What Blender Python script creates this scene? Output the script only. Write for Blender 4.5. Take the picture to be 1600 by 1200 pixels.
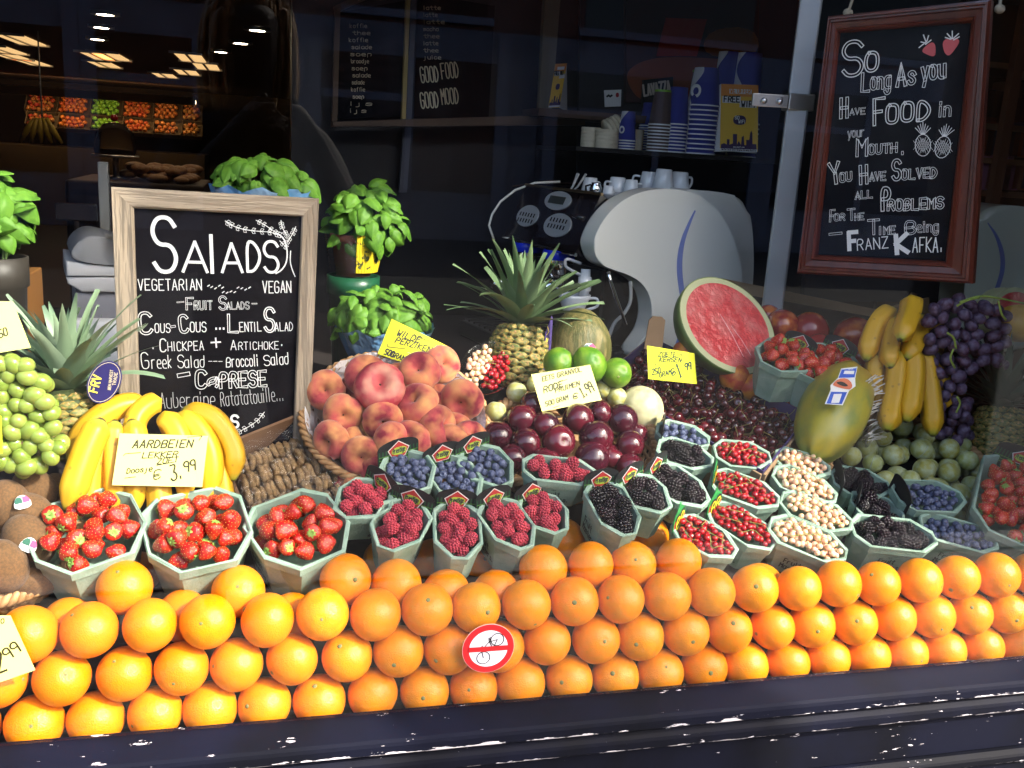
import bpy, bmesh, math, random
from mathutils import Vector, Matrix, Quaternion, noise
random.seed(7)
R = math.radians
SC = bpy.context.scene
COL = SC.collection
for o in list(bpy.data.objects): bpy.data.objects.remove(o)

# ------------------------------------------------------------------ camera
FPX = 1500.0
CAM = Vector((0, -1.24, 1.50))
def _axes(yaw, pitch, roll):
    y, p, r = R(yaw), R(pitch), R(roll)
    f = Vector((math.sin(y)*math.cos(p), math.cos(y)*math.cos(p), -math.sin(p)))
    x = Vector((math.cos(y), -math.sin(y), 0)); u = x.cross(f)
    return x*math.cos(r)+u*math.sin(r), -x*math.sin(r)+u*math.cos(r), f
CX, CU, CF = _axes(15, 13.5, 3.6)
cd = bpy.data.cameras.new('camera'); cam = bpy.data.objects.new('camera', cd); COL.objects.link(cam)
cd.sensor_width = 36; cd.lens = FPX/1600*36; cd.clip_start = .02; cd.clip_end = 200
m = Matrix.Identity(4)
for i in range(3): m[i][0], m[i][1], m[i][2], m[i][3] = CX[i], CU[i], -CF[i], CAM[i]
cam.matrix_world = m; SC.camera = cam
# ------------------------------------------------------------------ sky, sun, exposure
SUN_AZ, SUN_EL = 45, 38                      # degrees to the right of the street normal, height
SUNV = Vector((math.sin(R(SUN_AZ))*math.cos(R(SUN_EL)), -math.cos(R(SUN_AZ))*math.cos(R(SUN_EL)), math.sin(R(SUN_EL))))
W = bpy.data.worlds.new('World'); SC.world = W; W.use_nodes = True
nt = W.node_tree; sky = nt.nodes.new('ShaderNodeTexSky'); sky.sky_type = 'NISHITA'; sky.sun_disc = False
sky.sun_elevation = R(SUN_EL); sky.sun_rotation = math.atan2(SUNV.x, SUNV.y); sky.air_density = .75; sky.dust_density = 3.5; sky.ozone_density = .6
nt.links.new(sky.outputs[0], nt.nodes['Background'].inputs[0]); nt.nodes['Background'].inputs[1].default_value = .15
sl = bpy.data.lights.new('sun', 'SUN'); sl.energy = 2.0; sl.angle = R(.5); sl.color = (1, .93, .82)
so = bpy.data.objects.new('sun', sl); COL.objects.link(so); so.rotation_euler = (-SUNV).to_track_quat('-Z', 'Y').to_euler()
so.location = (3, -3, 6)
vs = SC.view_settings; vs.view_transform = 'Standard'; vs.look = 'None'; vs.exposure = 2.28; vs.gamma = 1
SC.cycles.use_denoising = True; SC.cycles.max_bounces = 10; SC.cycles.transparent_max_bounces = 16
SC.cycles.diffuse_bounces = 4; SC.cycles.glossy_bounces = 4; SC.cycles.caustics_reflective = False; SC.cycles.caustics_refractive = False
SC.cycles.sample_clamp_indirect = 6

# ------------------------------------------------------------------ pixels to directions (photo is 1600 x 1200)
def ray(x, y): return CX*((x-800)/FPX) - CU*((y-600)/FPX) + CF
def P(x, y, Y):
    d = ray(x, y); return CAM + d*((Y-CAM.y)/d.y)
def PZ(x, y, z):
    d = ray(x, y); return CAM + d*((z-CAM.z)/d.z)
def hit(x, y, p0, n):
    d = ray(x, y); return CAM + d*((p0-CAM).dot(n)/d.dot(n))
def mpp(Y, x=800, y=600): return (P(x+1, y, Y)-P(x, y, Y)).length      # metres per pixel

# ------------------------------------------------------------------ materials
MATS = {}
def mat(name, col, rough=.5, col2=None, scale=4, lo=.4, hi=.6, rand=None, rnd_amt=1, bump=0, bscale=40, coat=0, sss=0, metal=0, emit=0,
        spec=.5, detail=4, coord='Object', stretch=None, spots=None, spot_scale=20, spot_lo=.03, spot_hi=.08, sheen=0, trans=0, ior=1.45, alpha=1):
    if name in MATS: return MATS[name]
    M = bpy.data.materials.new(name); M.use_nodes = True; t = M.node_tree; N, L = t.nodes, t.links
    b = N['Principled BSDF']
    c4 = lambda c: (*c, 1)
    b.inputs['Roughness'].default_value = rough; b.inputs['Metallic'].default_value = metal
    b.inputs['Specular IOR Level'].default_value = spec; b.inputs['Coat Weight'].default_value = coat
    b.inputs['Sheen Weight'].default_value = sheen; b.inputs['Transmission Weight'].default_value = trans; b.inputs['IOR'].default_value = ior
    b.inputs['Alpha'].default_value = alpha
    if sss: b.inputs['Subsurface Weight'].default_value = sss; b.inputs['Subsurface Radius'].default_value = (1, .5, .25); b.inputs['Subsurface Scale'].default_value = .004
    if emit: b.inputs['Emission Color'].default_value = c4(col); b.inputs['Emission Strength'].default_value = emit
    b.inputs['Base Color'].default_value = c4(col)
    vec = None
    if col2 or bump or spots:
        tc = N.new('ShaderNodeTexCoord'); oi = N.new('ShaderNodeObjectInfo')
        mu = N.new('ShaderNodeMath'); mu.operation = 'MULTIPLY'; mu.inputs[1].default_value = 37; L.new(oi.outputs['Random'], mu.inputs[0])
        ad = N.new('ShaderNodeVectorMath'); ad.operation = 'ADD'; L.new(tc.outputs[coord], ad.inputs[0]); L.new(mu.outputs[0], ad.inputs[1]); vec = ad.outputs[0]
        if stretch:
            mp = N.new('ShaderNodeMapping'); mp.inputs['Scale'].default_value = stretch; L.new(vec, mp.inputs[0]); vec = mp.outputs[0]
    cur = None
    def mix(fac, a, bb):
        x = N.new('ShaderNodeMix'); x.data_type = 'RGBA'
        L.new(fac, x.inputs[0])
        for k, v in ((6, a), (7, bb)):
            if isinstance(v, tuple): x.inputs[k].default_value = c4(v)
            else: L.new(v, x.inputs[k])
        return x.outputs[2]
    base = col
    if rand:
        oi2 = N.new('ShaderNodeObjectInfo'); f = oi2.outputs['Random']
        if rnd_amt != 1:
            mm = N.new('ShaderNodeMath'); mm.operation = 'MULTIPLY'; mm.inputs[1].default_value = rnd_amt; L.new(f, mm.inputs[0]); f = mm.outputs[0]
        base = mix(f, col, rand); cur = base
    if col2:
        n = N.new('ShaderNodeTexNoise'); n.inputs['Scale'].default_value = scale; n.inputs['Detail'].default_value = detail; L.new(vec, n.inputs['Vector'])
        mr = N.new('ShaderNodeMapRange'); mr.inputs[1].default_value = lo; mr.inputs[2].default_value = hi; L.new(n.outputs[0], mr.inputs[0])
        cur = mix(mr.outputs[0], base, col2)
    if spots:
        v = N.new('ShaderNodeTexVoronoi'); v.inputs['Scale'].default_value = spot_scale; L.new(vec, v.inputs['Vector'])
        mr = N.new('ShaderNodeMapRange'); mr.inputs[1].default_value = spot_lo; mr.inputs[2].default_value = spot_hi; mr.inputs[3].default_value = 1; mr.inputs[4].default_value = 0
        L.new(v.outputs[0], mr.inputs[0]); cur = mix(mr.outputs[0], cur or base, spots)
    if cur is not None: L.new(cur, b.inputs['Base Color'])
    if bump:
        n2 = N.new('ShaderNodeTexNoise'); n2.inputs['Scale'].default_value = bscale; n2.inputs['Detail'].default_value = 3; L.new(vec, n2.inputs['Vector'])
        bp = N.new('ShaderNodeBump'); bp.inputs['Strength'].default_value = bump; bp.inputs['Distance'].default_value = .1; L.new(n2.outputs[0], bp.inputs['Height']); L.new(bp.outputs[0], b.inputs['Normal'])
    MATS[name] = M; return M

# ------------------------------------------------------------------ meshes and objects
def mesh(name, vf, material=None, smooth=False, flats=None):
    v, f = vf; me = bpy.data.meshes.new(name); me.from_pydata([tuple(p) for p in v], [], f)
    me.validate(); me.update()
    if smooth: me.polygons.foreach_set('use_smooth', [True]*len(me.polygons))
    if material: me.materials.append(material)
    return me
def obj(name, me, parent=None, M=None):
    o = bpy.data.objects.new(name, me); COL.objects.link(o)
    if parent is not None: o.parent = parent
    if M is not None:
        if parent is not None: o.matrix_local = M
        else: o.matrix_world = M
    return o
def tag(o, label, cat, group=None):
    o['label'] = label; o['category'] = cat
    if group: o['group'] = group
    return o
def thing(name, label, cat, M=None, group=None):
    o = bpy.data.objects.new(name, None); o.empty_display_size = .02; COL.objects.link(o)
    if M is not None: o.matrix_world = M
    return tag(o, label, cat, group)
def struct(o): o['kind'] = 'structure'; return o
def T(v): return Matrix.Translation(Vector(v))
def S(x, y=None, z=None): return Matrix.Diagonal((x, x if y is None else y, x if z is None else z, 1))
def RX(a): return Matrix.Rotation(R(a), 4, 'X')
def RY(a): return Matrix.Rotation(R(a), 4, 'Y')
def RZ(a): return Matrix.Rotation(R(a), 4, 'Z')
def rrot(rng=random): return Quaternion((rng.gauss(0, 1), rng.gauss(0, 1), rng.gauss(0, 1), rng.gauss(0, 1))).normalized().to_matrix().to_4x4()
def axes_m(o, x, z):
    x = x.normalized(); z = (z-x*z.dot(x)).normalized(); y = z.cross(x); m = Matrix.Identity(4)
    for i in range(3): m[i][0], m[i][1], m[i][2], m[i][3] = x[i], y[i], z[i], o[i]
    return m
def aim(o, d, roll=0):                                   # local +Z along d
    return T(o) @ Vector(d).to_track_quat('Z', 'Y').to_matrix().to_4x4() @ RZ(roll)
def join(*vfs):
    V, F = [], []
    for v, f in vfs:
        k = len(V); V += [Vector(p) for p in v]; F += [tuple(i+k for i in q) for q in f]
    return V, F
def xf(vf, M): return [M @ Vector(p) for p in vf[0]], vf[1]
def box(a, b):
    x0, y0, z0 = a; x1, y1, z1 = b
    v = [(x0,y0,z0),(x1,y0,z0),(x1,y1,z0),(x0,y1,z0),(x0,y0,z1),(x1,y0,z1),(x1,y1,z1),(x0,y1,z1)]
    return v, [(0,3,2,1),(4,5,6,7),(0,1,5,4),(1,2,6,5),(2,3,7,6),(3,0,4,7)]
def bbox(a, b, r=.004, seg=2):                           # bevelled box
    bm = bmesh.new(); v, f = box(a, b); vs_ = [bm.verts.new(p) for p in v]; [bm.faces.new([vs_[i] for i in q]) for q in f]
    bmesh.ops.bevel(bm, geom=bm.edges[:], offset=r, segments=seg, affect='EDGES', profile=.5)
    bm.verts.index_update(); out = [v.co.copy() for v in bm.verts], [tuple(v.index for v in q.verts) for q in bm.faces]; bm.free(); return out
def lathe(prof, n=24, closed=True):                      # prof: [(r,z)]
    v, f = [], []
    rings = []
    for r, z in prof:
        if r < 1e-6: rings.append([len(v)]); v.append((0, 0, z))
        else:
            rings.append(list(range(len(v), len(v)+n))); v += [(r*math.cos(2*math.pi*i/n), r*math.sin(2*math.pi*i/n), z) for i in range(n)]
    for a, b in zip(rings, rings[1:]):
        for i in range(n):
            j = (i+1) % n
            if len(a) == 1 and len(b) == 1: break
            if len(a) == 1: f.append((a[0], b[j], b[i]))
            elif len(b) == 1: f.append((a[i], a[j], b[0]))
            else: f.append((a[i], a[j], b[j], b[i]))
    return v, f
def tube(path, rad, n=8, closed=False, squash=1):
    path = [Vector(p) for p in path]; m_ = len(path)
    if not isinstance(rad, (list, tuple)): rad = [rad]*m_
    v, f = [], []; up = None
    for i, p in enumerate(path):
        a = path[(i-1) % m_] if (closed or i > 0) else p; b = path[(i+1) % m_] if (closed or i < m_-1) else p
        d = (b-a); d = d.normalized() if d.length > 1e-9 else Vector((0, 0, 1))
        if up is None: up = Vector((0, 0, 1)) if abs(d.z) < .9 else Vector((1, 0, 0))
        x = d.cross(up).normalized(); up = x.cross(d)
        for k in range(n):
            t = 2*math.pi*k/n; v.append(p + x*(rad[i]*math.cos(t)) + up*(rad[i]*squash*math.sin(t)))
    rng = range(m_) if closed else range(m_-1)
    for i in rng:
        j = (i+1) % m_
        for k in range(n): l = (k+1) % n; f.append((i*n+k, j*n+k, j*n+l, i*n+l))
    if not closed: f += [tuple(range(n)), tuple(range((m_-1)*n, m_*n))[::-1]]
    return v, f
def prism(poly, y0, y1):                                 # polygon in the XZ plane, extruded along Y
    n = len(poly); v = [(x, y0, z) for x, z in poly] + [(x, y1, z) for x, z in poly]
    return v, [tuple(range(n)), tuple(range(2*n-1, n-1, -1))] + [(i, i+n, (i+1) % n+n, (i+1) % n) for i in range(n)]
def bprism(poly, y0, y1, r, seg=3):
    bm = bmesh.new(); v, f = prism(poly, y0, y1); vs_ = [bm.verts.new(p) for p in v]; fs = [bm.faces.new([vs_[i] for i in q]) for q in f]
    ed = set(fs[0].edges) | set(fs[1].edges)
    bmesh.ops.bevel(bm, geom=list(ed), offset=r, segments=seg, affect='EDGES', profile=.5)
    bmesh.ops.triangulate(bm, faces=[q for q in bm.faces if len(q.verts) > 4])
    bm.verts.index_update(); out = [v.co.copy() for v in bm.verts], [tuple(v.index for v in q.verts) for q in bm.faces]; bm.free(); return out
def ico(sub=2, r=1):
    bm = bmesh.new(); bmesh.ops.create_icosphere(bm, subdivisions=sub, radius=r); bm.verts.index_update()
    out = [v.co.copy() for v in bm.verts], [tuple(v.index for v in q.verts) for q in bm.faces]; bm.free(); return out
def uvs(n=20, m_=12, r=1):
    return lathe([(r*math.sin(math.pi*i/m_), -r*math.cos(math.pi*i/m_)) for i in range(m_+1)], n)
def chaikin(p, it=2, closed=False):
    for _ in range(it):
        if closed: q = sum(([a*.75+b*.25, a*.25+b*.75] for a, b in zip(p, p[1:]+p[:1])), [])
        else: q = [p[0]] + sum(([a*.75+b*.25, a*.25+b*.75] for a, b in zip(p, p[1:])), []) + [p[-1]]
        p = q
    return p
def smoothpoly(pts, it=2): return [(v.x, v.y) for v in chaikin([Vector((a, b)) for a, b in pts], it, True)]
def crom(pts, n=6):                                      # Catmull-Rom through points
    p = [Vector(q) for q in pts]; p = [p[0]*2-p[1]] + p + [p[-1]*2-p[-2]]; out = []
    for i in range(1, len(p)-2):
        for k in range(n):
            t = k/n; a, b, c, d = p[i-1], p[i], p[i+1], p[i+2]
            out.append(.5*((2*b)+(c-a)*t+(2*a-5*b+4*c-d)*t*t+(3*b-a-3*c+d)*t**3))
    return out+[p[-2]]

# ------------------------------------------------------------------ handwriting: a single-stroke alphabet
GL = {'A':'022842 1434','B':'020838474635050 35444332020','C':'4738180703123243','D':'020828464422020','E':'48080242 0535','F':'480802 0535','G':'47381807031232434525',
'H':'0208 4248 0545','I':'2228','J':'3833221203','K':'0208 480542','L':'080242','M':'0208254842','N':'02084248','O':'180703123243473818','P':'02083847463505','Q':'180703123243473818 2442',
'R':'02083847463505 2542','S':'473818070615354443321203','T':'0848 2822','U':'080312324348','V':'082248','W':'0812253248','X':'0248 0842','Y':'082548 2522','Z':'08480242',
'a':'46160503123243 4642','b':'0802324345360','c':'4536160503123243','d':'48421203051646','e':'044445361605031242','f':'48382722 1636','g':'4616050312424 4641301001','h':'0802 0516364542',
'i':'2622 2827','j':'26211000','k':'0802 360432','l':'2822','m':'0206 05162522 25364542','n':'0206 0516364542','o':'160503123243453616','p':'0006364543320','q':'4046160503124','r':'0206 051636',
's':'453616053443321203','t':'28233242 0646','u':'06031232 4642','v':'062246','w':'0612253246','x':'0642 0246','y':'0622 4610','z':'06460242',
'0':'180703123243473818','1':'172822 1232','2':'071838474602 0242','3':'084825354443321203','4':'380444 3832','5':'48080535444332020','6':'48180503123243443505','7':'084812','8':'180706154443321203041535464738180','9':'4515060718384742',
'-':'0545','.':'2223','+':'0545 2327','*':'2324','€':'4738180703123243 0434 0535','o.':'2223',',':'2221','&':'4207183804123 ','(':'38160432','/':'0248','@':'46260503143446 46433243',' ':''}
RND = set('COSGQUJPRBDabcdeghmnopqsu0235689€@')
def glyphs(s, smallcaps=False):
    out, x = [], 0
    for ch in s:
        k, sc = ch, 1
        if smallcaps and ch.islower(): k, sc = ch.upper(), .66
        g = GL.get(k, '')
        if k == ' ': x += 3; continue
        for st in g.split():
            pts = [Vector((int(st[i])*sc*.9, (int(st[i+1])-2)*sc)) for i in range(0, len(st)-1, 2)]
            if k in RND and len(pts) > 3: pts = chaikin(pts, 2)
            out.append([p+Vector((x-(1.2 if k in 'Iil.*' else 0), 0)) for p in pts])
        x += (3.2 if k in 'Iil.*,' else 5.1)*sc
    return out, max(x-1.2, 1)
def ribbon(polys, w, lift=.0006, thick=.0004, outline=0, closed=False):
    V, F = [], []
    def seg(a, b, w2):
        d = b-a
        if d.length < 1e-9: return
        d.normalize(); n = Vector((-d.y, d.x))*w2; e = d*w2*.6; k = len(V)
        for q in (a-e+n, b+e+n, b+e-n, a-e-n): V.append((q.x, -lift-thick-(k//4 % 9)*.000012, q.y))
        F.append((k+3, k+2, k+1, k))
    for p in polys:
        if outline:
            def off(s):
                o = []
                for i, q in enumerate(p):
                    d = (p[min(i+1, len(p)-1)]-p[max(i-1, 0)]); d = d.normalized() if d.length > 1e-9 else Vector((1, 0)); o.append(q+Vector((-d.y, d.x))*s*outline + (d*(-.6*outline) if i == 0 else d*.6*outline if i == len(p)-1 else Vector((0, 0))))
                return o
            loop = off(1)+off(-1)[::-1]; loop.append(loop[0])
            for a, b in zip(loop, loop[1:]): seg(a, b, w/2)
        else:
            for a, b in zip(p, p[1:]): seg(a, b, w/2)
    return V, F
class Frame:                                             # a flat thing: local x right, z up, front faces -y
    def __init__(s, x, y, Y, yaw=0, lean=0, roll=0, at=None):
        o = at if at is not None else P(x, y, Y)
        s.M = T(o) @ RZ(yaw) @ RX(-lean) @ RY(roll); s.I = s.M.inverted(); s.o = s.M.translation.copy(); s.n = (s.M.to_3x3() @ Vector((0, 1, 0))).normalized()
    def uv(s, x, y):
        q = s.I @ hit(x, y, s.o, s.n); return Vector((q.x, q.z))
    def poly(s, pts): return [tuple(s.uv(*p)) for p in pts]
def write(par, fr, txt, p0, p1, cap, material, w=.12, outline=0, smallcaps=False, slant=0, lift=.0006, jitter=.12, name='lettering', M=None):
    a, b = (fr.uv(*p0), fr.uv(*p1)) if fr else (Vector(p0), Vector(p1))
    h = cap*(((fr.uv(p0[0], p0[1]-1)-a).length) if fr else 1)
    g, wd = glyphs(txt, smallcaps); d = b-a; Ln = d.length; d.normalize(); u = Vector((-d.y, d.x))
    rr = random.Random(txt); sx, sy = Ln/wd, h/6
    polys = []
    for p in g:
        jx, jy = rr.uniform(-1, 1)*jitter, rr.uniform(-1, 1)*jitter
        polys.append([a + d*((q.x+jx+q.y*slant)*sx) + u*((q.y+jy)*sy) for q in p])
    me = mesh(name, ribbon(polys, h*w, lift, outline=outline*h), material)
    o = obj(name, me, par, M); o['kind'] = 'stuff'; return o
def line(par, fr, pts, w, material, lift=.0006, name='drawn_line', smooth=0, M=None):
    ps = [fr.uv(*p) if fr else Vector(p) for p in pts]
    if smooth: ps = chaikin(ps, smooth)
    o = obj(name, mesh(name, ribbon([ps], w, lift), material), par, M); return o

# ------------------------------------------------------------------ heaps of round fruit
def inside(poly, x, y, r):                               # convex, counter-clockwise
    for (x0, y0), (x1, y1) in zip(poly, poly[1:]+poly[:1]):
        dx, dy = x1-x0, y1-y0
        if (dx*(y-y0)-dy*(x-x0))/math.hypot(dx, dy) < r: return False
    return True
def heap(poly, r, z0, top, rng, tries=60, maxn=400, keep=1.9, dome=0, vary=.08, squeeze=.96):
    xs = [p[0] for p in poly]; ys = [p[1] for p in poly]; cx, cy = sum(xs)/len(xs), sum(ys)/len(ys)
    hx, hy = (max(xs)-min(xs))/2, (max(ys)-min(ys))/2; pts = []; fails = 0
    while len(pts) < maxn and fails < 14:
        best = None
        for _ in range(tries):
            x, y = rng.uniform(min(xs), max(xs)), rng.uniform(min(ys), max(ys)); rr = r*(1+rng.uniform(-vary, vary))
            if not inside(poly, x, y, rr*.85): continue
            z = z0+rr
            for (a, b, c, q) in pts:
                d2 = (a-x)**2+(b-y)**2; s = (q+rr)*squeeze
                if d2 < s*s: z = max(z, c+math.sqrt(s*s-d2))
            if best is None or z < best[2]: best = (x, y, z, rr)
        if best is None: fails += 1; continue
        rho = ((best[0]-cx)/hx)**2+((best[1]-cy)/hy)**2
        if best[2] > top+dome*(1-rho): fails += 1; continue
        pts.append(best)
    tops = []
    for p in pts:                                        # drop what lies buried under others
        cov = sum(1 for q in pts if q[2] > p[2]+r*.9 and (q[0]-p[0])**2+(q[1]-p[1])**2 < (1.0*r)**2)
        if cov == 0 or p[2] > top-keep*r: tops.append(p)
    return tops
# ================================================================== the setting
NAVY = mat('navy_paint', (.0025, .003, .006), .62, spec=.12, col2=(.004, .005, .013), scale=6)
def chip_paint(name, edges):
    M = NAVY.copy(); M.name = name; t = M.node_tree; N, L = t.nodes, t.links; b = N['Principled BSDF']
    src = b.inputs['Base Color'].links[0].from_socket
    tc = N.new('ShaderNodeTexCoord'); sp = N.new('ShaderNodeSeparateXYZ'); L.new(tc.outputs['Object'], sp.inputs[0])
    mp = N.new('ShaderNodeMapping'); mp.inputs['Scale'].default_value = (22, 90, 120); L.new(tc.outputs['Object'], mp.inputs[0])
    n = N.new('ShaderNodeTexNoise'); n.inputs['Scale'].default_value = 1; n.inputs['Detail'].default_value = 5; n.inputs['Roughness'].default_value = .65; L.new(mp.outputs[0], n.inputs['Vector'])
    n2 = N.new('ShaderNodeTexNoise'); n2.inputs['Scale'].default_value = 3.2; L.new(tc.outputs['Object'], n2.inputs['Vector'])
    near = None
    for e, wd in edges:
        s = N.new('ShaderNodeMath'); s.operation = 'SUBTRACT'; L.new(sp.outputs[2], s.inputs[0]); s.inputs[1].default_value = e
        a = N.new('ShaderNodeMath'); a.operation = 'ABSOLUTE'; L.new(s.outputs[0], a.inputs[0])
        r = N.new('ShaderNodeMapRange'); r.inputs[1].default_value = 0; r.inputs[2].default_value = wd; r.inputs[3].default_value = .19; r.inputs[4].default_value = 0; L.new(a.outputs[0], r.inputs[0])
        if near is None: near = r.outputs[0]
        else:
            x = N.new('ShaderNodeMath'); x.operation = 'MAXIMUM'; L.new(near, x.inputs[0]); L.new(r.outputs[0], x.inputs[1]); near = x.outputs[0]
    ad = N.new('ShaderNodeMath'); ad.operation = 'ADD'; L.new(n.outputs[0], ad.inputs[0]); L.new(near, ad.inputs[1])
    a3 = N.new('ShaderNodeMath'); a3.operation = 'MULTIPLY_ADD'; L.new(n2.outputs[0], a3.inputs[0]); a3.inputs[1].default_value = .35; L.new(ad.outputs[0], a3.inputs[2])
    r = N.new('ShaderNodeMapRange'); r.inputs[1].default_value = .868; r.inputs[2].default_value = .876; L.new(a3.outputs[0], r.inputs[0])
    mx = N.new('ShaderNodeMix'); mx.data_type = 'RGBA'; L.new(r.outputs[0], mx.inputs[0]); L.new(src, mx.inputs[6]); mx.inputs[7].default_value = (.62, .58, .6, 1); L.new(mx.outputs[2], b.inputs['Base Color'])
    return M
CHIP1 = chip_paint('chipped_navy_sill', [(.6635, .006)]); CHIP2 = chip_paint('chipped_navy_rail', [(.626, .0045)]); CHIP3 = chip_paint('chipped_navy_low_rail', [(.517, .004)])
PANEL = chip_paint('worn_navy_panel', [(.3, .001)])
WOODK = mat('dark_wood', (.035, .018, .011), .5, col2=(.06, .03, .018), scale=3, stretch=(1, 1, 8), bump=.05)
CLOTH = mat('dark_cloth', (.02, .013, .012), .9)

pave = mat('pavement_stone', (.23, .215, .20), .85, col2=(.18, .17, .16), scale=9, bump=.2)
road = mat('road_asphalt', (.022, .022, .023), .9, col2=(.016, .016, .017), scale=14, bump=.2)
struct(obj('road', mesh('road', ([(-40, -40, 0), (40, -40, 0), (40, 40, 0), (-40, 40, 0)], [(0, 1, 2, 3)]), road)))
struct(obj('pavement', mesh('pavement', box((-40, -1.7, .004), (40, -.0165, .10)), pave)))
struct(obj('kerb', mesh('kerb', box((-40, -1.85, .003), (40, -1.702, .11)), mat('kerb_stone', (.2, .2, .2), .8))))
def strip(prof, x0, x1): return xf(prism(prof, x0, x1), Matrix(((0, 1, 0, 0), (1, 0, 0, 0), (0, 0, 1, 0), (0, 0, 0, 1))))
X0, X1 = -2.4, 1.43
sf = thing('shop_front', 'navy painted wooden shop front with chipped sill below the window', 'shop front')
def fpart(name, prof, m_, x0=X0-.6, x1=X1+2): return obj(name, mesh(name, strip(prof, x0, x1), m_), sf)
fpart('sill', [(.006, .70), (-.042, .684), (-.0465, .681), (-.048, .676), (-.048, .664), (-.045, .661), (-.03, .659), (.006, .659)], CHIP1)
fpart('rail', [(-.004, .657), (-.03, .6545), (-.037, .648), (-.0405, .643), (-.042, .638), (-.042, .627), (-.039, .6235), (-.024, .621), (-.004, .621)], CHIP2)
fpart('panel', [(-.004, .62), (-.02, .62), (-.02, .541), (-.004, .541)], PANEL)
fpart('rail', [(-.004, .5395), (-.024, .537), (-.031, .531), (-.033, .527), (-.033, .518), (-.03, .515), (-.018, .513), (-.004, .513)], CHIP3)
fpart('panel', [(-.004, .512), (-.016, .512), (-.016, .06), (-.004, .06)], PANEL)
fpart('plinth', [(-.004, .058), (-.014, .05), (-.014, 0), (-.004, 0)], NAVY)
obj('jamb', mesh('jamb', box((X1, -.12, .702), (X1+2, .05, 2.5)), NAVY), sf)
obj('jamb', mesh('jamb', box((X0-.6, -.12, .702), (X0, .05, 2.5)), NAVY), sf)
obj('fascia', mesh('fascia', box((X0-.6, -.14, 2.502), (X1+2, .05, 3.1)), NAVY), sf)
brick = mat('brick_wall', (.28, .12, .08), .85, col2=(.2, .09, .06), scale=30)
up = tag(obj('upper_wall', mesh('upper_wall', join(box((-8, -.1, 3.102), (9, .3, 9)), box((-8, -.1, 0), (X0-.602, .05, 3.1)), box((X1+2.002, -.1, 0), (9, .05, 3.1))), brick)), 'brick wall of the shop building above the window', 'wall')
up['kind'] = 'structure'
def schlick(N, L, f0):                                   # mirror share of a thin clear sheet, the same from both sides
    lw = N.new('ShaderNodeLayerWeight'); lw.inputs[0].default_value = .5; pw = N.new('ShaderNodeMath'); pw.operation = 'POWER'; L.new(lw.outputs['Facing'], pw.inputs[0]); pw.inputs[1].default_value = 5
    ma = N.new('ShaderNodeMath'); ma.operation = 'MULTIPLY_ADD'; L.new(pw.outputs[0], ma.inputs[0]); ma.inputs[1].default_value = 1-f0; ma.inputs[2].default_value = f0; return ma.outputs[0]
# glass: clear pane that mirrors the street a little
G = bpy.data.materials.new('window_glass'); G.use_nodes = True; t = G.node_tree; N, L = t.nodes, t.links
for n in list(N): N.remove(n)
out = N.new('ShaderNodeOutputMaterial'); tr = N.new('ShaderNodeBsdfTransparent'); tr.inputs[0].default_value = (.97, .985, .98, 1); gl = N.new('ShaderNodeBsdfGlossy'); gl.inputs['Roughness'].default_value = 0; gl.inputs[0].default_value = (1, 1, 1, 1)
mx = N.new('ShaderNodeMixShader'); L.new(schlick(N, L, .026), mx.inputs[0]); L.new(tr.outputs[0], mx.inputs[1]); L.new(gl.outputs[0], mx.inputs[2]); L.new(mx.outputs[0], out.inputs[0])
GLASS = G
wg = obj('window_pane', mesh('window_pane', box((X0+.002, -.006, .703), (X1-.002, -.001, 2.5)), GLASS)); wg.parent = sf
# the raised bed inside the window and the counter behind it
bed = [(.012, .4), (.012, .660), (.089, .660), (.089, .79), (.30, .835), (.50, .90), (.62, .985), (1.75, .985), (1.75, .4)]
dt = obj('display_counter', mesh('display_counter', strip(bed, X0+.02, X1-.02), CLOTH)); tag(dt, 'dark stepped counter behind the window carrying all the fruit', 'counter')
# the room
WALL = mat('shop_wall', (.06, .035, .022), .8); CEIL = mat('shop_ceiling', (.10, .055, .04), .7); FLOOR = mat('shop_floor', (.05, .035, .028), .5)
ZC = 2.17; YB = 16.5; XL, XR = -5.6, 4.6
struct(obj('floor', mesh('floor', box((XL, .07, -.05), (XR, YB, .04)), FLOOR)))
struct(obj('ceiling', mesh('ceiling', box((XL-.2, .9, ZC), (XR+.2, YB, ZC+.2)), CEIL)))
struct(obj('bounce_soffit', mesh('bounce_soffit', box((XL-.2, .06, 2.62), (XR+.2, .899, 2.8)), mat('bounce_white', (.75, .74, .72), .8))))  # unseen ceiling piece, made white to bounce daylight down onto the fruit
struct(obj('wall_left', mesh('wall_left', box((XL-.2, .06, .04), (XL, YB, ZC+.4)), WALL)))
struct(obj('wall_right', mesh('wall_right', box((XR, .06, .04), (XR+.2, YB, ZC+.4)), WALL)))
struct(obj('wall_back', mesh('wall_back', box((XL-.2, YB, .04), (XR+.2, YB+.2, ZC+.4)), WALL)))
# the menu wall that closes the room to the right
YM = 2.1
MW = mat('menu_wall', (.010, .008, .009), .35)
xm = P(455, 200, YM).x
struct(obj('menu_wall', mesh('menu_wall', box((xm, YM, .041), (XR, YM+.15, ZC-.001)), MW)))
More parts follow.
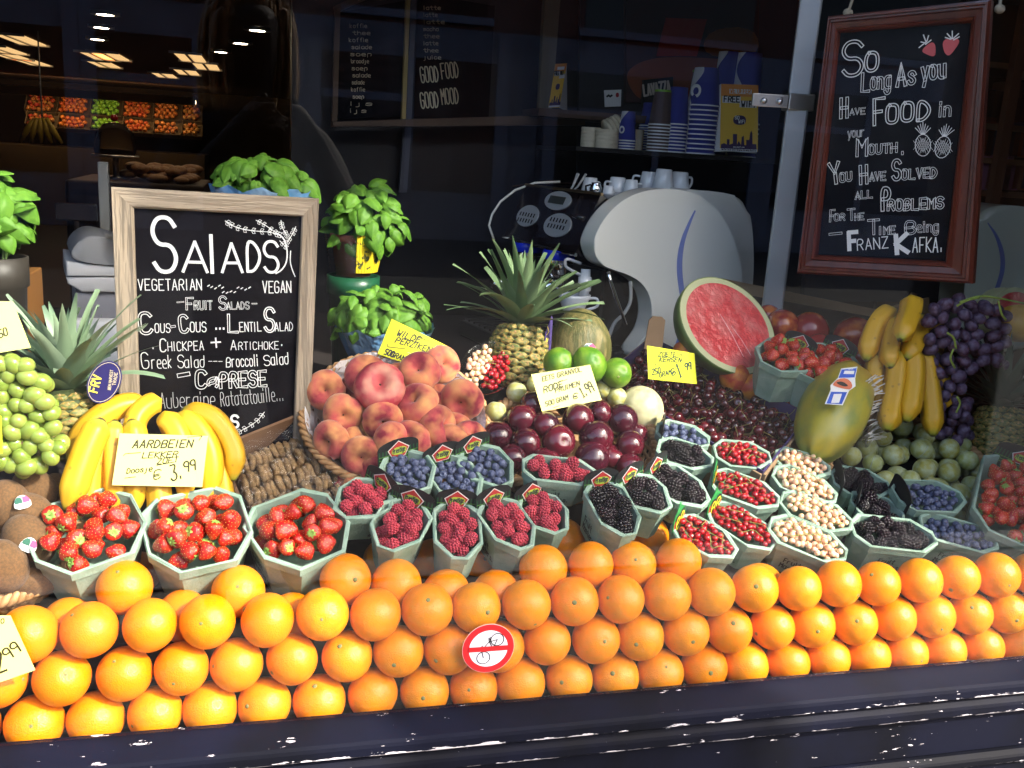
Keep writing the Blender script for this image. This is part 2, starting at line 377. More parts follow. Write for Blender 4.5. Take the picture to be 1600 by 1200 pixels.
# street opposite: houses whose ground floors mirror in the glass, roofs let the sun over
FAC = mat('house_plaster', (.16, .18, .24), .8, col2=(.12, .135, .18), scale=2); DARKW = mat('dark_window', (.01, .011, .014), .1); FRAME = mat('blue_grey_frame', (.15, .175, .25), .6); TILE = mat('roof_tile', (.09, .03, .02), .8); BRK2 = mat('house_brick', (.16, .07, .05), .9, col2=(.1, .05, .04), scale=14)
def house(x0, x1, ze, zr, label, chim=None):
    h = thing('house', label, 'house', T(((x0+x1)/2, -15, 0)), 'houses across the street'); c = (x0+x1)/2; Wd = (x1-x0)/2-.01
    obj('wall', mesh('wall', box((-Wd, -5, 0), (Wd, 0, ze)), BRK2), h)
    obj('shop_band', mesh('shop_band', box((-Wd, .002, 0), (Wd, .06, 3.4)), FAC), h)
    obj('roof', mesh('roof', strip([(.2, ze+.002), (-1, zr), (-3.6, zr), (-5, ze+.002)], -Wd, Wd), TILE), h)
    k = 3
    for i in range(k):
        a = -Wd+.3+i*(2*Wd-.6)/k; b = a+(2*Wd-.6)/k-.45
        w = obj('window', mesh('window', box((a, .062, .8), (b, .08, 2.9)), DARKW), h)
        for bx_ in (box((a-.22, .062, .1), (a-.002, .16, 3.3)), box((b+.002, .062, .1), (b+.22, .16, 3.3)), box(((a+b)/2-.06, .082, .8), ((a+b)/2+.06, .12, 2.9)), box((a, .082, 2.2), ((a+b)/2-.062, .11, 2.32))): obj('frame', mesh('frame', bx_, FRAME), w)
        for zf in (3.6,):
            w = obj('window', mesh('window', box((a+.4, .001, zf), (b-.2, .03, zf+1.6)), DARKW), h)
            obj('frame', mesh('frame', box((a+.3, .001, zf-.12), (b-.1, .1, zf-.002)), FRAME), w)
    if chim:
        obj('chimney', mesh('chimney', box((chim[0]-c, -1.25, zr-.6), (chim[1]-c, -.75, chim[2])), BRK2), h)
    return h
house(-15, -6.0, 5.2, 6.6, 'plaster fronted brick house across the street, mirrored at the window edge')
house(-6.0, 4.5, 5.4, 6.8, 'brick house across the street, mirrored behind the salad board')
house(4.5, 17.5, 5.2, 6.4, 'wide brick house across the street beside the added tree')
# unseen tree added so its trunk shades the peaches and middle oranges
BARKT = mat('tree_bark', (.10, .075, .05), .9, col2=(.06, .045, .03), scale=9, bump=.5, bscale=14, stretch=(1, 1, .3)); LEAFT = mat('tree_leaf', (.05, .10, .02), .6, rand=(.08, .13, .03))
trx, trY = 3.2+.47, -3.2
te = thing('added_shade_tree', 'added tree outside the view, its trunk shading the middle oranges', 'tree', T((trx, trY, 0)))
limb = [[(0, 0, 0), (.01, 0, 2), (-.01, 0, 4), (.02, .02, 6), (.05, 0, 7.2)], [(0, 0, 6), (.6, .2, 7.2), (1.3, .2, 8.2)], [(0, 0, 6.4), (-.6, -.3, 7.4), (-1.2, -.5, 8.4)], [(.05, 0, 7), (.1, -.5, 8.2), (.2, -1, 9)]]
obj('trunk', mesh('trunk', join(*[tube(crom(l, 5), [(.27 if i == 0 else .12)*(1-.35*k/(len(l)*5-5)) if i == 0 else .12*(1-.7*k/(len(l)*5-5)) for k in range((len(l)-1)*5+1)], 14) for i, l in enumerate(limb)]), BARKT, True), te)
rt = random.Random(8); V, F = [], []
for i in range(2600):
    c = Vector((rt.gauss(0, 1.1), rt.gauss(-.4, 1.0), rt.gauss(9.0, .6))); q = rrot(rt).to_3x3(); n = len(V)
    for p_ in ((-.05, 0, 0), (0, -.03, .01), (.06, 0, 0), (0, .03, .01)): V.append(c+q @ Vector(p_))
    F.append((n, n+1, n+2, n+3))
cr_ = obj('crown', mesh('crown', (V, F), LEAFT), te); cr_['kind'] = 'stuff'
# the photographer, standing behind the phone and mirrored in the glass
def skin_person():
    J = {'hip': (0, 0, .94, .15, .11), 'belly': (0, .01, 1.10, .14, .10), 'chest': (0, 0, 1.32, .165, .105), 'neck0': (0, .0, 1.46, .07, .07), 'neck': (0, .02, 1.53, .052, .055), 'jaw': (0, .045, 1.60, .062, .072), 'face': (0, .04, 1.67, .072, .088), 'crown': (0, .03, 1.75, .062, .075)}
    E = [('hip', 'belly'), ('belly', 'chest'), ('chest', 'neck0'), ('neck0', 'neck'), ('neck', 'jaw'), ('jaw', 'face'), ('face', 'crown')]
    for s_, n in ((-1, 'l'), (1, 'r')):
        J |= {n+'sh': (s_*.18, 0, 1.41, .062, .06), n+'el': (s_*.26, .12, 1.18, .045, .045), n+'wr': (s_*.09, .30, 1.42, .03, .026), n+'pa': (s_*.062, .325, 1.455, .032, .02), n+'th': (s_*.10, .0, .86, .088, .09), n+'kn': (s_*.11, .02, .50, .058, .06), n+'an': (s_*.12, -.02, .10, .042, .045), n+'to': (s_*.13, .13, .05, .04, .03)}
        E += [('chest', n+'sh'), (n+'sh', n+'el'), (n+'el', n+'wr'), (n+'wr', n+'pa'), ('hip', n+'th'), (n+'th', n+'kn'), (n+'kn', n+'an'), (n+'an', n+'to')]
        for k in range(4):
            a_, b_ = f'{n}f{k}', f'{n}g{k}'; J |= {a_: (s_*(.042-.006*k), .345, 1.475-.018*k, .009, .009), b_: (s_*.012, .355-.004*k, 1.478-.018*k, .008, .008)}; E += [(n+'pa', a_), (a_, b_)]
        J |= {n+'t1': (s_*.05, .315, 1.485, .010, .010), n+'t2': (s_*.028, .325, 1.505, .008, .008)}; E += [(n+'pa', n+'t1'), (n+'t1', n+'t2')]
    ks = list(J); me = bpy.data.meshes.new('body'); me.from_pydata([J[k][:3] for k in ks], [(ks.index(a), ks.index(b)) for a, b in E], [])
    o = obj('body', me, pe); sk = o.modifiers.new('skin', 'SKIN'); sk.use_smooth_shade = True
    for i, k in enumerate(ks): me.skin_vertices[0].data[i].radius = J[k][3:5]; me.skin_vertices[0].data[i].use_root = (k == 'hip')
    sbd = o.modifiers.new('sub', 'SUBSURF'); sbd.levels = sbd.render_levels = 2; return o
SKN = mat('dark_jacket', (.012, .011, .013), .8, col2=(.10, .055, .04), scale=1, lo=.9, hi=.95)
pe = thing('person', 'person in dark clothes holding up a phone, mirrored in the glass', 'person', T((-.03, -1.62, .10)) @ RZ(-12))
bd = skin_person(); bd.data.materials.append(SKN)
HAIR = mat('blond_hair', (.30, .21, .12), .5); rh = random.Random(3)
hs = []
for i in range(260):
    a = rh.uniform(0, 6.283); e = rh.uniform(-.2, 1.5); d = Vector((math.cos(a)*math.cos(e), math.sin(a)*math.cos(e)-.25, math.sin(e))); c = Vector((0, .02, 1.69)); p0 = c+Vector((d.x*.085, d.y*.10, d.z*.10)); 
    if d.y > .45 and e < .7: continue
    hs.append(tube(crom([p0, p0+Vector((d.x*.035, d.y*.03-.01, .01)), p0+Vector((d.x*.05, d.y*.04-.02, -.12)), p0+Vector((d.x*.04, d.y*.04-.02, -.24))], 3), [.006]*9+[.002], 4))
hh_ = obj('hair', mesh('hair', join(*hs), HAIR, True), pe); hh_['kind'] = 'stuff'
tag(obj('phone', mesh('phone', bbox((-.062, -.004, -.032), (.062, .004, .032), .004), mat('phone_black', (.01, .01, .01), .2)), None, T(CAM+Vector((-.01, -.03, -.004))) @ RZ(-15)), 'black phone held by the person mirrored in the glass', 'phone')

# ================================================================== ceiling lights and the far end of the shop
LAMP = mat('lamp_panel', (1, .60, .25), .5, emit=.22); LAMP2 = mat('lamp_spot', (1, .8, .55), .5, emit=12); STEEL = mat('steel', (.6, .6, .62), .28, metal=1); BRASS = mat('brass', (.55, .36, .12), .35, metal=1)
def panel_light(x, y, w_=.22, d_=.95, n=2):
    p = PZ(x, y, ZC); o = thing('ceiling_light', 'glowing square ceiling light above the far end of the shop', 'light', T((p.x, p.y, ZC)), 'square ceiling lights')
    for bx_ in (box((-w_/2-.03, -d_/2-.03, -.02), (w_/2+.03, -d_/2-.001, -.001)), box((-w_/2-.03, d_/2+.001, -.02), (w_/2+.03, d_/2+.03, -.001)), box((-.012, -d_/2, -.022), (.012, d_/2, -.013))): obj('frame', mesh('frame', bx_, STEEL), o)
    for k in range(n): obj('diffuser', mesh('diffuser', box((-w_/2+k*(w_/2+.012), -d_/2, -.012), (-.012+k*(w_/2+.012), d_/2, -.001)), LAMP), o)
for x, y in ((30, 60), (4, 76), (14, 86), (48, 96), (154, 86), (172, 86), (161, 99), (297, 88), (322, 102), (291, 111), (256, 116)): panel_light(x, y)
for i, (x, y) in enumerate(((164, 18), (158, 39), (152, 58), (402, 43), (376, 64), (345, 78))):
    p = PZ(x, y, ZC); o = thing('spot_light', 'small round spot light in the dark ceiling', 'light', T((p.x, p.y, ZC)), 'round ceiling spots')
    obj('ring', mesh('ring', lathe([(.05, -.001), (.085, -.001), (.085, -.02), (.05, -.02), (.05, -.001)], 16), STEEL), o); obj('bulb', mesh('bulb', lathe([(0, -.022), (.045, -.018), (.045, -.002)], 12), LAMP2), o)
# fruit wall at the back
YF = 14.6
def far(x, y, Y=YF): return P(x, y, Y)
segs = [(42, 90, (.45, .03, .02), (.5, .2, .05), 'dark red apples'), (92, 141, (.75, .22, .03), (.6, .1, .02), 'orange mandarins'), (143, 191, (.22, .5, .04), (.3, .6, .08), 'green apples'), (193, 239, (.6, .09, .03), (.65, .2, .04), 'red and orange fruit'), (241, 283, (.7, .25, .06), (.6, .16, .04), 'pale oranges'), (285, 316, (.65, .3, .08), (.5, .12, .03), 'yellow and red apples')]
CRATE = mat('crate_wood', (.12, .075, .04), .7)
for a, b, c1, c2, nm in segs:
    for row, (ya, yb, Y) in enumerate(((150, 178, YF+.45), (181, 201, YF))):
        p0, p1 = far(a, (ya+yb)/2+ (a-160)*.063, Y), far(b, (ya+yb)/2+(b-160)*.063, Y); w_ = (p1-p0).x; h_ = (yb-ya)*mpp(Y)
        o = thing('fruit_crate', f'{"upper" if row == 0 else "lower"} crate of {nm} on the far back shelves', 'crate', T(((p0+p1)/2)) @ RX(42), 'crates on the far fruit wall')
        obj('tray', mesh('tray', join(box((-w_/2, -h_*.62, -.1), (w_/2, h_*.62, -.06)), box((-w_/2, -h_*.66, -.1), (w_/2, -h_*.62, -.02)), box((-w_/2-.012, -h_*.62, -.1), (-w_/2, h_*.62, .02))), CRATE), o)
        rr = random.Random(a+row); pcs = []; r = .04; nx = max(2, int(w_/.08)); ny = max(2, int(h_*1.24/.075))
        base = ico(1, r)
        for i in range(nx):
            for j in range(ny): pcs.append(xf(base, T((-w_/2+.04+(i+.5*(j % 2))*(w_-.08)/nx, -h_*.6+.04+j*(h_*1.2-.04)/ny, rr.uniform(-.03, .01)))))
        q = obj('fruit', mesh('fruit', join(*pcs), mat('far_'+nm.replace(' ', '_'), c1, .35, col2=c2, scale=9), True), o); q['kind'] = 'stuff'
pa, pb = far(-30, 138, YF-.35), far(306, 160, YF-.35)
sl_ = thing('strip_lamp', 'long strip lamp with a dim yellow hood above the far crates', 'strip lamp', T((0, 0, 0))); obj('tube', mesh('tube', tube([pa, pb], .03, 6), mat('strip_tube', (1, .75, .42), .5, emit=2.2)), sl_)
hd = Vector((0, -.06, 0)); obj('hood', mesh('hood', ([pa+hd+Vector((0, 0, -.05)), pb+hd+Vector((0, 0, -.05)), pb+hd+Vector((0, 0, .06)), pa+hd+Vector((0, 0, .06)), pb+Vector((0, .05, .07)), pa+Vector((0, .05, .07))], [(0, 1, 2, 3), (3, 2, 4, 5)]), mat('hood_yellow', (.55, .42, .14), .6)), sl_)
tag(obj('far_shelf', mesh('far_shelf', box((far(-40, 220).x, YF-.15, .04), (far(320, 220).x, YF+1.2, 1.18)), CRATE)), 'dark wooden base under the far fruit crates', 'shelf')
# pastry counter in the middle of the shop
YC = 5.5
c0, c1 = P(100, 275, YC), P(318, 288, YC)
tag(obj('pastry_counter', mesh('pastry_counter', bbox((c0.x, YC, .041), (c1.x, YC+1.0, c0.z-.02), .02), WOODK)), 'dark counter with baked goods in the middle of the shop', 'counter')
PAS = mat('pastry', (.3, .13, .05), .5, col2=(.42, .22, .1), scale=20, bump=.2)
rr = random.Random(3)
for i in range(34):
    r = .05*rr.uniform(.8, 1.2); x = rr.uniform(c0.x+.3, c1.x-.1); 
    o = obj('pastry', mesh('pastry', xf(ico(2, 1), S(r*1.5, r, r*.6)), PAS, True), None, T((x, YC+rr.uniform(.1, .7), c0.z-.02+r*.6+rr.choice((0, 0, .05)))) @ RZ(rr.uniform(0, 180))); tag(o, 'brown pastry heaped on the counter in the shop', 'pastry', 'pastries on the counter')
CLG = mat('cloche_glass', (.9, .9, .9), .05, trans=1, ior=1.1)
p = P(180, 228, YC+.35)
o = thing('cake_dome', 'clear glass cake dome with red knob on the pastry counter', 'dome', T((p.x, p.y, c0.z-.02)))
obj('dome', mesh('dome', lathe([(.13, .16), (.135, .2), (.12, .3), (.07, .36), (0, .375)], 24), CLG, True), o); obj('knob', mesh('knob', xf(ico(2, .025), T((0, 0, .4))), mat('red_knob', (.4, .01, .01), .3), True), o); obj('stand', mesh('stand', lathe([(0, 0), (.09, 0), (.02, .02), (.02, .14), (.15, .15), (.15, .16), (0, .16)], 24), STEEL, True), o)
BANY = mat('far_banana', (.5, .32, .03), .5)
for k in range(5):
    p = P(54+k*5, 206, YC+1.5); o = obj('banana', mesh('banana', tube([p+Vector((0, 0, .1)), p+Vector((.02*(k-2), -.03, .02)), p+Vector((.05*(k-2), 0, -.08))], [.012, .026, .01], 8), BANY, True)); tag(o, 'banana hanging in the shop below the far crates', 'banana', 'bananas hanging in the shop')
hr = P(66, 190, YC+1.5); tag(obj('banana_hook', mesh('banana_hook', tube([(hr.x, hr.y, ZC), (hr.x, hr.y, hr.z-.04), (hr.x+.05, hr.y, hr.z-.08)], .006, 6), STEEL)), 'steel hook rod holding the bananas in the shop', 'hook')

# ================================================================== menu wall: boards, ledge, posters
CHALK = mat('chalk', (.82, .82, .80), .9); CHALKD = mat('chalk_dim', (.70, .60, .42), .9); BOARDM = mat('blackboard', (.005, .005, .008), .6, col2=(.022, .022, .026), scale=5, lo=.5, hi=.85, spec=.12)
def slab(fr, pts, d0, d1): return prism(fr.poly(pts), d0, d1)
fm = Frame(0, 0, YM-.03)
WOODM = mat('menu_wood', (.11, .06, .03), .5, col2=(.07, .035, .02), scale=4, stretch=(1, 1, .2)); GREYP = mat('grey_post', (.06, .06, .075), .5)
def menu(label, pts):
    o = thing('menu_board', label, 'blackboard', fm.M); pl = fm.poly(pts); obj('panel', mesh('panel', prism(pl, -.012, .02), BOARDM), o); return o
b1 = menu('tall dark menu board with faint chalk lines left of the brass strip', [(528, 20), (528, 186), (626, 182), (632, 2)][::-1])
b2 = menu('dark menu board chalked with good food good mood', [(652, -10), (645, 184), (762, 188), (772, 10)][::-1])
rr = random.Random(5)
for k in range(13): write(b1, fm, rr.choice(['soep', 'salade', 'sappen', 'broodje', 'koffie', 'thee', 'ijs']), (548+rr.uniform(-3, 3), 44+k*11), (574+rr.uniform(-6, 8), 44+k*11), 6, CHALKD, .16, lift=.013)
for k in range(8): write(b2, fm, rr.choice(['espresso', 'latte', 'thee', 'mocha', 'juice']), (661, 16+k*11), (686+rr.uniform(-6, 8), 16+k*11), 6, CHALKD, .16, lift=.013)
CHY = mat('chalk_cream', (.85, .80, .60), .9)
for s_, y_ in (('GOOD', 130), ('GOOD', 170)): write(b2, fm, s_, (658, y_), (685, y_-3), 24, CHY, .085, lift=.013)
for s_, y_ in (('FOOD', 124), ('MOOD', 164)): write(b2, fm, s_, (690, y_), (716, y_-3), 24, CHALKD, .075, lift=.013)
def pole(name, label, cat, pts, Y, m_, d=.03):
    f = Frame(0, 0, Y); o = obj(name, mesh(name, slab(f, pts, -d, 0), m_), None, f.M); tag(o, label, cat); return o
pole('brass_strip', 'narrow brass strip between the two dark menu boards', 'strip', [(634, -20), (626, 186), (632, 186), (640, -20)], YM-.05, mat('brass_strip', (.5, .36, .12), .4))
pole('menu_post', 'grey post just beside the brass strip', 'post', [(641, -20), (633, 186), (641, 186), (650, -20)], YM-.045, GREYP)
pole('menu_upright', 'wooden upright at the edge of the menu wall', 'frame', [(522, 18), (518, 190), (526, 190), (531, 14)], YM-.05, WOODM)
pole('menu_top_rail', 'wooden rail across the top of the menu wall', 'rail', [(520, 12), (524, 22), (588, -8), (575, -14)], YM-.04, WOODM)
lg = pole('menu_ledge', 'dark wooden ledge below the menu boards', 'ledge', [(517, 191), (517, 198), (900, 196), (900, 182), (800, 182)], YM-.08, WOODM, .1)
pole('lower_post', 'dark grey post below the menu ledge', 'post', [(629, 199), (622, 300), (634, 300), (641, 199)], YM-.045, GREYP)
pole('wall_post', 'pale wooden post beside the folded wifi card', 'post', [(848, -20), (838, 178), (858, 176), (873, -20)], YM-.12, mat('pale_post', (.2, .17, .13), .6))
# blue-black wall panels behind the cups
NB = mat('blue_black_wall', (.014, .016, .032), .5, col2=(.02, .02, .028), scale=2)
pole('wall_cladding', 'blue black wall cladding behind the paper cups', 'cladding', [(905, -60), (900, 300), (1240, 300), (1240, -60)], YM-.06, NB, .02)
# coffee poster: orange and red blobs with the black coffee sign
fp = Frame(0, 0, YM-.103)
po = thing('coffee_poster', 'red and orange coffee poster behind the cup stacks', 'poster', fp.M)
obj('backing', mesh('backing', prism(fp.poly([(978, -25), (978, 160), (1186, 160), (1186, -25)]), 0, .02), mat('poster_maroon', (.05, .012, .012), .5)), po)
obj('orange_field', mesh('orange_field', prism(smoothpoly(fp.poly([(982, 135), (978, 110), (1010, 92), (1060, 88), (1180, 96), (1180, 150), (1040, 158), (1000, 158)])), -.004, -.001), mat('poster_orange', (.3, .07, .02), .6)), po)
obj('red_field', mesh('red_field', prism(fp.poly([(1040, 28), (1025, 88), (1088, 88), (1104, 30)]), -.004, -.001), mat('poster_red', (.36, .02, .008), .6)), po)
obj('amber_field', mesh('amber_field', prism(smoothpoly(fp.poly([(1104, 45), (1180, 42), (1186, 90), (1095, 90)])), -.008, -.005), mat('poster_amber', (.32, .1, .02), .6)), po)
fl = Frame(0, 0, YM-.125)
ls = thing('coffee_sign', 'black sign with white capital letters behind the cups', 'sign', fl.M)
obj('board', mesh('board', prism(fl.poly([(1005, 125), (1003, 164), (1050, 156), (1051, 120)]), -.004, .01), mat('sign_black', (.006, .005, .005), .4)), ls)
write(ls, fl, 'LAVAZZA', (1006, 150), (1047, 143), 17, mat('sign_white', (.7, .6, .52), .6), .2, lift=.005)
# ================================================================== espresso machine on the counter
CREAM = mat('cream_plastic', (.86, .83, .74), .22, coat=.4); BLK = mat('black_gloss', (.012, .009, .008), .15); CHR = mat('chrome', (.8, .8, .82), .08, metal=1); DKM = mat('dark_metal', (.05, .05, .055), .3, metal=.8)
PORC = mat('porcelain', (.74, .76, .78), .18, coat=.5); BLUEL = mat('periwinkle_inlay', (.22, .26, .55), .4)
def wn(o): md = o.modifiers.new('weighted', 'WEIGHTED_NORMAL'); md.weight = 100; md.keep_sharp = False; return o
fe = Frame(1000, 420, .98, yaw=12)                      # plane of the near side panel
em = thing('espresso_machine', 'large espresso machine with cream side panels and blue stripe', 'coffee machine', fe.M @ T((0, 0, 0)))
out = [(921, 388), (922, 372), (932, 350), (948, 328), (972, 308), (1005, 296), (1045, 294), (1080, 301), (1110, 322), (1133, 356), (1147, 396), (1154, 440), (1158, 500), (1160, 565), (976, 565), (990, 538), (1006, 518), (1013, 490), (1010, 462), (997, 440), (975, 427), (948, 419), (930, 410)]
pl = smoothpoly(fe.poly(out), 2)
wn(obj('side_panel', mesh('side_panel', bprism(pl, -.02, .045, .016, 4), CREAM, True), em))
st = [(1078, 328), (1070, 345), (1058, 375), (1053, 410), (1056, 445), (1062, 480), (1060, 510), (1050, 540), (1046, 556)]
sw = [1.5, 3, 5.5, 7, 6.5, 6, 6, 6.5, 7]
c = [fe.uv(*p) for p in st]; k = mpp(.98)
lft = []; rgt = []
for i, q in enumerate(c):
    d = (c[min(i+1, len(c)-1)]-c[max(i-1, 0)]).normalized(); nn = Vector((-d.y, d.x)); lft.append(q+nn*sw[i]*k*.7); rgt.append(q-nn*sw[i]*k*.7)
poly = [tuple(v) for v in chaikin(lft, 2)+chaikin(rgt[::-1], 2)]
obj('blue_stripe', mesh('blue_stripe', prism(poly, -.0225, -.0205), BLUEL), em)
# cover behind the near panel, seen to its right
wn(obj('rear_cover', mesh('rear_cover', bprism(smoothpoly(fe.poly([(1060, 296), (1178, 304), (1200, 328), (1206, 400), (1202, 470), (1190, 560), (1060, 560)]), 2), .07, .24, .015, 3), CREAM, True), em))
Lm = .45
prof = smoothpoly(fe.poly([(928, 385), (940, 345), (975, 312), (1080, 306), (1120, 330), (1135, 400), (1135, 480), (1010, 480), (1000, 440), (960, 420)]), 1)
obj('body', mesh('body', prism(prof, .047, Lm), BLK), em)
a0, a1 = fe.uv(925, 392), fe.uv(958, 318)
# slanted control fascia along the front
dv = (a1-a0); L0 = dv.length; dv.normalize(); nv = Vector((-dv.y, dv.x))
Mf = Matrix(((0, dv.x*0+nv.x*-1*0, dv.x, a0.x+nv.x*.012), (1, 0, 0, .072), (0, 0, dv.y, a0.y+nv.y*.012), (0, 0, 0, 1)))
# fascia frame: local x runs along the machine (depth), z runs up the slope, front normal = nv
def fas(pt_u, pt_v, lift=0):                             # u along the machine 0..1, v up the slope 0..1
    q = a0+dv*(L0*pt_v)+nv*(.012+lift); return Vector((q.x, .05+(Lm-.05)*pt_u, q.y))
obj('control_fascia', mesh('control_fascia', ([fas(0, -.15), fas(1, -.15), fas(1, 1.1), fas(0, 1.1), fas(0, -.15, -.03), fas(1, -.15, -.03), fas(1, 1.1, -.03), fas(0, 1.1, -.03)], [(0, 1, 2, 3), (7, 6, 5, 4), (0, 4, 5, 1), (1, 5, 6, 2), (2, 6, 7, 3), (3, 7, 4, 0)]), mat('fascia_black', (.012, .007, .006), .12)), em)
def oval(u, v, ru, rv, m_, name, lift=.003, n=28):
    V = [fas(u+ru*math.cos(2*math.pi*i/n), v+rv*math.sin(2*math.pi*i/n), lift) for i in range(n)]+[fas(u+ru*math.cos(2*math.pi*i/n), v+rv*math.sin(2*math.pi*i/n), -.001) for i in range(n)]
    o = obj(name, mesh(name, (V, [tuple(range(n))]+[(i, i+n, (i+1) % n+n, (i+1) % n) for i in range(n)]), m_), em); return o
SILV = mat('silver_oval', (.62, .63, .64), .35, metal=.3)
oval(.47, .86, .17, .21, SILV, 'display_oval'); oval(.78, .42, .15, .25, SILV, 'button_oval'); oval(.34, .34, .17, .26, SILV, 'button_oval')
obj('display', mesh('display', ([fas(.37, .78, .0045), fas(.58, .78, .0045), fas(.58, .95, .0045), fas(.37, .95, .0045)], [(0, 1, 2, 3)]), mat('lcd', (.05, .055, .045), .3)), em)
for cu in (.78, .34):
    for j in range(6):
        for v in (-.07, .07):
            u = cu-.1+.04*j; obj('button', mesh('button', ([fas(u-.008, .37+v-.045, .0045), fas(u+.008, .37+v-.045, .0045), fas(u+.008, .37+v+.045, .0045), fas(u-.008, .37+v+.045, .0045)], [(0, 1, 2, 3)]), BLK), em)
obj('trim', mesh('trim', tube([fas(-.02, 1.12, .002), fas(1.0, 1.12, .002)], .004, 6), mat('gold_trim', (.5, .38, .2), .3, metal=1)), em)
obj('trim', mesh('trim', tube([fas(-.02, -.17, .0), fas(1.0, -.17, .0)], .005, 6), CHR), em)
# far side rail: cream curved edge
obj('side_panel', mesh('side_panel', tube([fe.I @ P(x, y, 1.42) for x, y in ((772, 375), (764, 352), (769, 335), (782, 315), (805, 297), (835, 286), (875, 284))], .0035, 8), CREAM, True), em)
obj('cup_rail', mesh('cup_rail', tube([fe.I @ P(x, y, 1.45) for x, y in ((800, 292), (835, 286), (900, 287), (980, 294))], .003, 6), CHR), em)
# brewing groups, spouts, steam wand, tray
for u in (.3, .72):
    q = fas(u, -.3, .0); ctr = Vector((q.x+.03, q.y, q.z-.015))
    g = obj('brew_group', mesh('brew_group', xf(lathe([(.035, .03), (.04, .0), (.04, -.03), (.03, -.045), (0, -.045)], 20), T(ctr)), CHR, True), em)
    obj('blue_ring', mesh('blue_ring', xf(lathe([(.0395, .028), (.043, .02), (.043, .008), (.0405, .004)], 20), T(ctr)), mat('blue_light_ring', (.01, .03, .6), .2), True), g)
    obj('portafilter', mesh('portafilter', join(xf(lathe([(.032, -.046), (.034, -.06), (.03, -.075), (0, -.078)], 20), T(ctr)), tube([ctr+Vector((0, 0, -.06)), ctr+Vector((-.06, -.02, -.07)), ctr+Vector((-.12, -.04, -.08))], [.009, .012, .011], 8)), CHR, True), g)
wd = [fe.I @ P(x, y, .93) for x, y in ((950, 425), (955, 442), (966, 475), (978, 508))]
obj('steam_wand', mesh('steam_wand', tube(wd, [.005, .004, .0045, .0045], 8), CHR, True), em)
sp = [fe.I @ P(x, y, 1.0) for x, y in ((908, 412), (886, 405), (884, 416), (898, 425), (912, 432))]
obj('milk_hose', mesh('milk_hose', tube(crom(sp), .004, 8), mat('clear_hose', (.5, .5, .52), .2), True), em)
q0 = fe.I @ P(914, 438, 1.0)
obj('milk_spout', mesh('milk_spout', xf(lathe([(0, .028), (.012, .028), (.013, .01), (.017, .008), (.017, -.025), (.013, -.027), (.013, -.06), (0, -.06)], 16), T(q0)), PORC, True), em)
hose2 = [fe.I @ P(x, y, .96) for x, y in ((985, 440), (985, 470), (975, 490), (960, 505), (950, 530))]
obj('hose', mesh('hose', tube(crom(hose2), .0045, 8), mat('grey_hose', (.4, .4, .38), .4), True), em)
obj('lever', mesh('lever', tube([fas(.13, .95, .02), fas(.06, .55, .03), fas(-.02, .52, .02)], [.008, .009, .007], 8), BLK, True), em)
b0 = fe.uv(760, 498); b1_ = fe.uv(985, 560); zt = (fe.I @ Vector((0, 0, 1.03))).z; zb = (fe.I @ Vector((0, 0, .986))).z
tx0, tx1 = (fe.I @ P(925, 500, 1.0)).x-.16, (fe.I @ P(1000, 540, 1.0)).x+.2
tr_ = obj('drip_tray', mesh('drip_tray', bbox((tx0, .02, zb), (tx1, Lm+.05, zt), .006), DKM), em)
for i in range(14): obj('grate_bar', mesh('grate_bar', box((tx0+.01, .03+i*.035, zt+.001), (tx0+.17, .04+i*.035, zt+.006)), CHR), tr_)
obj('back_plate', mesh('back_plate', box((tx0+.19, .06, zt), (tx0+.2, Lm, zt+.2)), DKM), em)
obj('foot_panel', mesh('foot_panel', box((tx0+.2, .072, zb), (tx1-.02, Lm-.01, zt+.25)), BLK), em)
# cups
def cup_mesh(r=.033, h=.06): return lathe([(0, h-.004), (r*.55, h-.004), (r*.6, h), (r*.68, h-.002), (r*.8, h*.55), (r, .002), (r*.96, 0), (r*.9, .004), (r*.7, h*.5), (r*.5, h-.008), (0, h-.008)], 24)
CUPM = mesh('cup', cup_mesh(), PORC, True); HANDLE = mesh('handle', tube(crom([(.026, 0, .045), (.045, 0, .045), (.048, 0, .03), (.04, 0, .018), (.03, 0, .014)], 4), .0035, 6), PORC, True)
def cup(x, y, Y, label, s=1, rz=0):
    p = P(x, y, Y); o = thing('coffee_cup', label, 'cup', T(p) @ RZ(rz) @ S(s), 'white cups on the coffee machine'); obj('bowl', CUPM, o); obj('handle', HANDLE, o)
ztop = None
for i, (x, y, Y, s, rz, lab) in enumerate(((921, 306, 1.25, .8, 30, 'white porcelain cup upside down, nearest the tongs'), (963, 309, 1.22, .9, 200, 'white cup upside down in the middle of the machine top'), (950, 312, 1.17, .6, 90, 'small white espresso cup upside down at the front edge'), (985, 306, 1.18, .7, 10, 'low white cup beside the steel rail on the machine'), (1012, 300, 1.25, .9, 150, 'white upside down cup with blue print behind the cream panel'), (1035, 298, 1.2, .95, 60, 'white cup upside down just behind the curved cream panel'), (1060, 302, 1.22, .95, 20, 'rightmost white cup on the machine top'))): cup(x, y, Y, lab, s, rz)
tg = thing('tongs', 'pale plastic tongs standing among the cups on the machine', 'tongs', T(P(893, 303, 1.3)))
for dx in (-.006, .008): obj('arm', mesh('arm', tube([(dx*.3-.01, 0, 0), (dx+.008, 0, .02), (dx*1.6+.024, 0, .055)], [.004, .006, .010 if dx < 0 else .007], 8, squash=.4), mat('tong_plastic', (.6, .58, .56), .35), True), tg)
kt = thing('steel_pourer', 'small shiny steel pourer between the white cups', 'pourer', T(P(930, 306, 1.19)))
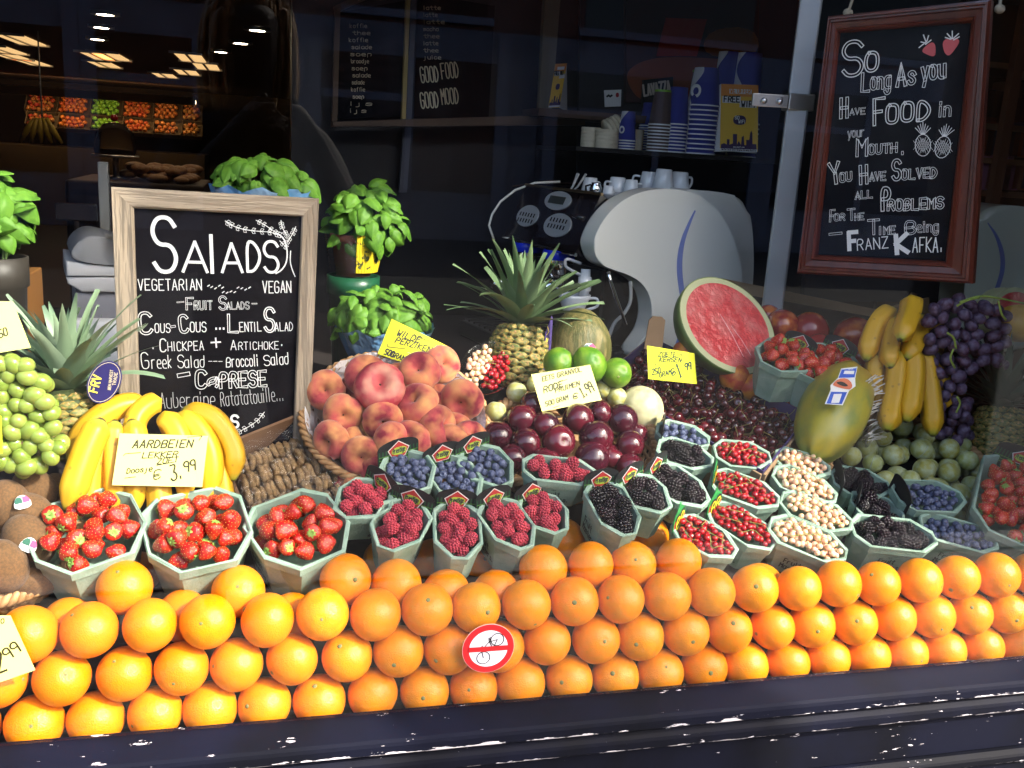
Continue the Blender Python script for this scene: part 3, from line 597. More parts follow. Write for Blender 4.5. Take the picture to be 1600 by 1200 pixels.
obj('body', mesh('body', lathe([(0, 0), (.016, 0), (.017, .02), (.012, .03), (.013, .034), (0, .034)], 16), CHR, True), kt); obj('handle', mesh('handle', tube([(-.014, 0, .028), (-.028, 0, .024), (-.026, 0, .008), (-.015, 0, .004)], .003, 6), BLK, True), kt)
cl = P(898, 478, 1.0); o = thing('coffee_cup', 'large white cup standing under the milk spout', 'cup', T(P(895, 492, 1.0)) @ RZ(-20)); 
obj('bowl', mesh('bowl', lathe([(0, .0), (.02, 0), (.024, .006), (.04, .045), (.041, .052), (.038, .052), (.02, .01), (0, .008)], 24), PORC, True), o); obj('handle', mesh('handle', tube(crom([(.036, 0, .044), (.056, 0, .044), (.058, 0, .026), (.03, 0, .014)], 4), .004, 6), PORC, True), o)
# second cream machine at the right edge
fg = Frame(1560, 400, .95, yaw=-20)
g2 = thing('coffee_grinder', 'cream machine with curved blue stripe at the far end', 'coffee machine', fg.M)
wn(obj('shell', mesh('shell', bprism(smoothpoly(fg.poly([(1500, 520), (1512, 400), (1525, 345), (1545, 323), (1585, 320), (1640, 330), (1660, 400), (1660, 540), (1500, 560)])), 0, .2, .02, 4), mat('pale_green_plastic', (.70, .73, .60), .2, coat=.4), True), g2))
c = [fg.uv(*p) for p in ((1543, 348), (1557, 368), (1566, 395), (1567, 420), (1560, 445), (1550, 468))]; ww = [1, 4, 6, 6, 6, 5]
lft = []; rgt = []
for i, q in enumerate(c):
    d = (c[min(i+1, len(c)-1)]-c[max(i-1, 0)]).normalized(); nn = Vector((-d.y, d.x)); lft.append(q+nn*ww[i]*mpp(.95)*.6); rgt.append(q-nn*ww[i]*mpp(.95)*.6)
obj('blue_stripe', mesh('blue_stripe', prism([tuple(v) for v in chaikin(lft, 2)+chaikin(rgt[::-1], 2)], -.002, -.0004), BLUEL), g2)

# ================================================================== cup shelf
YS = 1.62
s0, s1 = P(900, 239, YS), P(1190, 239, YS); zs = P(1050, 238.5, YS).z
tag(obj('cup_shelf', mesh('cup_shelf', box((s0.x-.02, YS-.06, zs-.014), (s1.x+.05, YM-.1, zs)), mat('shelf_black', (.02, .018, .018), .3))), 'dark glass shelf holding the paper cups', 'shelf')
def cup_paint(name, c1, c2, sw=True):
    M = bpy.data.materials.new(name); M.use_nodes = True; t = M.node_tree; N, L = t.nodes, t.links; b = N['Principled BSDF']; b.inputs['Roughness'].default_value = .5
    tc = N.new('ShaderNodeTexCoord'); sp = N.new('ShaderNodeSeparateXYZ'); L.new(tc.outputs['Object'], sp.inputs[0])
    a = N.new('ShaderNodeMath'); a.operation = 'MULTIPLY'; L.new(sp.outputs[2], a.inputs[0]); a.inputs[1].default_value = 45
    s = N.new('ShaderNodeMath'); s.operation = 'SINE'; L.new(a.outputs[0], s.inputs[0])
    m1 = N.new('ShaderNodeMath'); m1.operation = 'MULTIPLY_ADD'; L.new(s.outputs[0], m1.inputs[0]); m1.inputs[1].default_value = .018; L.new(sp.outputs[0], m1.inputs[2])
    g = N.new('ShaderNodeMath'); g.operation = 'GREATER_THAN'; L.new(m1.outputs[0], g.inputs[0]); g.inputs[1].default_value = .0
    x = N.new('ShaderNodeMix'); x.data_type = 'RGBA'; L.new(g.outputs[0], x.inputs[0]); x.inputs[6].default_value = (*c2, 1); x.inputs[7].default_value = (*c1, 1)
    L.new(x.outputs[2], b.inputs['Base Color']); return M
CB = (.05, .06, .32)
PCUP = cup_paint('blue_white_cup', CB, (.8, .8, .82)); PBLUE = mat('blue_cup', CB, .5); PBROWN = mat('brown_cup', (.13, .085, .075), .55); PWHITE = mat('white_cup', (.55, .54, .52), .5); LIME = mat('lime_band', (.25, .5, .03), .5); RIMW = mat('cup_rim', (.82, .82, .84), .5)
def pcup(r=.042, h=.11):                                 # upside down: narrow end up
    return lathe([(0, h-.008), (r*.66, h-.008), (r*.68, h), (r*.72, h), (r*.985, .008), (r, .008), (r*1.04, .004), (r*1.04, 0), (r*.97, 0), (r*.64, h-.012)], 32)
def stack(x, ybase, ytop, wpx, n, material, label, lime=False, ring=False, Y=YS+.02, zbase=None):
    z0 = zs if zbase is None else zbase; p = P(x, ybase, Y); k = mpp(Y); r = wpx*k/2/1.04; H = (ybase-ytop)*k; step = .012*r/.042; h = H-step*(n-1)
    h = max(h, .05); me = mesh('cup_body', pcup(r, h), material, True)
    for i in range(n):
        o = thing('paper_cup', label if i == n-1 else label.replace('top cup', 'cup nested'), 'paper cup', T((p.x, p.y, z0+i*step)) @ RZ(-65), label.split(' of ')[-1])
        obj('body', me, o)
        obj('rim', mesh('rim', lathe([(r*1.045, .0005), (r*1.055, .0025), (r*1.045, .0045)], 32), RIMW, True), o)
        if lime: obj('lime_band', mesh('lime_band', lathe([(r*.735, h-.006), (r*.728, h+.001), (r*.70, h+.001)], 32), LIME), o) if i == n-1 else None
        if ring and i == n-1:
            o2 = obj('ring_mark', mesh('ring_mark', xf(lathe([(r*.22, 0), (r*.4, 0), (r*.4, .001), (r*.22, .001)], 24), T((0, 0, h*.38)) @ RZ(0) @ Matrix.Rotation(R(90), 4, 'X') @ T((r*.1, 0, r*.9))), RIMW), o)
stack(1091, 237, 114, 50, 11, PCUP, 'blue and white top cup of the widest cup stack beside the wifi card', ring=True)
stack(1052, 237, 144, 36, 9, PBLUE, 'plain blue top cup of the stack left of the widest one')
stack(1027, 237, 150, 34, 9, PBROWN, 'brown top cup with lime band of the short brown stack', lime=True)
stack(1010, 224, 155, 26, 11, PBLUE, 'narrow blue top cup of the stack farthest left', Y=YS+.2)
stack(977, 237, 183, 28, 4, PCUP, 'small blue and white top cup of the low stack by the beige tubs', ring=True)
stack(1087, 200, 80, 36, 9, PBROWN, 'brown top cup with lime band of the tall brown stack behind', lime=True, Y=YS+.24)
stack(1125, 215, 66, 42, 8, PCUP, 'white and blue top cup of the tall stack behind the wifi card', Y=YS+.17)
stack(1158, 212, 62, 50, 8, PCUP, 'blue top cup with white loop of the tallest stack behind the wifi card', ring=True, Y=YS+.13)
TUB = mat('cream_tub', (.78, .68, .50), .5)
for x, y, Y, w_, h_, tilt, lab in ((922, 237, YS+.05, 30, 28, 0, 'stack of flat white lids at the end of the cup shelf'), (946, 237, YS, 34, 26, 0, 'squat round cream tub on the cup shelf'), (960, 212, YS+.1, 26, 24, 0, 'cream tub standing behind the small cup'), (997, 224, YS+.1, 14, 30, 0, 'narrow beige tub behind the small cups')):
    k = mpp(Y); p = P(x, y, Y); r, h = w_*k/2, h_*k; z0 = zs if y > 220 else zs+.0
    if y < 220: h += (p.z-zs)
    o = thing('food_tub', lab, 'tub', T((p.x, p.y, z0)))
    obj('body', mesh('body', lathe([(0, 0), (r, 0), (r*1.0, h*.1)] + [(r*(1.02 if i % 2 else .985), h*(.1+.8*i/9)) for i in range(10)] + [(r, h), (0, h)], 28), TUB, False), o)
lp = P(958, 186, YS+.08)
o = thing('lid_stack', 'tilted sleeve of cream lids leaning over the tubs', 'lids', T((lp.x, lp.y, lp.z-.03)) @ RY(62))
for i in range(4): obj('lid', mesh('lid', xf(lathe([(0, 0), (.036, 0), (.038, .006), (.034, .012), (0, .012)], 24), T((0, 0, -.02+i*.013))), TUB, True), o)
# wifi cards
WY = mat('wifi_yellow', (.85, .52, .06), .5); WO = mat('wifi_orange', (.75, .28, .05), .5); WW = mat('wifi_white', (.75, .74, .74), .6); WP = mat('wifi_purple', (.05, .025, .09), .6); WK = mat('print_black', (.02, .02, .02), .6)
def wifi(c, Y, label, side, full):
    f = Frame(c[3][0], c[3][1], Y, lean=6, yaw=-6 if full else 12); o = thing('wifi_card', label, 'card', f.M)
    tl, tr, br, bl = c
    obj('front', mesh('front', prism(f.poly([tl, tr, br, bl][::-1]), 0, .0015), WY), o)
    obj('orange_top', mesh('orange_top', prism(f.poly([bl_ for bl_ in (tl, tr, (tr[0]+(br[0]-tr[0])*.18, tr[1]+(br[1]-tr[1])*.18), (tl[0]+(bl[0]-tl[0])*.18, tl[1]+(bl[1]-tl[1])*.18))][::-1]), -.0006, -.0001), WO), o)
    obj('back', mesh('back', ([Vector((*[f.uv(*p)[0]], .0015, f.uv(*p)[1])) for p in side[:2]]+[Vector((f.uv(*p)[0], .05, f.uv(*p)[1])) for p in side[2:]]+[Vector((f.uv(*p)[0], .0025, f.uv(*p)[1])) for p in side[:2]]+[Vector((f.uv(*p)[0], .051, f.uv(*p)[1])) for p in side[2:]], [(0, 1, 2, 3), (7, 6, 5, 4), (0, 4, 5, 1), (1, 5, 6, 2), (2, 6, 7, 3), (3, 7, 4, 0)]), WW), o)
    def q(u, v): return (tl[0]+(tr[0]-tl[0])*u+(bl[0]-tl[0])*v, tl[1]+(tr[1]-tl[1])*u+(bl[1]-tl[1])*v)
    sky_ = [(.02, .96), (.02, .9), (.1, .88), (.18, .9), (.18, .82), (.25, .82), (.25, .9), (.34, .88), (.34, .74), (.45, .74), (.45, .9), (.5, .84), (.56, .9), (.58, .78), (.63, .76), (.65, .9), (.7, .9), (.7, .82), (.78, .82), (.8, .72), (.83, .68), (.86, .72), (.87, .88), (.97, .88), (.98, .96)]
    obj('skyline', mesh('skyline', prism(f.poly([q(*s) for s in sky_])[::-1], -.0009, -.0001), WP), o)
    obj('foot_strip', mesh('foot_strip', prism(f.poly([q(0, .96), q(1, .96), q(1, 1), q(0, 1)][::-1]), -.0006, -.0001), WW), o)
    obj('badge', mesh('badge', prism(smoothpoly(f.poly([q(.34, .46), q(.68, .46), q(.68, .6), q(.34, .6)][::-1])), -.0009, -.0001), WP), o)
    for (u0, v0, u1, v1) in ((.22, .07, .82, .14), (.04, .18, .53, .28), (.5, .24, .96, .34)): obj('white_label', mesh('white_label', prism(f.poly([q(u0, v0), q(u1, v0), q(u1, v1), q(u0, v1)][::-1]), -.001, -.0007), WW), o)
    if full:
        write(o, f, 'WE OFFER', q(.25, .13), q(.79, .13), 7, WO, .18, lift=.0012); write(o, f, 'FREE', q(.08, .265), q(.5, .265), 9, WK, .22, lift=.0012); write(o, f, 'WIFI', q(.55, .33), q(.93, .33), 9, WK, .22, lift=.0012)
        write(o, f, 'SO', q(.38, .52), q(.5, .52), 5, WW, .2, lift=.001); write(o, f, 'WIFI', q(.48, .575), q(.66, .575), 5, WW, .2, lift=.001); write(o, f, 'www.sowifi.com', q(.35, .94), q(.65, .94), 2, WW, .2, lift=.001)
        write(o, f, 'Netherlands Spain Belgium Germany Austria', q(.04, .985), q(.96, .985), 2.5, WK, .2, lift=.0008)
    else: write(o, f, 'FREE WIFI', q(.05, .26), q(.9, .26), 6, WK, .2, lift=.0012)
wifi(((1127, 131), (1185, 133), (1184, 237), (1125, 236)), YS-.03, 'yellow free wifi tent card with a skyline beside the paper cups', ((1127, 131), (1125, 236), (1108, 237), (1126, 131)), True)
wifi(((868, 100), (886, 99), (874, 168), (857, 168)), 1.88, 'small yellow wifi tent card seen edge on beside the pale post', ((886, 99), (874, 168), (898, 171), (887, 99)), False)
p = P(878, 170, 1.88); tag(obj('wall_shelf', mesh('wall_shelf', box((p.x-.1, 1.80, p.z-.03), (P(1010, 170, 1.88).x, YM-.09, p.z-.006)), WOODM)), 'dark wall shelf under the small tent cards', 'shelf')
f = Frame(957, 168, 1.86, lean=8); o = thing('notice_card', 'small white notice card with a black moustache mark', 'card', f.M)
obj('card', mesh('card', prism(f.poly([(945, 167), (970, 166), (971, 140), (944, 141)]), 0, .002), WW), o); line(o, f, [(948, 151), (951, 149), (953, 151), (956, 149)], .006, WK, .001); obj('red_dot', mesh('red_dot', prism(smoothpoly(f.poly([(962, 152), (967, 152), (967, 145), (962, 145)])), -.001, -.0001), mat('dot_red', (.4, .01, .02), .5)), o)

# ================================================================== quote board hung on ropes, metal post
MAHO = mat('mahogany', (.13, .026, .014), .36, col2=(.08, .016, .009), scale=5, stretch=(6, 6, .8), bump=.05, coat=.2)
TLq, TRq, BLq = (1300, 28), (1553, 2), (1251, 426)
yl, yr = .66, .42
pTL, pBL, pTR = P(*TLq, yl), P(*BLq, yl), P(*TRq, yr)
fk = Frame(0, 0, 0); xd = (pTR-pTL); xd.z *= .2
fk.M = axes_m(pBL, xd, pTL-pBL); fk.I = fk.M.inverted(); fk.o = pBL.copy(); fk.n = (fk.M.to_3x3() @ Vector((0, 1, 0))).normalized()
kb = thing('quote_board', 'mahogany framed blackboard with a chalked food quote and strawberries', 'blackboard', fk.M)
oc = [fk.uv(*q) for q in (TLq, TRq, (1524, 442), BLq)]; ic = [fk.uv(*q) for q in ((1314, 52), (1519, 36), (1478, 408), (1279, 398))]
def lerp(a, b, t_): return a+(b-a)*t_
names = ['frame_top', 'frame_side', 'frame_bottom', 'frame_side']
for i in range(4):
    j = (i+1) % 4; V, F = [], []
    lay = [(0, .0), (0, -.022), (.12, -.030), (.22, -.030), (.26, -.024), (.36, -.024), (.42, -.019), (.72, -.017), (.78, -.021), (.92, -.016), (1, -.006), (1, .0)]
    for t_, y in lay:
        for cc in (i, j): q = lerp(oc[cc], ic[cc], t_); V.append((q.x, y, q.y))
    for k in range(len(lay)-1): F.append((2*k, 2*k+2, 2*k+3, 2*k+1))
    obj('frame_rail', mesh('frame_rail', (V, F), MAHO), kb)
obj('panel', mesh('panel', prism([tuple(q) for q in ic][::-1], -.003, .004), BOARDM), kb)
def kw(txt, x0, y0, x1, y1, cap, ol=.07, sc=False, w=.036): write(kb, fk, txt, (x0, y0), (x1, y1), cap, CHALK, w if ol else w*2, ol, sc, lift=.004)
kw('S', 1318, 120, 1349, 116, 52, .045, w=.03); kw('o', 1353, 112, 1373, 110, 42, .05, w=.04); kw('L', 1348, 143, 1360, 142, 28); kw('ong', 1362, 140, 1392, 137, 26)
kw('A', 1403, 135, 1417, 133, 34); kw('s', 1420, 132, 1431, 131, 28); kw('you', 1442, 126, 1478, 121, 30); kw('H', 1315, 184, 1325, 183, 30); kw('ave', 1329, 180, 1352, 178, 14, sc=True)
kw('F', 1367, 195, 1384, 193, 40, .05); kw('ood', 1387, 192, 1450, 187, 42, .05, sc=True); kw('in', 1468, 182, 1486, 181, 22)
kw('your', 1326, 215, 1352, 213, 14, .05); kw('M', 1340, 244, 1356, 243, 27); kw('outh,', 1359, 241, 1412, 237, 21, sc=True); kw('Y', 1300, 288, 1316, 285, 32); kw('ou', 1314, 284, 1331, 282, 20, sc=True)
kw('H', 1346, 287, 1356, 286, 28); kw('ave', 1360, 283, 1384, 281, 19, sc=True); kw('S', 1396, 281, 1408, 280, 30); kw('olved', 1411, 280, 1463, 277, 22, sc=True)
kw('all', 1338, 311, 1363, 309, 17, sc=True); kw('P', 1380, 329, 1392, 328, 34); kw('roblems', 1389, 329, 1473, 325, 24, sc=True); kw('F', 1298, 346, 1305, 346, 18); kw('or', 1305, 345, 1320, 344, 15, sc=True); kw('T', 1326, 344, 1338, 343, 17); kw('he', 1337, 344, 1350, 343, 15, sc=True)
kw('T', 1358, 366, 1376, 365, 22); kw('ime', 1376, 366, 1399, 365, 18, sc=True); kw('B', 1416, 366, 1432, 365, 20); kw('eing', 1434, 363, 1467, 361, 16)
kw('-', 1298, 376, 1318, 374, 20, .08); kw('F', 1328, 390, 1342, 389, 27, .0, w=.12); kw('ranz', 1341, 391, 1388, 387, 26, 0, True, w=.03); kw('K', 1402, 396, 1422, 394, 29, 0, w=.12); kw('afka.', 1427, 394, 1476, 393, 34, 0, True, w=.025)
PINK = mat('pink_chalk', (.62, .12, .13), .9)
for pts in ([(1439, 80), (1455, 66), (1462, 68), (1463, 85), (1459, 89), (1450, 86)], [(1473, 67), (1480, 60), (1497, 60), (1501, 66), (1488, 84), (1482, 88), (1476, 82)]):
    obj('drawn_strawberry', mesh('drawn_strawberry', prism(smoothpoly(fk.poly(pts))[::-1], -.0045, -.0032), PINK), kb)
for a in (((1437, 75), (1447, 67)), ((1440, 66), (1449, 68)), ((1444, 55), (1448, 66)), ((1452, 56), (1449, 66)), ((1456, 63), (1447, 70)), ((1481, 53), (1488, 61)), ((1489, 49), (1489, 61)), ((1499, 53), (1490, 61)), ((1478, 59), (1487, 62)), ((1500, 58), (1491, 63))): line(kb, fk, a, .0022, CHALK, .005)
for cx_, cy_, tilt in ((1443, 227, 0), (1474, 230, .12)):
    ell = [(cx_+12*math.cos(t_)+tilt*20*math.sin(-t_), cy_+17*math.sin(t_)) for t_ in [i*math.pi/9 for i in range(19)]]; line(kb, fk, ell, .0014, CHALK, .004, 'drawn_pineapple')
    for i in range(-3, 4):
        line(kb, fk, [(cx_+i*3.3-5, cy_+13-abs(i)*2), (cx_+i*3.3+5, cy_-13+abs(i)*2)], .0007, CHALK, .004); line(kb, fk, [(cx_+i*3.3+5, cy_+13-abs(i)*2), (cx_+i*3.3-5, cy_-13+abs(i)*2)], .0007, CHALK, .004)
        line(kb, fk, [(cx_+i*.8+tilt*20, cy_-17), (cx_+i*4+tilt*50, cy_-36+abs(i)*3)], .0013, CHALK, .004)
ROPE = mat('rope', (.4, .34, .25), .9)
for p0, p1 in (((1325, 20), (1345, -40)), ((1562, 14), (1566, -40))):
    y_ = yl if p0[0] < 1400 else yr
    a = P(*p0, y_+.0); b = P(*p1, y_+.02); r_ = thing('hanging_rope', 'pale knotted rope from which the quote board hangs, '+('post side' if p0[0] < 1400 else 'far side'), 'rope', T(a))
    obj('cord', mesh('cord', tube([(0, 0, 0), b-a, (b.x-a.x, b.y-a.y, ZC-a.z)], .003, 6), ROPE), r_); obj('knot', mesh('knot', xf(ico(2, .009), S(1.3, .8, 1)), ROPE, True), r_)
ALU = mat('aluminium_post', (.42, .43, .45), .42, col2=(.34, .35, .37), scale=3, metal=.55)
fa = Frame(0, 0, .78)
ap = thing('metal_post', 'square aluminium post with a bolted bracket left of the quote board', 'post', fa.M)
a_, b_ = fa.uv(1251, 0), fa.uv(1195, 450); xa = (a_.x+b_.x)/2; wdt = (fa.uv(1287, 0)-fa.uv(1251, 0)).length
z_lo = (fa.I @ Vector((0, 0, .99))).z; z_hi = (fa.I @ Vector((0, 0, ZC-.002))).z
obj('tube', mesh('tube', xf(bbox((-.024, -.024, z_lo), (.024, .024, z_hi), .005), T((xa+wdt*.45, 0, 0)) @ RZ(-28)), ALU), ap)
zb_ = fa.uv(1240, 160).y
br = obj('bracket', mesh('bracket', xf(join(bbox((-.029, -.029, zb_-.018), (.029, .029, zb_+.018), .003), bbox((-.11, -.03, zb_-.015), (-.0295, -.02, zb_+.013), .002)), T((xa+wdt*.45, 0, 0)) @ RZ(-14)), mat('bracket_zinc', (.5, .47, .45), .3, metal=.9)), ap)
for dx in (-.05, -.085): obj('bolt', mesh('bolt', xf(ico(2, .008), T((xa+wdt*.45, 0, 0)) @ RZ(-14) @ T((dx, -.031, zb_-.002))), STEEL, True), br)
pole('wall_channel', 'dark grey steel channel behind the hanging quote board', 'channel', [(1262, 300), (1250, 470), (1460, 470), (1475, 300)], 1.7, mat('grey_blue_panel', (.03, .035, .045), .5), .02)
# shelves with packs at the right edge
rs = thing('wall_rack', 'dim wooden rack with packs beyond the quote board', 'shelf', T((0, 0, 0)))
YR = 1.8
for k, y in enumerate((95, 192, 246, 298)):
    a, b = P(1538, y, YR), P(1640, y-4, YR); obj('shelf', mesh('shelf', box((a.x-.3, YR, a.z-.02), (b.x+.3, YR+.25, a.z)), mat('rack_wood', (.2, .1, .05), .6)), rs)
obj('back', mesh('back', box((P(1500, 100, YR).x, YR+.26, .05), (P(1660, 100, YR).x+.5, YR+.28, ZC-.01)), WALL), rs)
obj('upright', mesh('upright', box((P(1566, 200, YR).x-.02, YR-.03, .041), (P(1566, 200, YR).x+.02, YR-.001, ZC-.01)), mat('rack_upright', (.16, .07, .04), .6)), rs)
rr = random.Random(9)
for y, cs in ((192, ((.05, .02, .02), (.1, .04, .02))), (246, ((.2, .05, .02), (.06, .05, .08))), (298, ((.35, .15, .25), (.3, .1, .05), (.25, .2, .3)))):
    for i in range(6):
        x = 1545+i*14; a = P(x, y, YR); h = rr.uniform(.09, .15); w_ = .035
        m_ = mat(f'pack{y}_{i%len(cs)}', cs[i % len(cs)], .5)
        o = obj('product_pack', mesh('product_pack', bbox((-w_, 0, 0), (w_, .08, h), .004), m_), None, T((a.x, YR+.03, a.z+.001))); tag(o, f'dim product pack on the {"top" if y == 192 else "middle" if y == 246 else "lowest"} rack shelf at the far end', 'pack', 'packs on the dim rack')

# ================================================================== salad board
fs = Frame(187, 640, .42, lean=3)
sb = thing('salad_board', 'blackboard in a pale weathered wood frame listing salads', 'blackboard', fs.M)
WOODL = mat('weathered_wood', (.36, .29, .215), .8, col2=(.23, .175, .12), scale=5, lo=.3, hi=.7, stretch=(9, 9, .8), bump=.3, bscale=8); WOODH = mat('weathered_wood_rail', (.36, .29, .215), .8, col2=(.23, .175, .12), scale=5, lo=.3, hi=.7, stretch=(.8, 9, 9), bump=.3, bscale=8)
oc = [fs.uv(*q) for q in ((175, 292), (498, 310), (480, 760), (193, 745))]; ic = [fs.uv(*q) for q in ((210, 325), (471, 338), (456, 715), (222, 705))]
for i in range(4):
    j = (i+1) % 4; V, F = [], []
    lay = [(0, .014), (0, -.012), (.03, -.014), (.9, -.014), (1, -.010), (1, .004)]
    for t_, y in lay:
        for cc in (i, j): q = lerp(oc[cc], ic[cc], t_); V.append((q.x, y, q.y))
    for k in range(len(lay)-1): F.append((2*k, 2*k+2, 2*k+3, 2*k+1))
    obj('frame_rail', mesh('frame_rail', (V, F), WOODL if i % 2 else WOODH), sb)
obj('panel', mesh('panel', prism([tuple(q) for q in ic][::-1], -.003, .01), mat('glossy_blackboard', (.010, .009, .011), .2, spec=.3, col2=(.024, .022, .025), scale=5, lo=.5, hi=.9)), sb)
obj('back', mesh('back', prism([tuple(lerp(a, b, .06)) for a, b in zip(oc, ic)][::-1], .0105, .0135), mat('board_back', (.25, .18, .1), .8)), sb)
def sw_(txt, x0, y0, x1, y1, cap, ol=0, sc=False, w=.1, m_=CHALK): write(sb, fs, txt, (x0, y0), (x1, y1), cap, m_, w*.85 if not ol else w*.42, ol, sc, lift=.004)
sw_('S', 241, 424, 278, 424, 84, w=.085); sw_('A', 287, 424, 328, 425, 47, w=.11); sw_('I', 327, 425, 345, 425, 58, w=.11); sw_('A', 348, 425, 382, 425, 45, w=.11); sw_('D', 387, 424, 408, 424, 46, w=.11); sw_('S', 413, 425, 436, 425, 48, w=.1)
sw_('VEGETARIAN', 217, 453, 316, 453, 17); sw_('VEGAN', 411, 457, 455, 457, 18)
sw_('-', 278, 478, 289, 477, 12, .06); sw_('F', 292, 483, 303, 483, 18, .07); sw_('RUIT', 304, 483, 332, 483, 13, .07); sw_('S', 343, 483, 354, 483, 20, .06); sw_('ALADS', 355, 483, 390, 482, 11, .06); sw_('-', 394, 480, 402, 480, 12, .05)
sw_('C', 221, 521, 240, 520, 32, .06); sw_('ous', 243, 519, 266, 519, 21, sc=True, w=.07); sw_('-', 270, 519, 276, 518, 18, .08); sw_('C', 283, 519, 296, 518, 26, .07); sw_('ous', 298, 518, 322, 518, 23, sc=True, w=.07); sw_('***', 337, 516, 352, 516, 12, w=.25)
sw_('L', 358, 518, 373, 518, 27, .06); sw_('entil', 375, 518, 408, 517, 22, sc=True, w=.07); sw_('S', 414, 517, 429, 517, 36, .045); sw_('alad', 430, 517, 457, 516, 20, sc=True, w=.07)
sw_('*', 238, 546, 244, 546, 12, w=.2); sw_('C', 251, 549, 261, 549, 20); sw_('HICKPEA', 263, 548, 319, 546, 14); sw_('+', 331, 546, 347, 545, 22, w=.12); sw_('A', 361, 546, 370, 546, 15); sw_('RTICHOKE', 373, 546, 436, 545, 12); sw_('*', 439, 541, 443, 541, 10, w=.2)
sw_('G', 223, 576, 235, 575, 25, w=.06); sw_('reek', 238, 575, 270, 574, 20, w=.07); sw_('S', 278, 574, 288, 574, 20, w=.07); sw_('alad', 289, 574, 320, 573, 18, w=.07); sw_('---', 326, 569, 348, 569, 10, w=.1); sw_('B', 354, 573, 361, 573, 15, w=.1); sw_('roccoli', 363, 573, 404, 571, 18, w=.08); sw_('S', 413, 571, 423, 570, 16, w=.09); sw_('alad', 424, 570, 451, 568, 18, w=.08)
sw_('-', 282, 598, 299, 595, 24, .12); sw_('C', 308, 605, 323, 605, 26, .09); sw_('@', 326, 606, 341, 605, 23, .07); sw_('PRESE', 345, 605, 417, 602, 23, .09)
sw_('Aubergine', 251, 637, 337, 634, 24, w=.05, m_=mat('chalk_grey', (.5, .5, .5), .9)); sw_('Ratatatouille...', 346, 634, 444, 625, 22, w=.05, m_=mat('chalk_grey', (.5, .5, .5), .9)); sw_('GAS', 332, 668, 373, 667, 19, w=.22)
def sprig(pts, n, ln, w=.0011):
    v = chaikin([fs.uv(*p) for p in pts], 3); line(sb, None, [tuple(q) for q in v], w, CHALK, .004, 'drawn_stem')
    for i in range(n):
        k = int((i+.3)*(len(v)-1)/n); q = v[k]; d = (v[min(k+1, len(v)-1)]-v[max(k-1, 0)]).normalized(); nn = Vector((-d.y, d.x))
        for s_ in (1, -1): 
            a = q; tip = q-d*ln*.9+nn*s_*ln*.6; mid1 = q-d*ln*.3+nn*s_*ln*.65; mid2 = q-d*ln*.7+nn*s_*ln*.2
            line(sb, None, [tuple(a), tuple(mid1), tuple(tip), tuple(mid2), tuple(a)], .0007, CHALK, .004, 'drawn_leaf')
sprig([(434, 366), (420, 362), (400, 361), (378, 358), (362, 352), (352, 345)], 9, .007); sprig([(428, 361), (412, 350), (400, 344)], 4, .006)
line(sb, fs, [(432, 364), (444, 372), (449, 390), (448, 410), (440, 422), (431, 427)], .0022, CHALK, .004, 'drawn_stem', 2); line(sb, fs, [(454, 392), (453, 408), (456, 420), (461, 432)], .0016, CHALK, .004, 'drawn_stem', 2)
sprig([(447, 366), (440, 354), (439, 344)], 4, .006); sprig([(450, 376), (458, 364), (462, 354)], 4, .006); sprig([(445, 384), (437, 376)], 2, .006); sprig([(377, 672), (392, 664), (404, 655), (413, 643)], 5, .007)
for x, y in ((326, 446), (331, 448), (337, 450), (343, 446), (348, 449), (349, 456), (355, 457), (361, 455), (367, 456), (372, 449), (378, 450), (384, 452), (390, 449)): line(sb, fs, [(x-1.5, y+1), (x+1.5, y-1)], .0016, CHALK, .004, 'drawn_mark')

# ================================================================== cash register behind the board
fc = Frame(140, 470, 1.15, yaw=12)
cr = thing('cash_register', 'grey and white cash register behind the left pineapple', 'cash register', fc.M)
GREYR = mat('register_grey', (.25, .25, .26), .5); WHR = mat('register_white', (.52, .52, .53), .45)
obj('top', mesh('top', bprism(smoothpoly(fc.poly([(108, 406), (114, 384), (138, 365), (175, 374), (215, 385), (215, 416), (150, 412)])), -.01, .24, .006), GREYR, True), cr)
obj('body', mesh('body', bprism(fc.poly([(104, 408), (150, 414), (215, 418), (215, 432), (104, 432)]), 0, .25, .005), WHR, True), cr)
obj('body', mesh('body', bprism(fc.poly([(104, 434), (215, 434), (215, 458), (128, 457), (106, 444)]), 0.004, .25, .005), WHR, True), cr)
obj('stand', mesh('stand', box((fc.uv(120, 458).x, .02, (fc.I @ Vector((0, 0, .986))).z), (fc.uv(215, 458).x, .3, fc.uv(150, 459).y)), mat('register_base', (.28, .28, .32), .5)), cr)
tag(obj('dark_display', mesh('dark_display', xf(bbox((-.05, -.01, 0), (.05, .01, .045), .004), T(P(120, 345, 1.5))), BLK)), 'black customer display unit above the cash register', 'display')
pd = P(120, 345, 1.5); tag(obj('display_pole', mesh('display_pole', tube([(pd.x, pd.y, .986), (pd.x, pd.y, pd.z-.001)], .008, 8), BLK)), 'thin black pole carrying the customer display', 'pole')
pg = P(163, 300, 1.6); tag(obj('grey_post', mesh('grey_post', bbox((pg.x-.013, pg.y-.013, .986), (pg.x+.013, pg.y+.013, P(163, 253, 1.6).z), .003), mat('post_grey', (.24, .235, .22), .5))), 'short grey post standing behind the salad board', 'post')
bg = P(155, 530, .75); o = thing('paper_bag', 'white paper bag with green print behind the left pineapple', 'bag', T((bg.x, bg.y, .99)))
obj('bag', mesh('bag', bbox((-.06, -.02, 0), (.08, .03, P(155, 500, .75).z-.99), .008), mat('white_paper', (.75, .75, .76), .8, bump=.3, bscale=8), True), o)
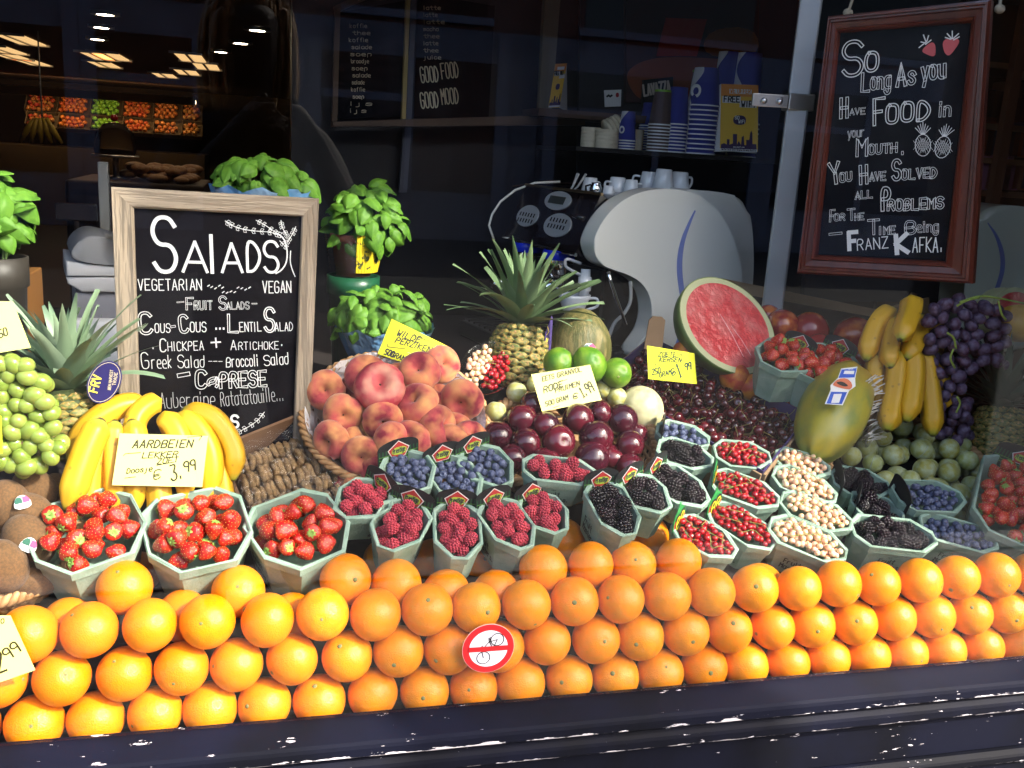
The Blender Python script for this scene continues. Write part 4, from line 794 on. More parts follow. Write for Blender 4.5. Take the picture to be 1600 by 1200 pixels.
fb = Frame(155, 530, .728); o2 = line(o, None, [(-.05, .02), (-.02, .012), (.02, .016), (.05, .03)], .003, mat('green_print', (.05, .35, .15), .6), .0222)
bx = P(10, 470, .8); tag(obj('cardboard_box', mesh('cardboard_box', bbox((bx.x-.1, .8, .99), (P(31, 440, .8).x, 1.0, P(10, 437, .8).z), .003), mat('orange_card', (.5, .22, .05), .7))), 'orange cardboard box behind the pineapple at the left edge', 'box')
# ================================================================== fruit prototypes (unit radius)
def fruit_mat_gradient(name, c_lo, c_hi, rough=.4, z0=-1, z1=1, noise_amt=.5, **k):
    """colour runs from the stem end to the tip of the fruit itself, broken up by noise"""
    M = mat(name, c_lo, rough, **k); t = M.node_tree; N, L = t.nodes, t.links; b = N['Principled BSDF']
    tc = N.new('ShaderNodeTexCoord'); sp = N.new('ShaderNodeSeparateXYZ'); L.new(tc.outputs['Object'], sp.inputs[0]); oi = N.new('ShaderNodeObjectInfo')
    n = N.new('ShaderNodeTexNoise'); n.noise_dimensions = '4D'; n.inputs['Scale'].default_value = 1.3; L.new(tc.outputs['Object'], n.inputs['Vector']); mu = N.new('ShaderNodeMath'); mu.operation = 'MULTIPLY'; mu.inputs[1].default_value = 50; L.new(oi.outputs['Random'], mu.inputs[0]); L.new(mu.outputs[0], n.inputs['W'])
    mr = N.new('ShaderNodeMapRange'); mr.inputs[1].default_value = z0; mr.inputs[2].default_value = z1; L.new(sp.outputs[2], mr.inputs[0])
    a = N.new('ShaderNodeMath'); a.operation = 'MULTIPLY_ADD'; L.new(n.outputs[0], a.inputs[0]); a.inputs[1].default_value = noise_amt*2; a.inputs[2].default_value = -noise_amt
    s = N.new('ShaderNodeMath'); s.operation = 'ADD'; s.use_clamp = True; L.new(mr.outputs[0], s.inputs[0]); L.new(a.outputs[0], s.inputs[1])
    mx = N.new('ShaderNodeMix'); mx.data_type = 'RGBA'; L.new(s.outputs[0], mx.inputs[0])
    src = b.inputs['Base Color'].links[0].from_socket if b.inputs['Base Color'].links else None
    if src: L.new(src, mx.inputs[6])
    else: mx.inputs[6].default_value = (*c_lo, 1)
    mx.inputs[7].default_value = (*c_hi, 1); L.new(mx.outputs[2], b.inputs['Base Color']); return M
ORANGE = mat('orange_peel', (.78, .19, .0), .32, col2=(.66, .21, .001), scale=3.2, lo=.35, hi=.7, rand=(.80, .28, .001), bump=.14, bscale=17, spots=(.28, .15, .03), spot_scale=3.4, spot_lo=.035, spot_hi=.075, spec=.45)
STEMG = mat('orange_button', (.16, .17, .06), .8); STEMB = mat('brown_stem', (.09, .05, .025), .8); GREENST = mat('green_stem', (.22, .27, .06), .7)
def wobble(vf, amp, sc, seed):
    return [Vector(p)*(1+amp*noise.noise(Vector(p)*sc+Vector((seed*7.1, seed*3.3, 0)))) for p in vf[0]], vf[1]
def dimpled(n=28, m_=18, depth=.12, w=.35, squash=.96, both=False):
    pr = []
    for i in range(m_+1):
        a = math.pi*i/m_; r = math.sin(a); z = -math.cos(a)
        d = math.exp(-(r/w)**2)*depth; z2 = z*squash
        if z > 0 or both: z2 -= d*(1 if z > 0 else -1)
        pr.append((r if 0 < i < m_ else 0, z2))
    return lathe(pr, n)
OR = [mesh('orange', wobble(dimpled(32, 22, .04, .14, .95+.012*k), .022, 1.0, k), ORANGE, True) for k in range(5)]
BUT = mesh('stem_button', lathe([(0, .075), (.06, .065), (.10, .03), (.11, -.01)], 7), STEMG, True)
def unit_tag(o, *a): return tag(o, *a)
# strawberry
SBM = mat('strawberry_skin', (.44, .008, .006), .22, col2=(.50, .03, .008), scale=1.2, rand=(.34, .005, .009), bump=.25, bscale=7, spec=.6, coat=.3)
def sberry(seed):
    pr = [(0, -1.12), (.2, -1.05), (.48, -.8), (.74, -.4), (.92, .05), (.95, .4), (.82, .68), (.5, .84), (.2, .82), (0, .78)]
    pr = [(v.x, v.y) for v in chaikin([Vector(p) for p in pr], 1)]; pr[0] = (0, pr[0][1]); pr[-1] = (0, pr[-1][1])
    return wobble(lathe(pr, 20), .14, 1.4, seed)
SB = [mesh('strawberry_flesh', sberry(k), SBM, True) for k in range(4)]
def seeds(k):
    v, f = sberry(k); pts = []; n = 62
    from mathutils.bvhtree import BVHTree
    bv = BVHTree.FromPolygons([Vector(p) for p in v], f); pcs = []
    for i in range(n):
        z = .72-1.7*(i+.5)/n; a = i*2.39996; d = Vector((math.cos(a), math.sin(a), 0)); h = bv.ray_cast(Vector((0, 0, z))+d*2, -d)
        if h[0] is None: continue
        pcs.append(xf(ico(1, 1), axes_m(h[0], h[1].cross(Vector((0, 0, 1))), h[1]) @ S(.036, .055, .022)))
    return mesh('seeds', join(*pcs), mat('strawberry_seed', (.66, .42, .09), .5), True)
SEEDS = [seeds(k) for k in range(4)]
def calyx():
    V, F = [], []
    for k in range(8):
        a = k*math.pi/4+.2*math.sin(k*5); l = .62+.12*math.sin(k*3); c, s = math.cos(a), math.sin(a); n = len(V)
        for (u, w_, h) in ((.05, .09, .86), (.3, .16, .95), (l, 0, .80+.1*math.sin(k*2.3))): V += [Vector((c*u-s*w_, s*u+c*w_, h)), Vector((c*u+s*w_, s*u-c*w_, h))]
        F += [(n, n+1, n+3, n+2), (n+2, n+3, n+5, n+4)]
    st = tube([(0, 0, .8), (.03, .02, 1.02), (.08, .03, 1.15)], .05, 5); return join((V, F), st)
CAL = mesh('calyx', calyx(), mat('calyx_green', (.24, .36, .07), .6), False)
# bobbly berries
def drupe(n, rx, rz, r, hollow=False, seed=0):
    pcs = []; b = ico(2, r); rr = random.Random(seed); core = .98 if r < .22 else .86
    for i in range(n):
        z = 1-2*(i+.5)/n
        if hollow and z > .82: continue
        a = i*2.39996; q = math.sqrt(1-z*z); pcs.append(xf(b, T((rx*q*math.cos(a)*rr.uniform(.95, 1.05), rx*q*math.sin(a), rz*z*rr.uniform(.96, 1.04))) @ S(1, 1, 1)))
    return join(xf(ico(2, 1), S(rx*core, rx*core, rz*core)), *pcs)
RASM = mat('raspberry_flesh', (.44, .028, .052), .5, rand=(.34, .017, .042), sheen=.15, sss=.15)
BLKM = mat('blackberry_flesh', (.004, .002, .004), .14, rand=(.010, .002, .006), spec=.5)
RAS = [mesh('raspberry', drupe(56, .82, .95, .2, False, k), RASM, True) for k in range(3)]
BLK_ = [mesh('blackberry', drupe(46, .80, 1.02, .27, False, k), BLKM, True) for k in range(3)]
BLUM = mat('blueberry_bloom', (.050, .062, .13), .6, col2=(.10, .12, .2), scale=2.2, rand=(.028, .035, .09))
def bberry():
    body = lathe([(0, -.92), (.4, -.86), (.75, -.6), (.97, -.15), (1, .15), (.86, .55), (.6, .78), (.44, .84), (.36, .80), (.3, .70), (0, .66)], 18)
    V, F = [], []
    for k in range(5):
        a = k*2*math.pi/5; c, s = math.cos(a), math.sin(a); n = len(V); V += [Vector((c*.36-s*.2, s*.36+c*.2, .81)), Vector((c*.36+s*.2, s*.36-c*.2, .81)), Vector((c*.56, s*.56, .93))]; F.append((n, n+1, n+2))
    return join(body, (V, F))
BLU = [mesh('blueberry', bberry(), BLUM, True)]
REDC = mat('red_currant_skin', (.36, .004, .008), .07, rand=(.26, .003, .010), sss=.3, coat=.7); WHC = mat('white_currant_skin', (.74, .48, .31), .09, rand=(.78, .56, .40), sss=.9, coat=.8)
def curr(m_): return mesh('berry', xf(ico(2, 1), S(1, 1, .97)), m_, True)
CR, CWH = curr(REDC), curr(WHC)
CTIP = mesh('tip', lathe([(0, -1.10), (.06, -1.08), (.09, -.97), (0, -.9)], 6), mat('currant_tip', (.22, .12, .05), .7), True)
CHM = mat('cherry_skin', (.030, .003, .006), .1, rand=(.10, .005, .010), coat=.5, spec=.6)
CHR_ = mesh('cherry_flesh', dimpled(18, 12, .25, .3, .92), CHM, True)
CHS = [mesh('stem', tube(crom([(0, 0, .68), (.1*s, .15, 1.3), (.5*s, .3, 2.1), (1.0*s, .3, 2.7)], 3), [.05]*9+[.07], 5), mat('cherry_stem', (.25, .24, .06), .6), True) for s in (1, -.6, .3)]
PEM = fruit_mat_gradient('flat_peach_skin', (.46, .080, .075), (.60, .27, .10), .75, z0=1.5, z1=-1.5, noise_amt=1.6, sheen=.2, spec=.2, col2=(.19, .014, .028), scale=1.0, lo=.43, hi=.63, bump=.04, bscale=30)
def flatpeach(k):
    pr = [(0, -.34), (.15, -.40), (.4, -.55), (.7, -.55), (.93, -.3), (1, 0), (.94, .3), (.7, .55), (.42, .56), (.2, .40), (.07, .26), (0, .2)]
    pr = [(v.x, v.y) for v in chaikin([Vector(p) for p in pr], 1)]; pr[0] = (0, pr[0][1]); pr[-1] = (0, pr[-1][1])
    v, f = wobble(lathe(pr, 28), .09, 1.0, k)
    return [p*(1-.07*math.exp(-(p.y/.14)**2)*(1 if p.x > 0 else 0)) for p in v], f
PE = [mesh('flat_peach', flatpeach(k), PEM, True) for k in range(4)]
PEST = mesh('stem_scar', lathe([(0, .27), (.03, .26), (.045, .21)], 8), STEMB, True)
PLM = fruit_mat_gradient('plum_skin', (.042, .004, .011), (.085, .005, .013), .2, noise_amt=.7, rand=(.022, .005, .012), coat=.5, spots=(.3, .1, .08), spot_scale=5, spot_lo=.02, spot_hi=.035)
PL = [mesh('plum', wobble(dimpled(28, 18, .14, .3, .97), .05, 1.2, k), PLM, True) for k in range(3)]
GGM = mat('greengage_skin', (.36, .38, .11), .5, col2=(.46, .50, .32), scale=1.8, lo=.4, hi=.7, rand=(.38, .32, .06), rnd_amt=.8)
def gage(k):
    v, f = wobble(dimpled(20, 14, .12, .28, .97), .04, 1.1, k); return [p*(1-.045*math.exp(-(p.y/.1)**2)*(1 if p.x > 0 else 0)) for p in v], f
GG = [mesh('greengage', gage(k), GGM, True) for k in range(3)]
SEAM = mesh('seam', tube([(1.0*math.cos(a)*.965, 0, .95*math.sin(a)) for a in [R(-70+14*i) for i in range(11)]], .028, 4), mat('seam_bloom', (.42, .46, .38), .7), True)
KIM = mat('kiwi_skin', (.15, .072, .024), .8, col2=(.10, .05, .018), scale=9, sheen=.1, bump=.3, bscale=40)
KI = [mesh('kiwi', wobble(xf(uvs(24, 16), S(1.22, .95, .95)), .05, 1.2, k), KIM, True) for k in range(2)]
LIM = mat('lime_skin', (.065, .18, .010), .28, col2=(.15, .26, .018), scale=1.2, bump=.2, bscale=18)
def drop(protos, name, label, cat, group, loc, r, rot=None, rng=random, stem=None, stem_name=None, extra=None):
    me = rng.choice(protos); Mx = T(loc) @ (rot if rot is not None else rrot(rng)) @ S(r)
    if stem is None: return tag(obj(name, me, None, Mx), label, cat, group)
    o = thing(name, label, cat, Mx, group); obj('flesh' if name != 'orange' else 'peel', me, o)
    obj(stem_name, stem if not isinstance(stem, list) else rng.choice(stem), o)
    if name == 'strawberry': q = obj('seeds', SEEDS[SB.index(me)], o); q['kind'] = 'stuff'
    return o

# ================================================================== cardboard punnets
PULP = mat('green_pulp', (.265, .37, .295), .9, col2=(.22, .325, .25), scale=30, bump=.12, bscale=260, rand=(.30, .39, .32), rnd_amt=.5)
TAGB = mat('tag_black', (.012, .012, .014), .5); TAGG = mat('tag_green', (.012, .07, .03), .5); TAGL = mat('tag_lime', (.38, .50, .05), .5); TAGR = mat('tag_red', (.42, .03, .03), .5); TAGW = mat('tag_white', (.7, .68, .66), .5); INK = mat('print_ink', (.035, .045, .04), .7); BRG = mat('tag_bright_green', (.02, .22, .05), .5); YEL = mat('tag_yellow', (.75, .6, .03), .5)
PUN = []                                                 # world boxes that the oranges must keep clear of
def octa(L_, W_, c): 
    x, y = L_/2, W_/2; return [(-x+c, -y), (x-c*1.5, -y), (x, -y+c*1.15), (x, y-c*1.15), (x-c*1.5, y), (-x+c, y), (-x, y-c), (-x, -y+c)]
def punnet(A, B, W_, Y, kind, label, h=.06, tilt=26, tagk='p', word=True, side=0, full=0, yaw_t=0):
    mid = ((A[0]+B[0])/2, (A[1]+B[1])/2); c0 = P(*mid, Y)
    n = Vector((math.sin(R(yaw_t))*math.sin(R(tilt)), -math.cos(R(yaw_t))*math.sin(R(tilt)), math.cos(R(tilt))))
    a, b = hit(*A, c0, n), hit(*B, c0, n); L_ = (b-a).length; M = axes_m((a+b)/2, b-a, n)
    M = M @ T((0, 0, -h))                                # origin at the bottom; rim at z = h
    p = thing('punnet', label, 'punnet', M, 'green cardboard punnets')
    c = min(W_*.3, .03); rim = octa(L_, W_, c); bot = octa(L_*.84, W_*.78, c*.8); rr = random.Random(label); th = .003
    V = []; F = []
    rings = [[(x, y, .0) for x, y in bot], [(x, y, h-.016) for x, y in octa(L_*.985, W_*.975, c)], [(x, y, h-.015) for x, y in octa(L_+.003, W_+.003, c)], [(x, y, h) for x, y in octa(L_+.005, W_+.005, c)], [(x, y, h+.0012) for x, y in octa(L_+.001, W_+.001, c)], [(x, y, h) for x, y in octa(L_-.005, W_-.005, c)], [(x, y, .004) for x, y in octa(L_*.84-.006, W_*.78-.006, c*.8)]]
    for q in rings: V += [Vector(v)+Vector((rr.uniform(-1, 1), rr.uniform(-1, 1), rr.uniform(-1, 1)))*(.0009 if q[0][2] > 0 else 0) for v in q]
    for i in range(len(rings)-1):
        for k in range(8): j = (k+1) % 8; F.append((i*8+k, i*8+j, i*8+8+j, i*8+8+k))
    F += [tuple(range(7, -1, -1)), tuple(range(48, 56))]
    obj('box', mesh('box', (V, F), PULP), p)
    PUN.append((M.inverted(), L_, W_, h))
    # printing on the side that faces the street
    v = (M.to_3x3() @ Vector((0, 1, 0))).dot(CAM-M.translation); sgn = 1 if v > 0 else -1
    if side: sgn = side
    if word:
        y1, y0 = W_*.5*.975, W_*.5*.78; lean = math.degrees(math.atan2(y1-y0, h-.016))
        Ms = T((0, sgn*y0, 0)) @ (RZ(180) if sgn > 0 else Matrix.Identity(4)) @ RX(lean)
        k = -1 if True else 1; s_ = min(.05, L_*.36)
        xo = -.5*s_ if True else 0
        write(p, None, 'Fruit', (xo, h*.42), (xo+s_*.62, h*.42), .010*h/.06, INK, .16, lift=.0008, M=Ms)
        write(p, None, 'Masters.', (xo-.003, h*.20), (xo+s_, h*.20), .010*h/.06, INK, .16, lift=.0008, M=Ms)
        write(p, None, 'vyv', (xo+s_*.25, h*.64), (xo+s_*.42, h*.64), .004, INK, .16, lift=.0008, M=Ms)
    if tagk:                                             # card stuck in at the back end, leaning back
        tw, thh = W_*.92, .052 if h < .088 else .06; tw = min(tw, .075 if h < .088 else .10)
        Mt = T((-L_/2+.010, 0, h-.022)) @ RZ(90) @ RX(-12 if tagk != 'e' else -4)
        if tagk == 'b':
            g = obj('fruit_tag', mesh('fruit_tag', prism(smoothpoly([(-.022, 0), (.022, 0), (.028, .02), (.022, .045), (.006, .055), (0, .07), (-.008, .055), (-.024, .045), (-.028, .02)], 1), -.0005, .0005), BRG), p, Mt)
            obj('red_border', mesh('red_border', ribbon([[Vector((.021*math.cos(t_), .026+.021*math.sin(t_))) for t_ in [R(150+24*i) for i in range(11)]]], .004, .0007), mat('tag_redorange', (.6, .06, .02), .5)), g)
            write(g, None, 'BR', (-.016, .014), (.017, .016), .026, TAGB, .3, lift=.0008, slant=.15); write(g, None, 'BR', (-.015, .016), (.016, .018), .022, YEL, .14, lift=.0014, slant=.15)
        else:
            arc = [(tw/2*math.cos(R(a_)), thh*.72+thh*.28*math.sin(R(a_))) for a_ in range(0, 181, 15)]
            g = obj('fruit_tag', mesh('fruit_tag', prism([(-tw/2, 0), (tw/2, 0)]+arc, -.0005, .0005), TAGB), p, Mt)
            if tagk == 'p':
                ns = max(5, int(tw/.006))
                for i in range(ns): x = -tw/2+.003+i*(tw-.006)/(ns-1); obj('green_stripe', mesh('green_stripe', box((x-.0012, -.0009, .001), (x+.0012, -.0006, thh*.66)), TAGG), g)
                for zz in (.012, .018, .024): obj('check_stripe', mesh('check_stripe', box((-tw/2+.002, -.0012, zz), (tw/2-.002, -.001, zz+.0012)), mat('check_green', (.1, .25, .04), .5)), g)
                cx_, cz_ = 0, thh*.60; s_ = min(.0145, tw*.22)
                pent = [(-.75, -1), (.75, -1), (1.25, .2), (0, 1.35), (-1.25, .2)]
                for nm, k, m_, y_ in (('badge_edge', 1.1, TAGW, .0014), ('badge', 1.0, TAGR, .0018)): obj(nm, mesh(nm, prism([(cx_+x*s_*k, cz_+z*s_*k*.85) for x, z in pent], -y_-.0003, -y_), m_), g)
                obj('lime_label', mesh('lime_label', prism(smoothpoly([(cx_-s_*.95, cz_-s_*.5), (cx_+s_*.9, cz_-s_*.6), (cx_+s_*1.0, cz_+s_*.4), (cx_-s_*.8, cz_+s_*.45)], 1), -.0026, -.0022), TAGL), g)
                write(g, None, 'Prestige', (cx_-s_*.75, cz_-s_*.25), (cx_+s_*.78, cz_-s_*.2), s_*.6, INK, .16, lift=.0027)
    # fill
    rng = random.Random(label+'f'); inn = octa(L_*.93, W_*.9, c)
    bits = {'strawberry': (.0152, SB), 'raspberry': (.0112, RAS), 'blackberry': (.0118, BLK_), 'blueberry': (.0072, BLU), 'red': (.0060, None), 'white': (.0060, None)}
    r, pro = bits[kind]; tail = full or label.split(' holding ')[-1]
    where = label
    if kind in ('red', 'white'):
        pts = heap(inn, r, h-.023, h+.002, rng, tries=60, maxn=190, keep=1.0, dome=.012, squeeze=.9)
        left = pts[:]; bi = 0; me = CR if kind == 'red' else CWH
        while left:
            s_ = left.pop(rng.randrange(len(left))); left.sort(key=lambda q: (q[0]-s_[0])**2*.35+(q[1]-s_[1])**2+(q[2]-s_[2])**2*2); grp = [s_]+left[:9]; left = left[9:]
            cen = sum((Vector(q[:3]) for q in grp), Vector())/len(grp); B_ = thing('currant_sprig', f'sprig of {kind} currants in the {where}', 'currants', M @ T(cen), f'{kind} currant sprigs in punnets')
            for q in grp:
                e = obj('berry', me, B_, T(Vector(q[:3])-cen) @ rrot(rng) @ S(q[3])); obj('tip', CTIP, e)
            grp.sort(key=lambda q: q[0]); pa = [Vector(q[:3])-cen+Vector((rng.uniform(-.003, .003), rng.uniform(-.003, .003), r*1.05)) for q in grp[::3]]
            if len(pa) > 1: obj('stem', mesh('stem', tube(crom(pa, 4), .0006, 4), GREENST, True), B_)
    else:
        z0 = {'strawberry': h-.050, 'raspberry': h-.034, 'blackberry': h-.034, 'blueberry': h-.027}[kind]
        pts = heap(inn, r, z0, h+.006 if kind == 'strawberry' else h+.001 if kind != 'blueberry' else h-.004, rng, tries=110, maxn=90, keep=1.1, dome=.014 if kind == 'strawberry' else .009, squeeze=.86 if kind != 'blueberry' else .94, vary=.12)
        for (x, y, z, q) in pts:
            loc = M @ Vector((x, y, z)); lab = f'{kind} in the {where}'
            if kind == 'strawberry':
                d = Vector((rng.gauss(0, 1), rng.gauss(0, 1), rng.gauss(-.2, .8))); drop(SB, 'strawberry', lab, 'strawberry', 'strawberries in punnets', loc, q, aim((0, 0, 0), d, rng.uniform(0, 360)), rng, CAL, 'calyx')
            else: drop(pro, kind, lab, kind, {'raspberry': 'raspberries', 'blackberry': 'blackberries', 'blueberry': 'blueberries'}[kind]+' in punnets', loc, q, None, rng)
    return p, L_
PL_ = [  # back end, front end (pixels of the rim), width, depth, fruit, tag, height, label
 ((113, 778), (160, 880), .150, .150, 'strawberry', None, .098, 'large punnet of strawberries nearest the kiwis'),
 ((292, 770), (325, 884), .145, .150, 'strawberry', None, .098, 'large punnet of strawberries below the price card for aardbeien'),
 ((434, 779), (504, 874), .140, .150, 'strawberry', None, .098, 'large punnet of strawberries beside the tray of dried figs'),
 ((600, 758), (532, 802), .082, .200, 'raspberry', 'p', .06, 'raspberry punnet beside the third strawberry punnet'),
 ((645, 782), (603, 856), .080, .150, 'raspberry', 'p', .082, 'raspberry punnet just left of the upright one'),
 ((712, 784), (718, 872), .072, .140, 'raspberry', 'p', .082, 'upright raspberry punnet pointing straight at the street'),
 ((768, 780), (822, 855), .072, .145, 'raspberry', 'p', .076, 'raspberry punnet just right of the upright one'),
 ((827, 772), (876, 830), .078, .175, 'raspberry', 'p', .072, 'raspberry punnet lying against the black berry punnet'),
 ((819, 727), (930, 741), .060, .225, 'raspberry', None, .06, 'raspberry punnet lying crosswise below the plums'),
 ((620, 706), (660, 764), .085, .235, 'blueberry', 'p', .06, 'blueberry punnet below the peaches, first of three'),
 ((688, 712), (737, 780), .080, .235, 'blueberry', 'p', .06, 'blueberry punnet below the peaches, middle of three'),
 ((735, 698), (790, 756), .085, .260, 'blueberry', 'p', .06, 'blueberry punnet below the plum basket, last of three'),
 ((936, 752), (983, 835), .070, .140, 'blackberry', 'p', .085, 'steep narrow punnet of blackberries above the oranges'),
 ((979, 745), (1040, 796), .080, .175, 'blackberry', 'p', .074, 'blackberry punnet right of the steep narrow one'),
 ((1020, 730), (1102, 786), .080, .215, 'blackberry', 'p', .06, 'deep blackberry punnet behind the first red currants'),
 ((1030, 696), (1112, 722), .070, .290, 'blackberry', None, .06, 'blackberry punnet right behind the deep blackberry one'),
 ((1028, 669), (1107, 689), .065, .345, 'blueberry', 'e', .055, 'small blueberry punnet in front of the cherries'),
 ((1118, 705), (1203, 714), .070, .320, 'red', None, .06, 'red currant punnet touching the cherries'),
 ((1112, 745), (1216, 783), .072, .230, 'red', 'b', .06, 'red currant punnet in the second row'),
 ((1112, 790), (1208, 852), .072, .165, 'red', 'b', .07, 'red currant punnet right of the foremost one'),
 ((1056, 814), (1148, 864), .072, .120, 'red', 'b', .072, 'foremost red currant punnet above the oranges'),
 ((1213, 712), (1296, 734), .065, .310, 'white', None, .06, 'white currant punnet under the papaya'),
 ((1210, 736), (1306, 778), .070, .250, 'white', None, .06, 'white currant punnet second from the papaya'),
 ((1222, 777), (1330, 820), .072, .190, 'white', None, .06, 'white currant punnet third from the papaya'),
 ((1204, 818), (1322, 866), .074, .125, 'white', None, .07, 'foremost white currant punnet above the oranges'),
 ((1302, 746), (1389, 760), .075, .275, 'blackberry', 'e', .06, 'blackberry punnet in front of the greengages'),
 ((1332, 777), (1412, 808), .070, .215, 'blackberry', 'e', .06, 'partly hidden blackberry punnet in the middle of the last group'),
 ((1333, 826), (1460, 840), .075, .140, 'blackberry', None, .075, 'front blackberry punnet facing the street with its printed side'),
 ((1400, 772), (1504, 776), .080, .215, 'blueberry', 'e', .06, 'blueberry punnet below the greengages'),
 ((1440, 816), (1557, 848), .070, .140, 'blueberry', None, .07, 'front blueberry punnet above the last oranges'),
 ((1592, 722), (1573, 840), .130, .180, 'strawberry', 'p', .09, 'strawberry punnet at the far end of the display'),
 ((1250, 540), (1205, 572), .115, .520, 'strawberry', 'p', .085, 'strawberry punnet in front of the cut watermelon'),
 ((1312, 546), (1262, 588), .115, .500, 'strawberry', 'p', .085, 'strawberry punnet half hidden behind the papaya'),
]
for A, B, w_, Y, kind, tk, h, lab in PL_:
    p, L_ = punnet(A, B, w_, Y, kind, lab, h, tilt=20 if Y > .4 else 26, tagk=tk, word=(kind != 'strawberry' or '434' in str(A[0]) or Y < .2))

# ================================================================== oranges against the glass
RO = .0385; PITCH = .0770
ROWS = [(-.226-PITCH*3, .046, .700, 'bottom row'), (-.226-PITCH*3.5, .046, .7675, 'second row'), (-.226-PITCH*3, .046, .835, 'third row'), (-.226-PITCH*3.5, .098, .868, 'fourth row'), (-.226-PITCH*3, .163, .888, 'row under the punnets'), (-.226-PITCH*3.5, .230, .905, 'hindmost row')]
rng = random.Random(21)
for ri, (xs, y, z, nm) in enumerate(ROWS):
    for i in range(25):
        c = Vector((xs+i*PITCH+rng.uniform(-.0025, .0025), y+rng.uniform(0, .002), z+rng.uniform(-.003, .003)))
        if c.x < -.5 or c.x > 1.40: continue
        if ri > 2:
            def clash(c):
                for (I, L_, W_, h) in PUN:
                    q = I @ c; k = .80+.2*max(0, min(1, q.z/h))
                    if abs(q.x) < L_/2*k+RO*.62 and abs(q.y) < W_/2*k+RO*.62 and -RO*.8 < q.z < h+.03: return True
                return False
            for dz in ((0, .012, .024, .036, .048, .06, .075) if c.x < .70 else (.03, .04, .05, .06, .075)):
                if not clash(c-Vector((0, 0, dz))): break
            else: continue
            c.z -= dz
            if c.x < -.27 or c.x > .84: continue
        if ri > 3 and (c.x < -.2 or c.x > 1.28): continue
        d = Vector((rng.gauss(0, 1), rng.gauss(-.4, 1), rng.gauss(.1, .7)))
        if rng.random() < .4: d = (CAM-c).normalized()+Vector((rng.gauss(0, .45), rng.gauss(0, .3), rng.gauss(.1, .45)))
        drop(OR, 'orange', f'orange in the {nm} against the glass, {"below the strawberry punnets" if c.x < .06 else "below the raspberry punnets" if c.x < .4 else "below the blackberry punnets" if c.x < .72 else "below the currant punnets" if c.x < 1.0 else "toward the far end"}', 'orange', 'oranges stacked against the window', c, RO*rng.uniform(.965, 1.02), aim((0, 0, 0), d), rng, BUT if rng.random() < .8 else BUT, 'stem_button')

BUT.transform(T((0, 0, .90)))
# ================================================================== wicker baskets
WICK = mat('wicker', (.46, .27, .12), .6, col2=(.34, .18, .075), scale=60, rand=(.5, .3, .14)); PAPERW = mat('tissue_paper', (.72, .68, .70), .8, bump=.4, bscale=30)
class Rim:                                               # tilted opening of a basket or crate: x right, y away, z out of the opening
    def __init__(s, x, y, Y, tilt, yaw=0):
        s.M = T(P(x, y, Y)) @ RZ(yaw) @ RX(tilt); s.I = s.M.inverted(); s.o = s.M.translation.copy(); s.n = (s.M.to_3x3() @ Vector((0, 0, 1))).normalized()
    def uv(s, x, y, z=0): q = s.I @ hit(x, y, s.o+s.n*z, s.n); return Vector((q.x, q.y, z))
    def dome(s, x, y, fn):
        z = 0
        for _ in range(4): q = s.uv(x, y, z); z = fn(q.x, q.y)
        return s.M @ s.uv(x, y, z)
def basket(rim, rx, ry, depth, label, rim_r=.009, lining=None, cx=0, cy=0):
    b = thing('basket', label, 'basket', rim.M @ T((cx, cy, -depth)))
    V, F = [], []
    for s_ in range(3):                                  # plaited rim of three strands
        n = 150; path = []
        for i in range(n):
            a = 2*math.pi*i/n; w = a*22+s_*2*math.pi/3; path.append(((rx+rim_r*.75*math.cos(w))*math.cos(a), (ry+rim_r*.75*math.cos(w))*math.sin(a), depth+rim_r*.75*math.sin(w)))
        obj('rim_strand', mesh('rim_strand', tube(path, rim_r*.62, 6, closed=True), WICK, True), b)
    k = 0; rows = 12
    weave = []
    for j in range(rows):
        t_ = j/rows; z = depth*(.02+.94*t_); f = .70+.30*t_**.7; n = 96
        weave.append(tube([((rx*f+.003*math.sin(i*math.pi/2+j*math.pi))*math.cos(2*math.pi*i/n), (ry*f+.003*math.sin(i*math.pi/2+j*math.pi))*math.sin(2*math.pi*i/n), z) for i in range(n)], depth/rows*.48, 5, closed=True))
    o = obj('weave', mesh('weave', join(*weave), WICK, True), b); o['kind'] = 'stuff'
    obj('base', mesh('base', xf(lathe([(0, -.002), (1, -.002), (1, .004), (0, .004)], 32), S(rx*.69, ry*.69, 1)), WICK), b)
    if lining:
        pr = [(.66, .010), (.82, depth*.5), (.93, depth*.9), (1.0, depth+.012)]; v, f = lathe(pr, 60)
        v = [Vector((p[0]*rx*(1-.02), p[1]*ry*.98, p[2]+(.010*noise.noise(Vector((p[0]*14, p[1]*14, 2))) if p[2] > depth*.6 else 0))) for p in v]; obj('paper_lining', mesh('paper_lining', (v, f), lining, True), b)
    return b
def ell(rx, ry, n=20, cx=0, cy=0): return [(cx+rx*math.cos(2*math.pi*i/n), cy+ry*math.sin(2*math.pi*i/n)) for i in range(n)]
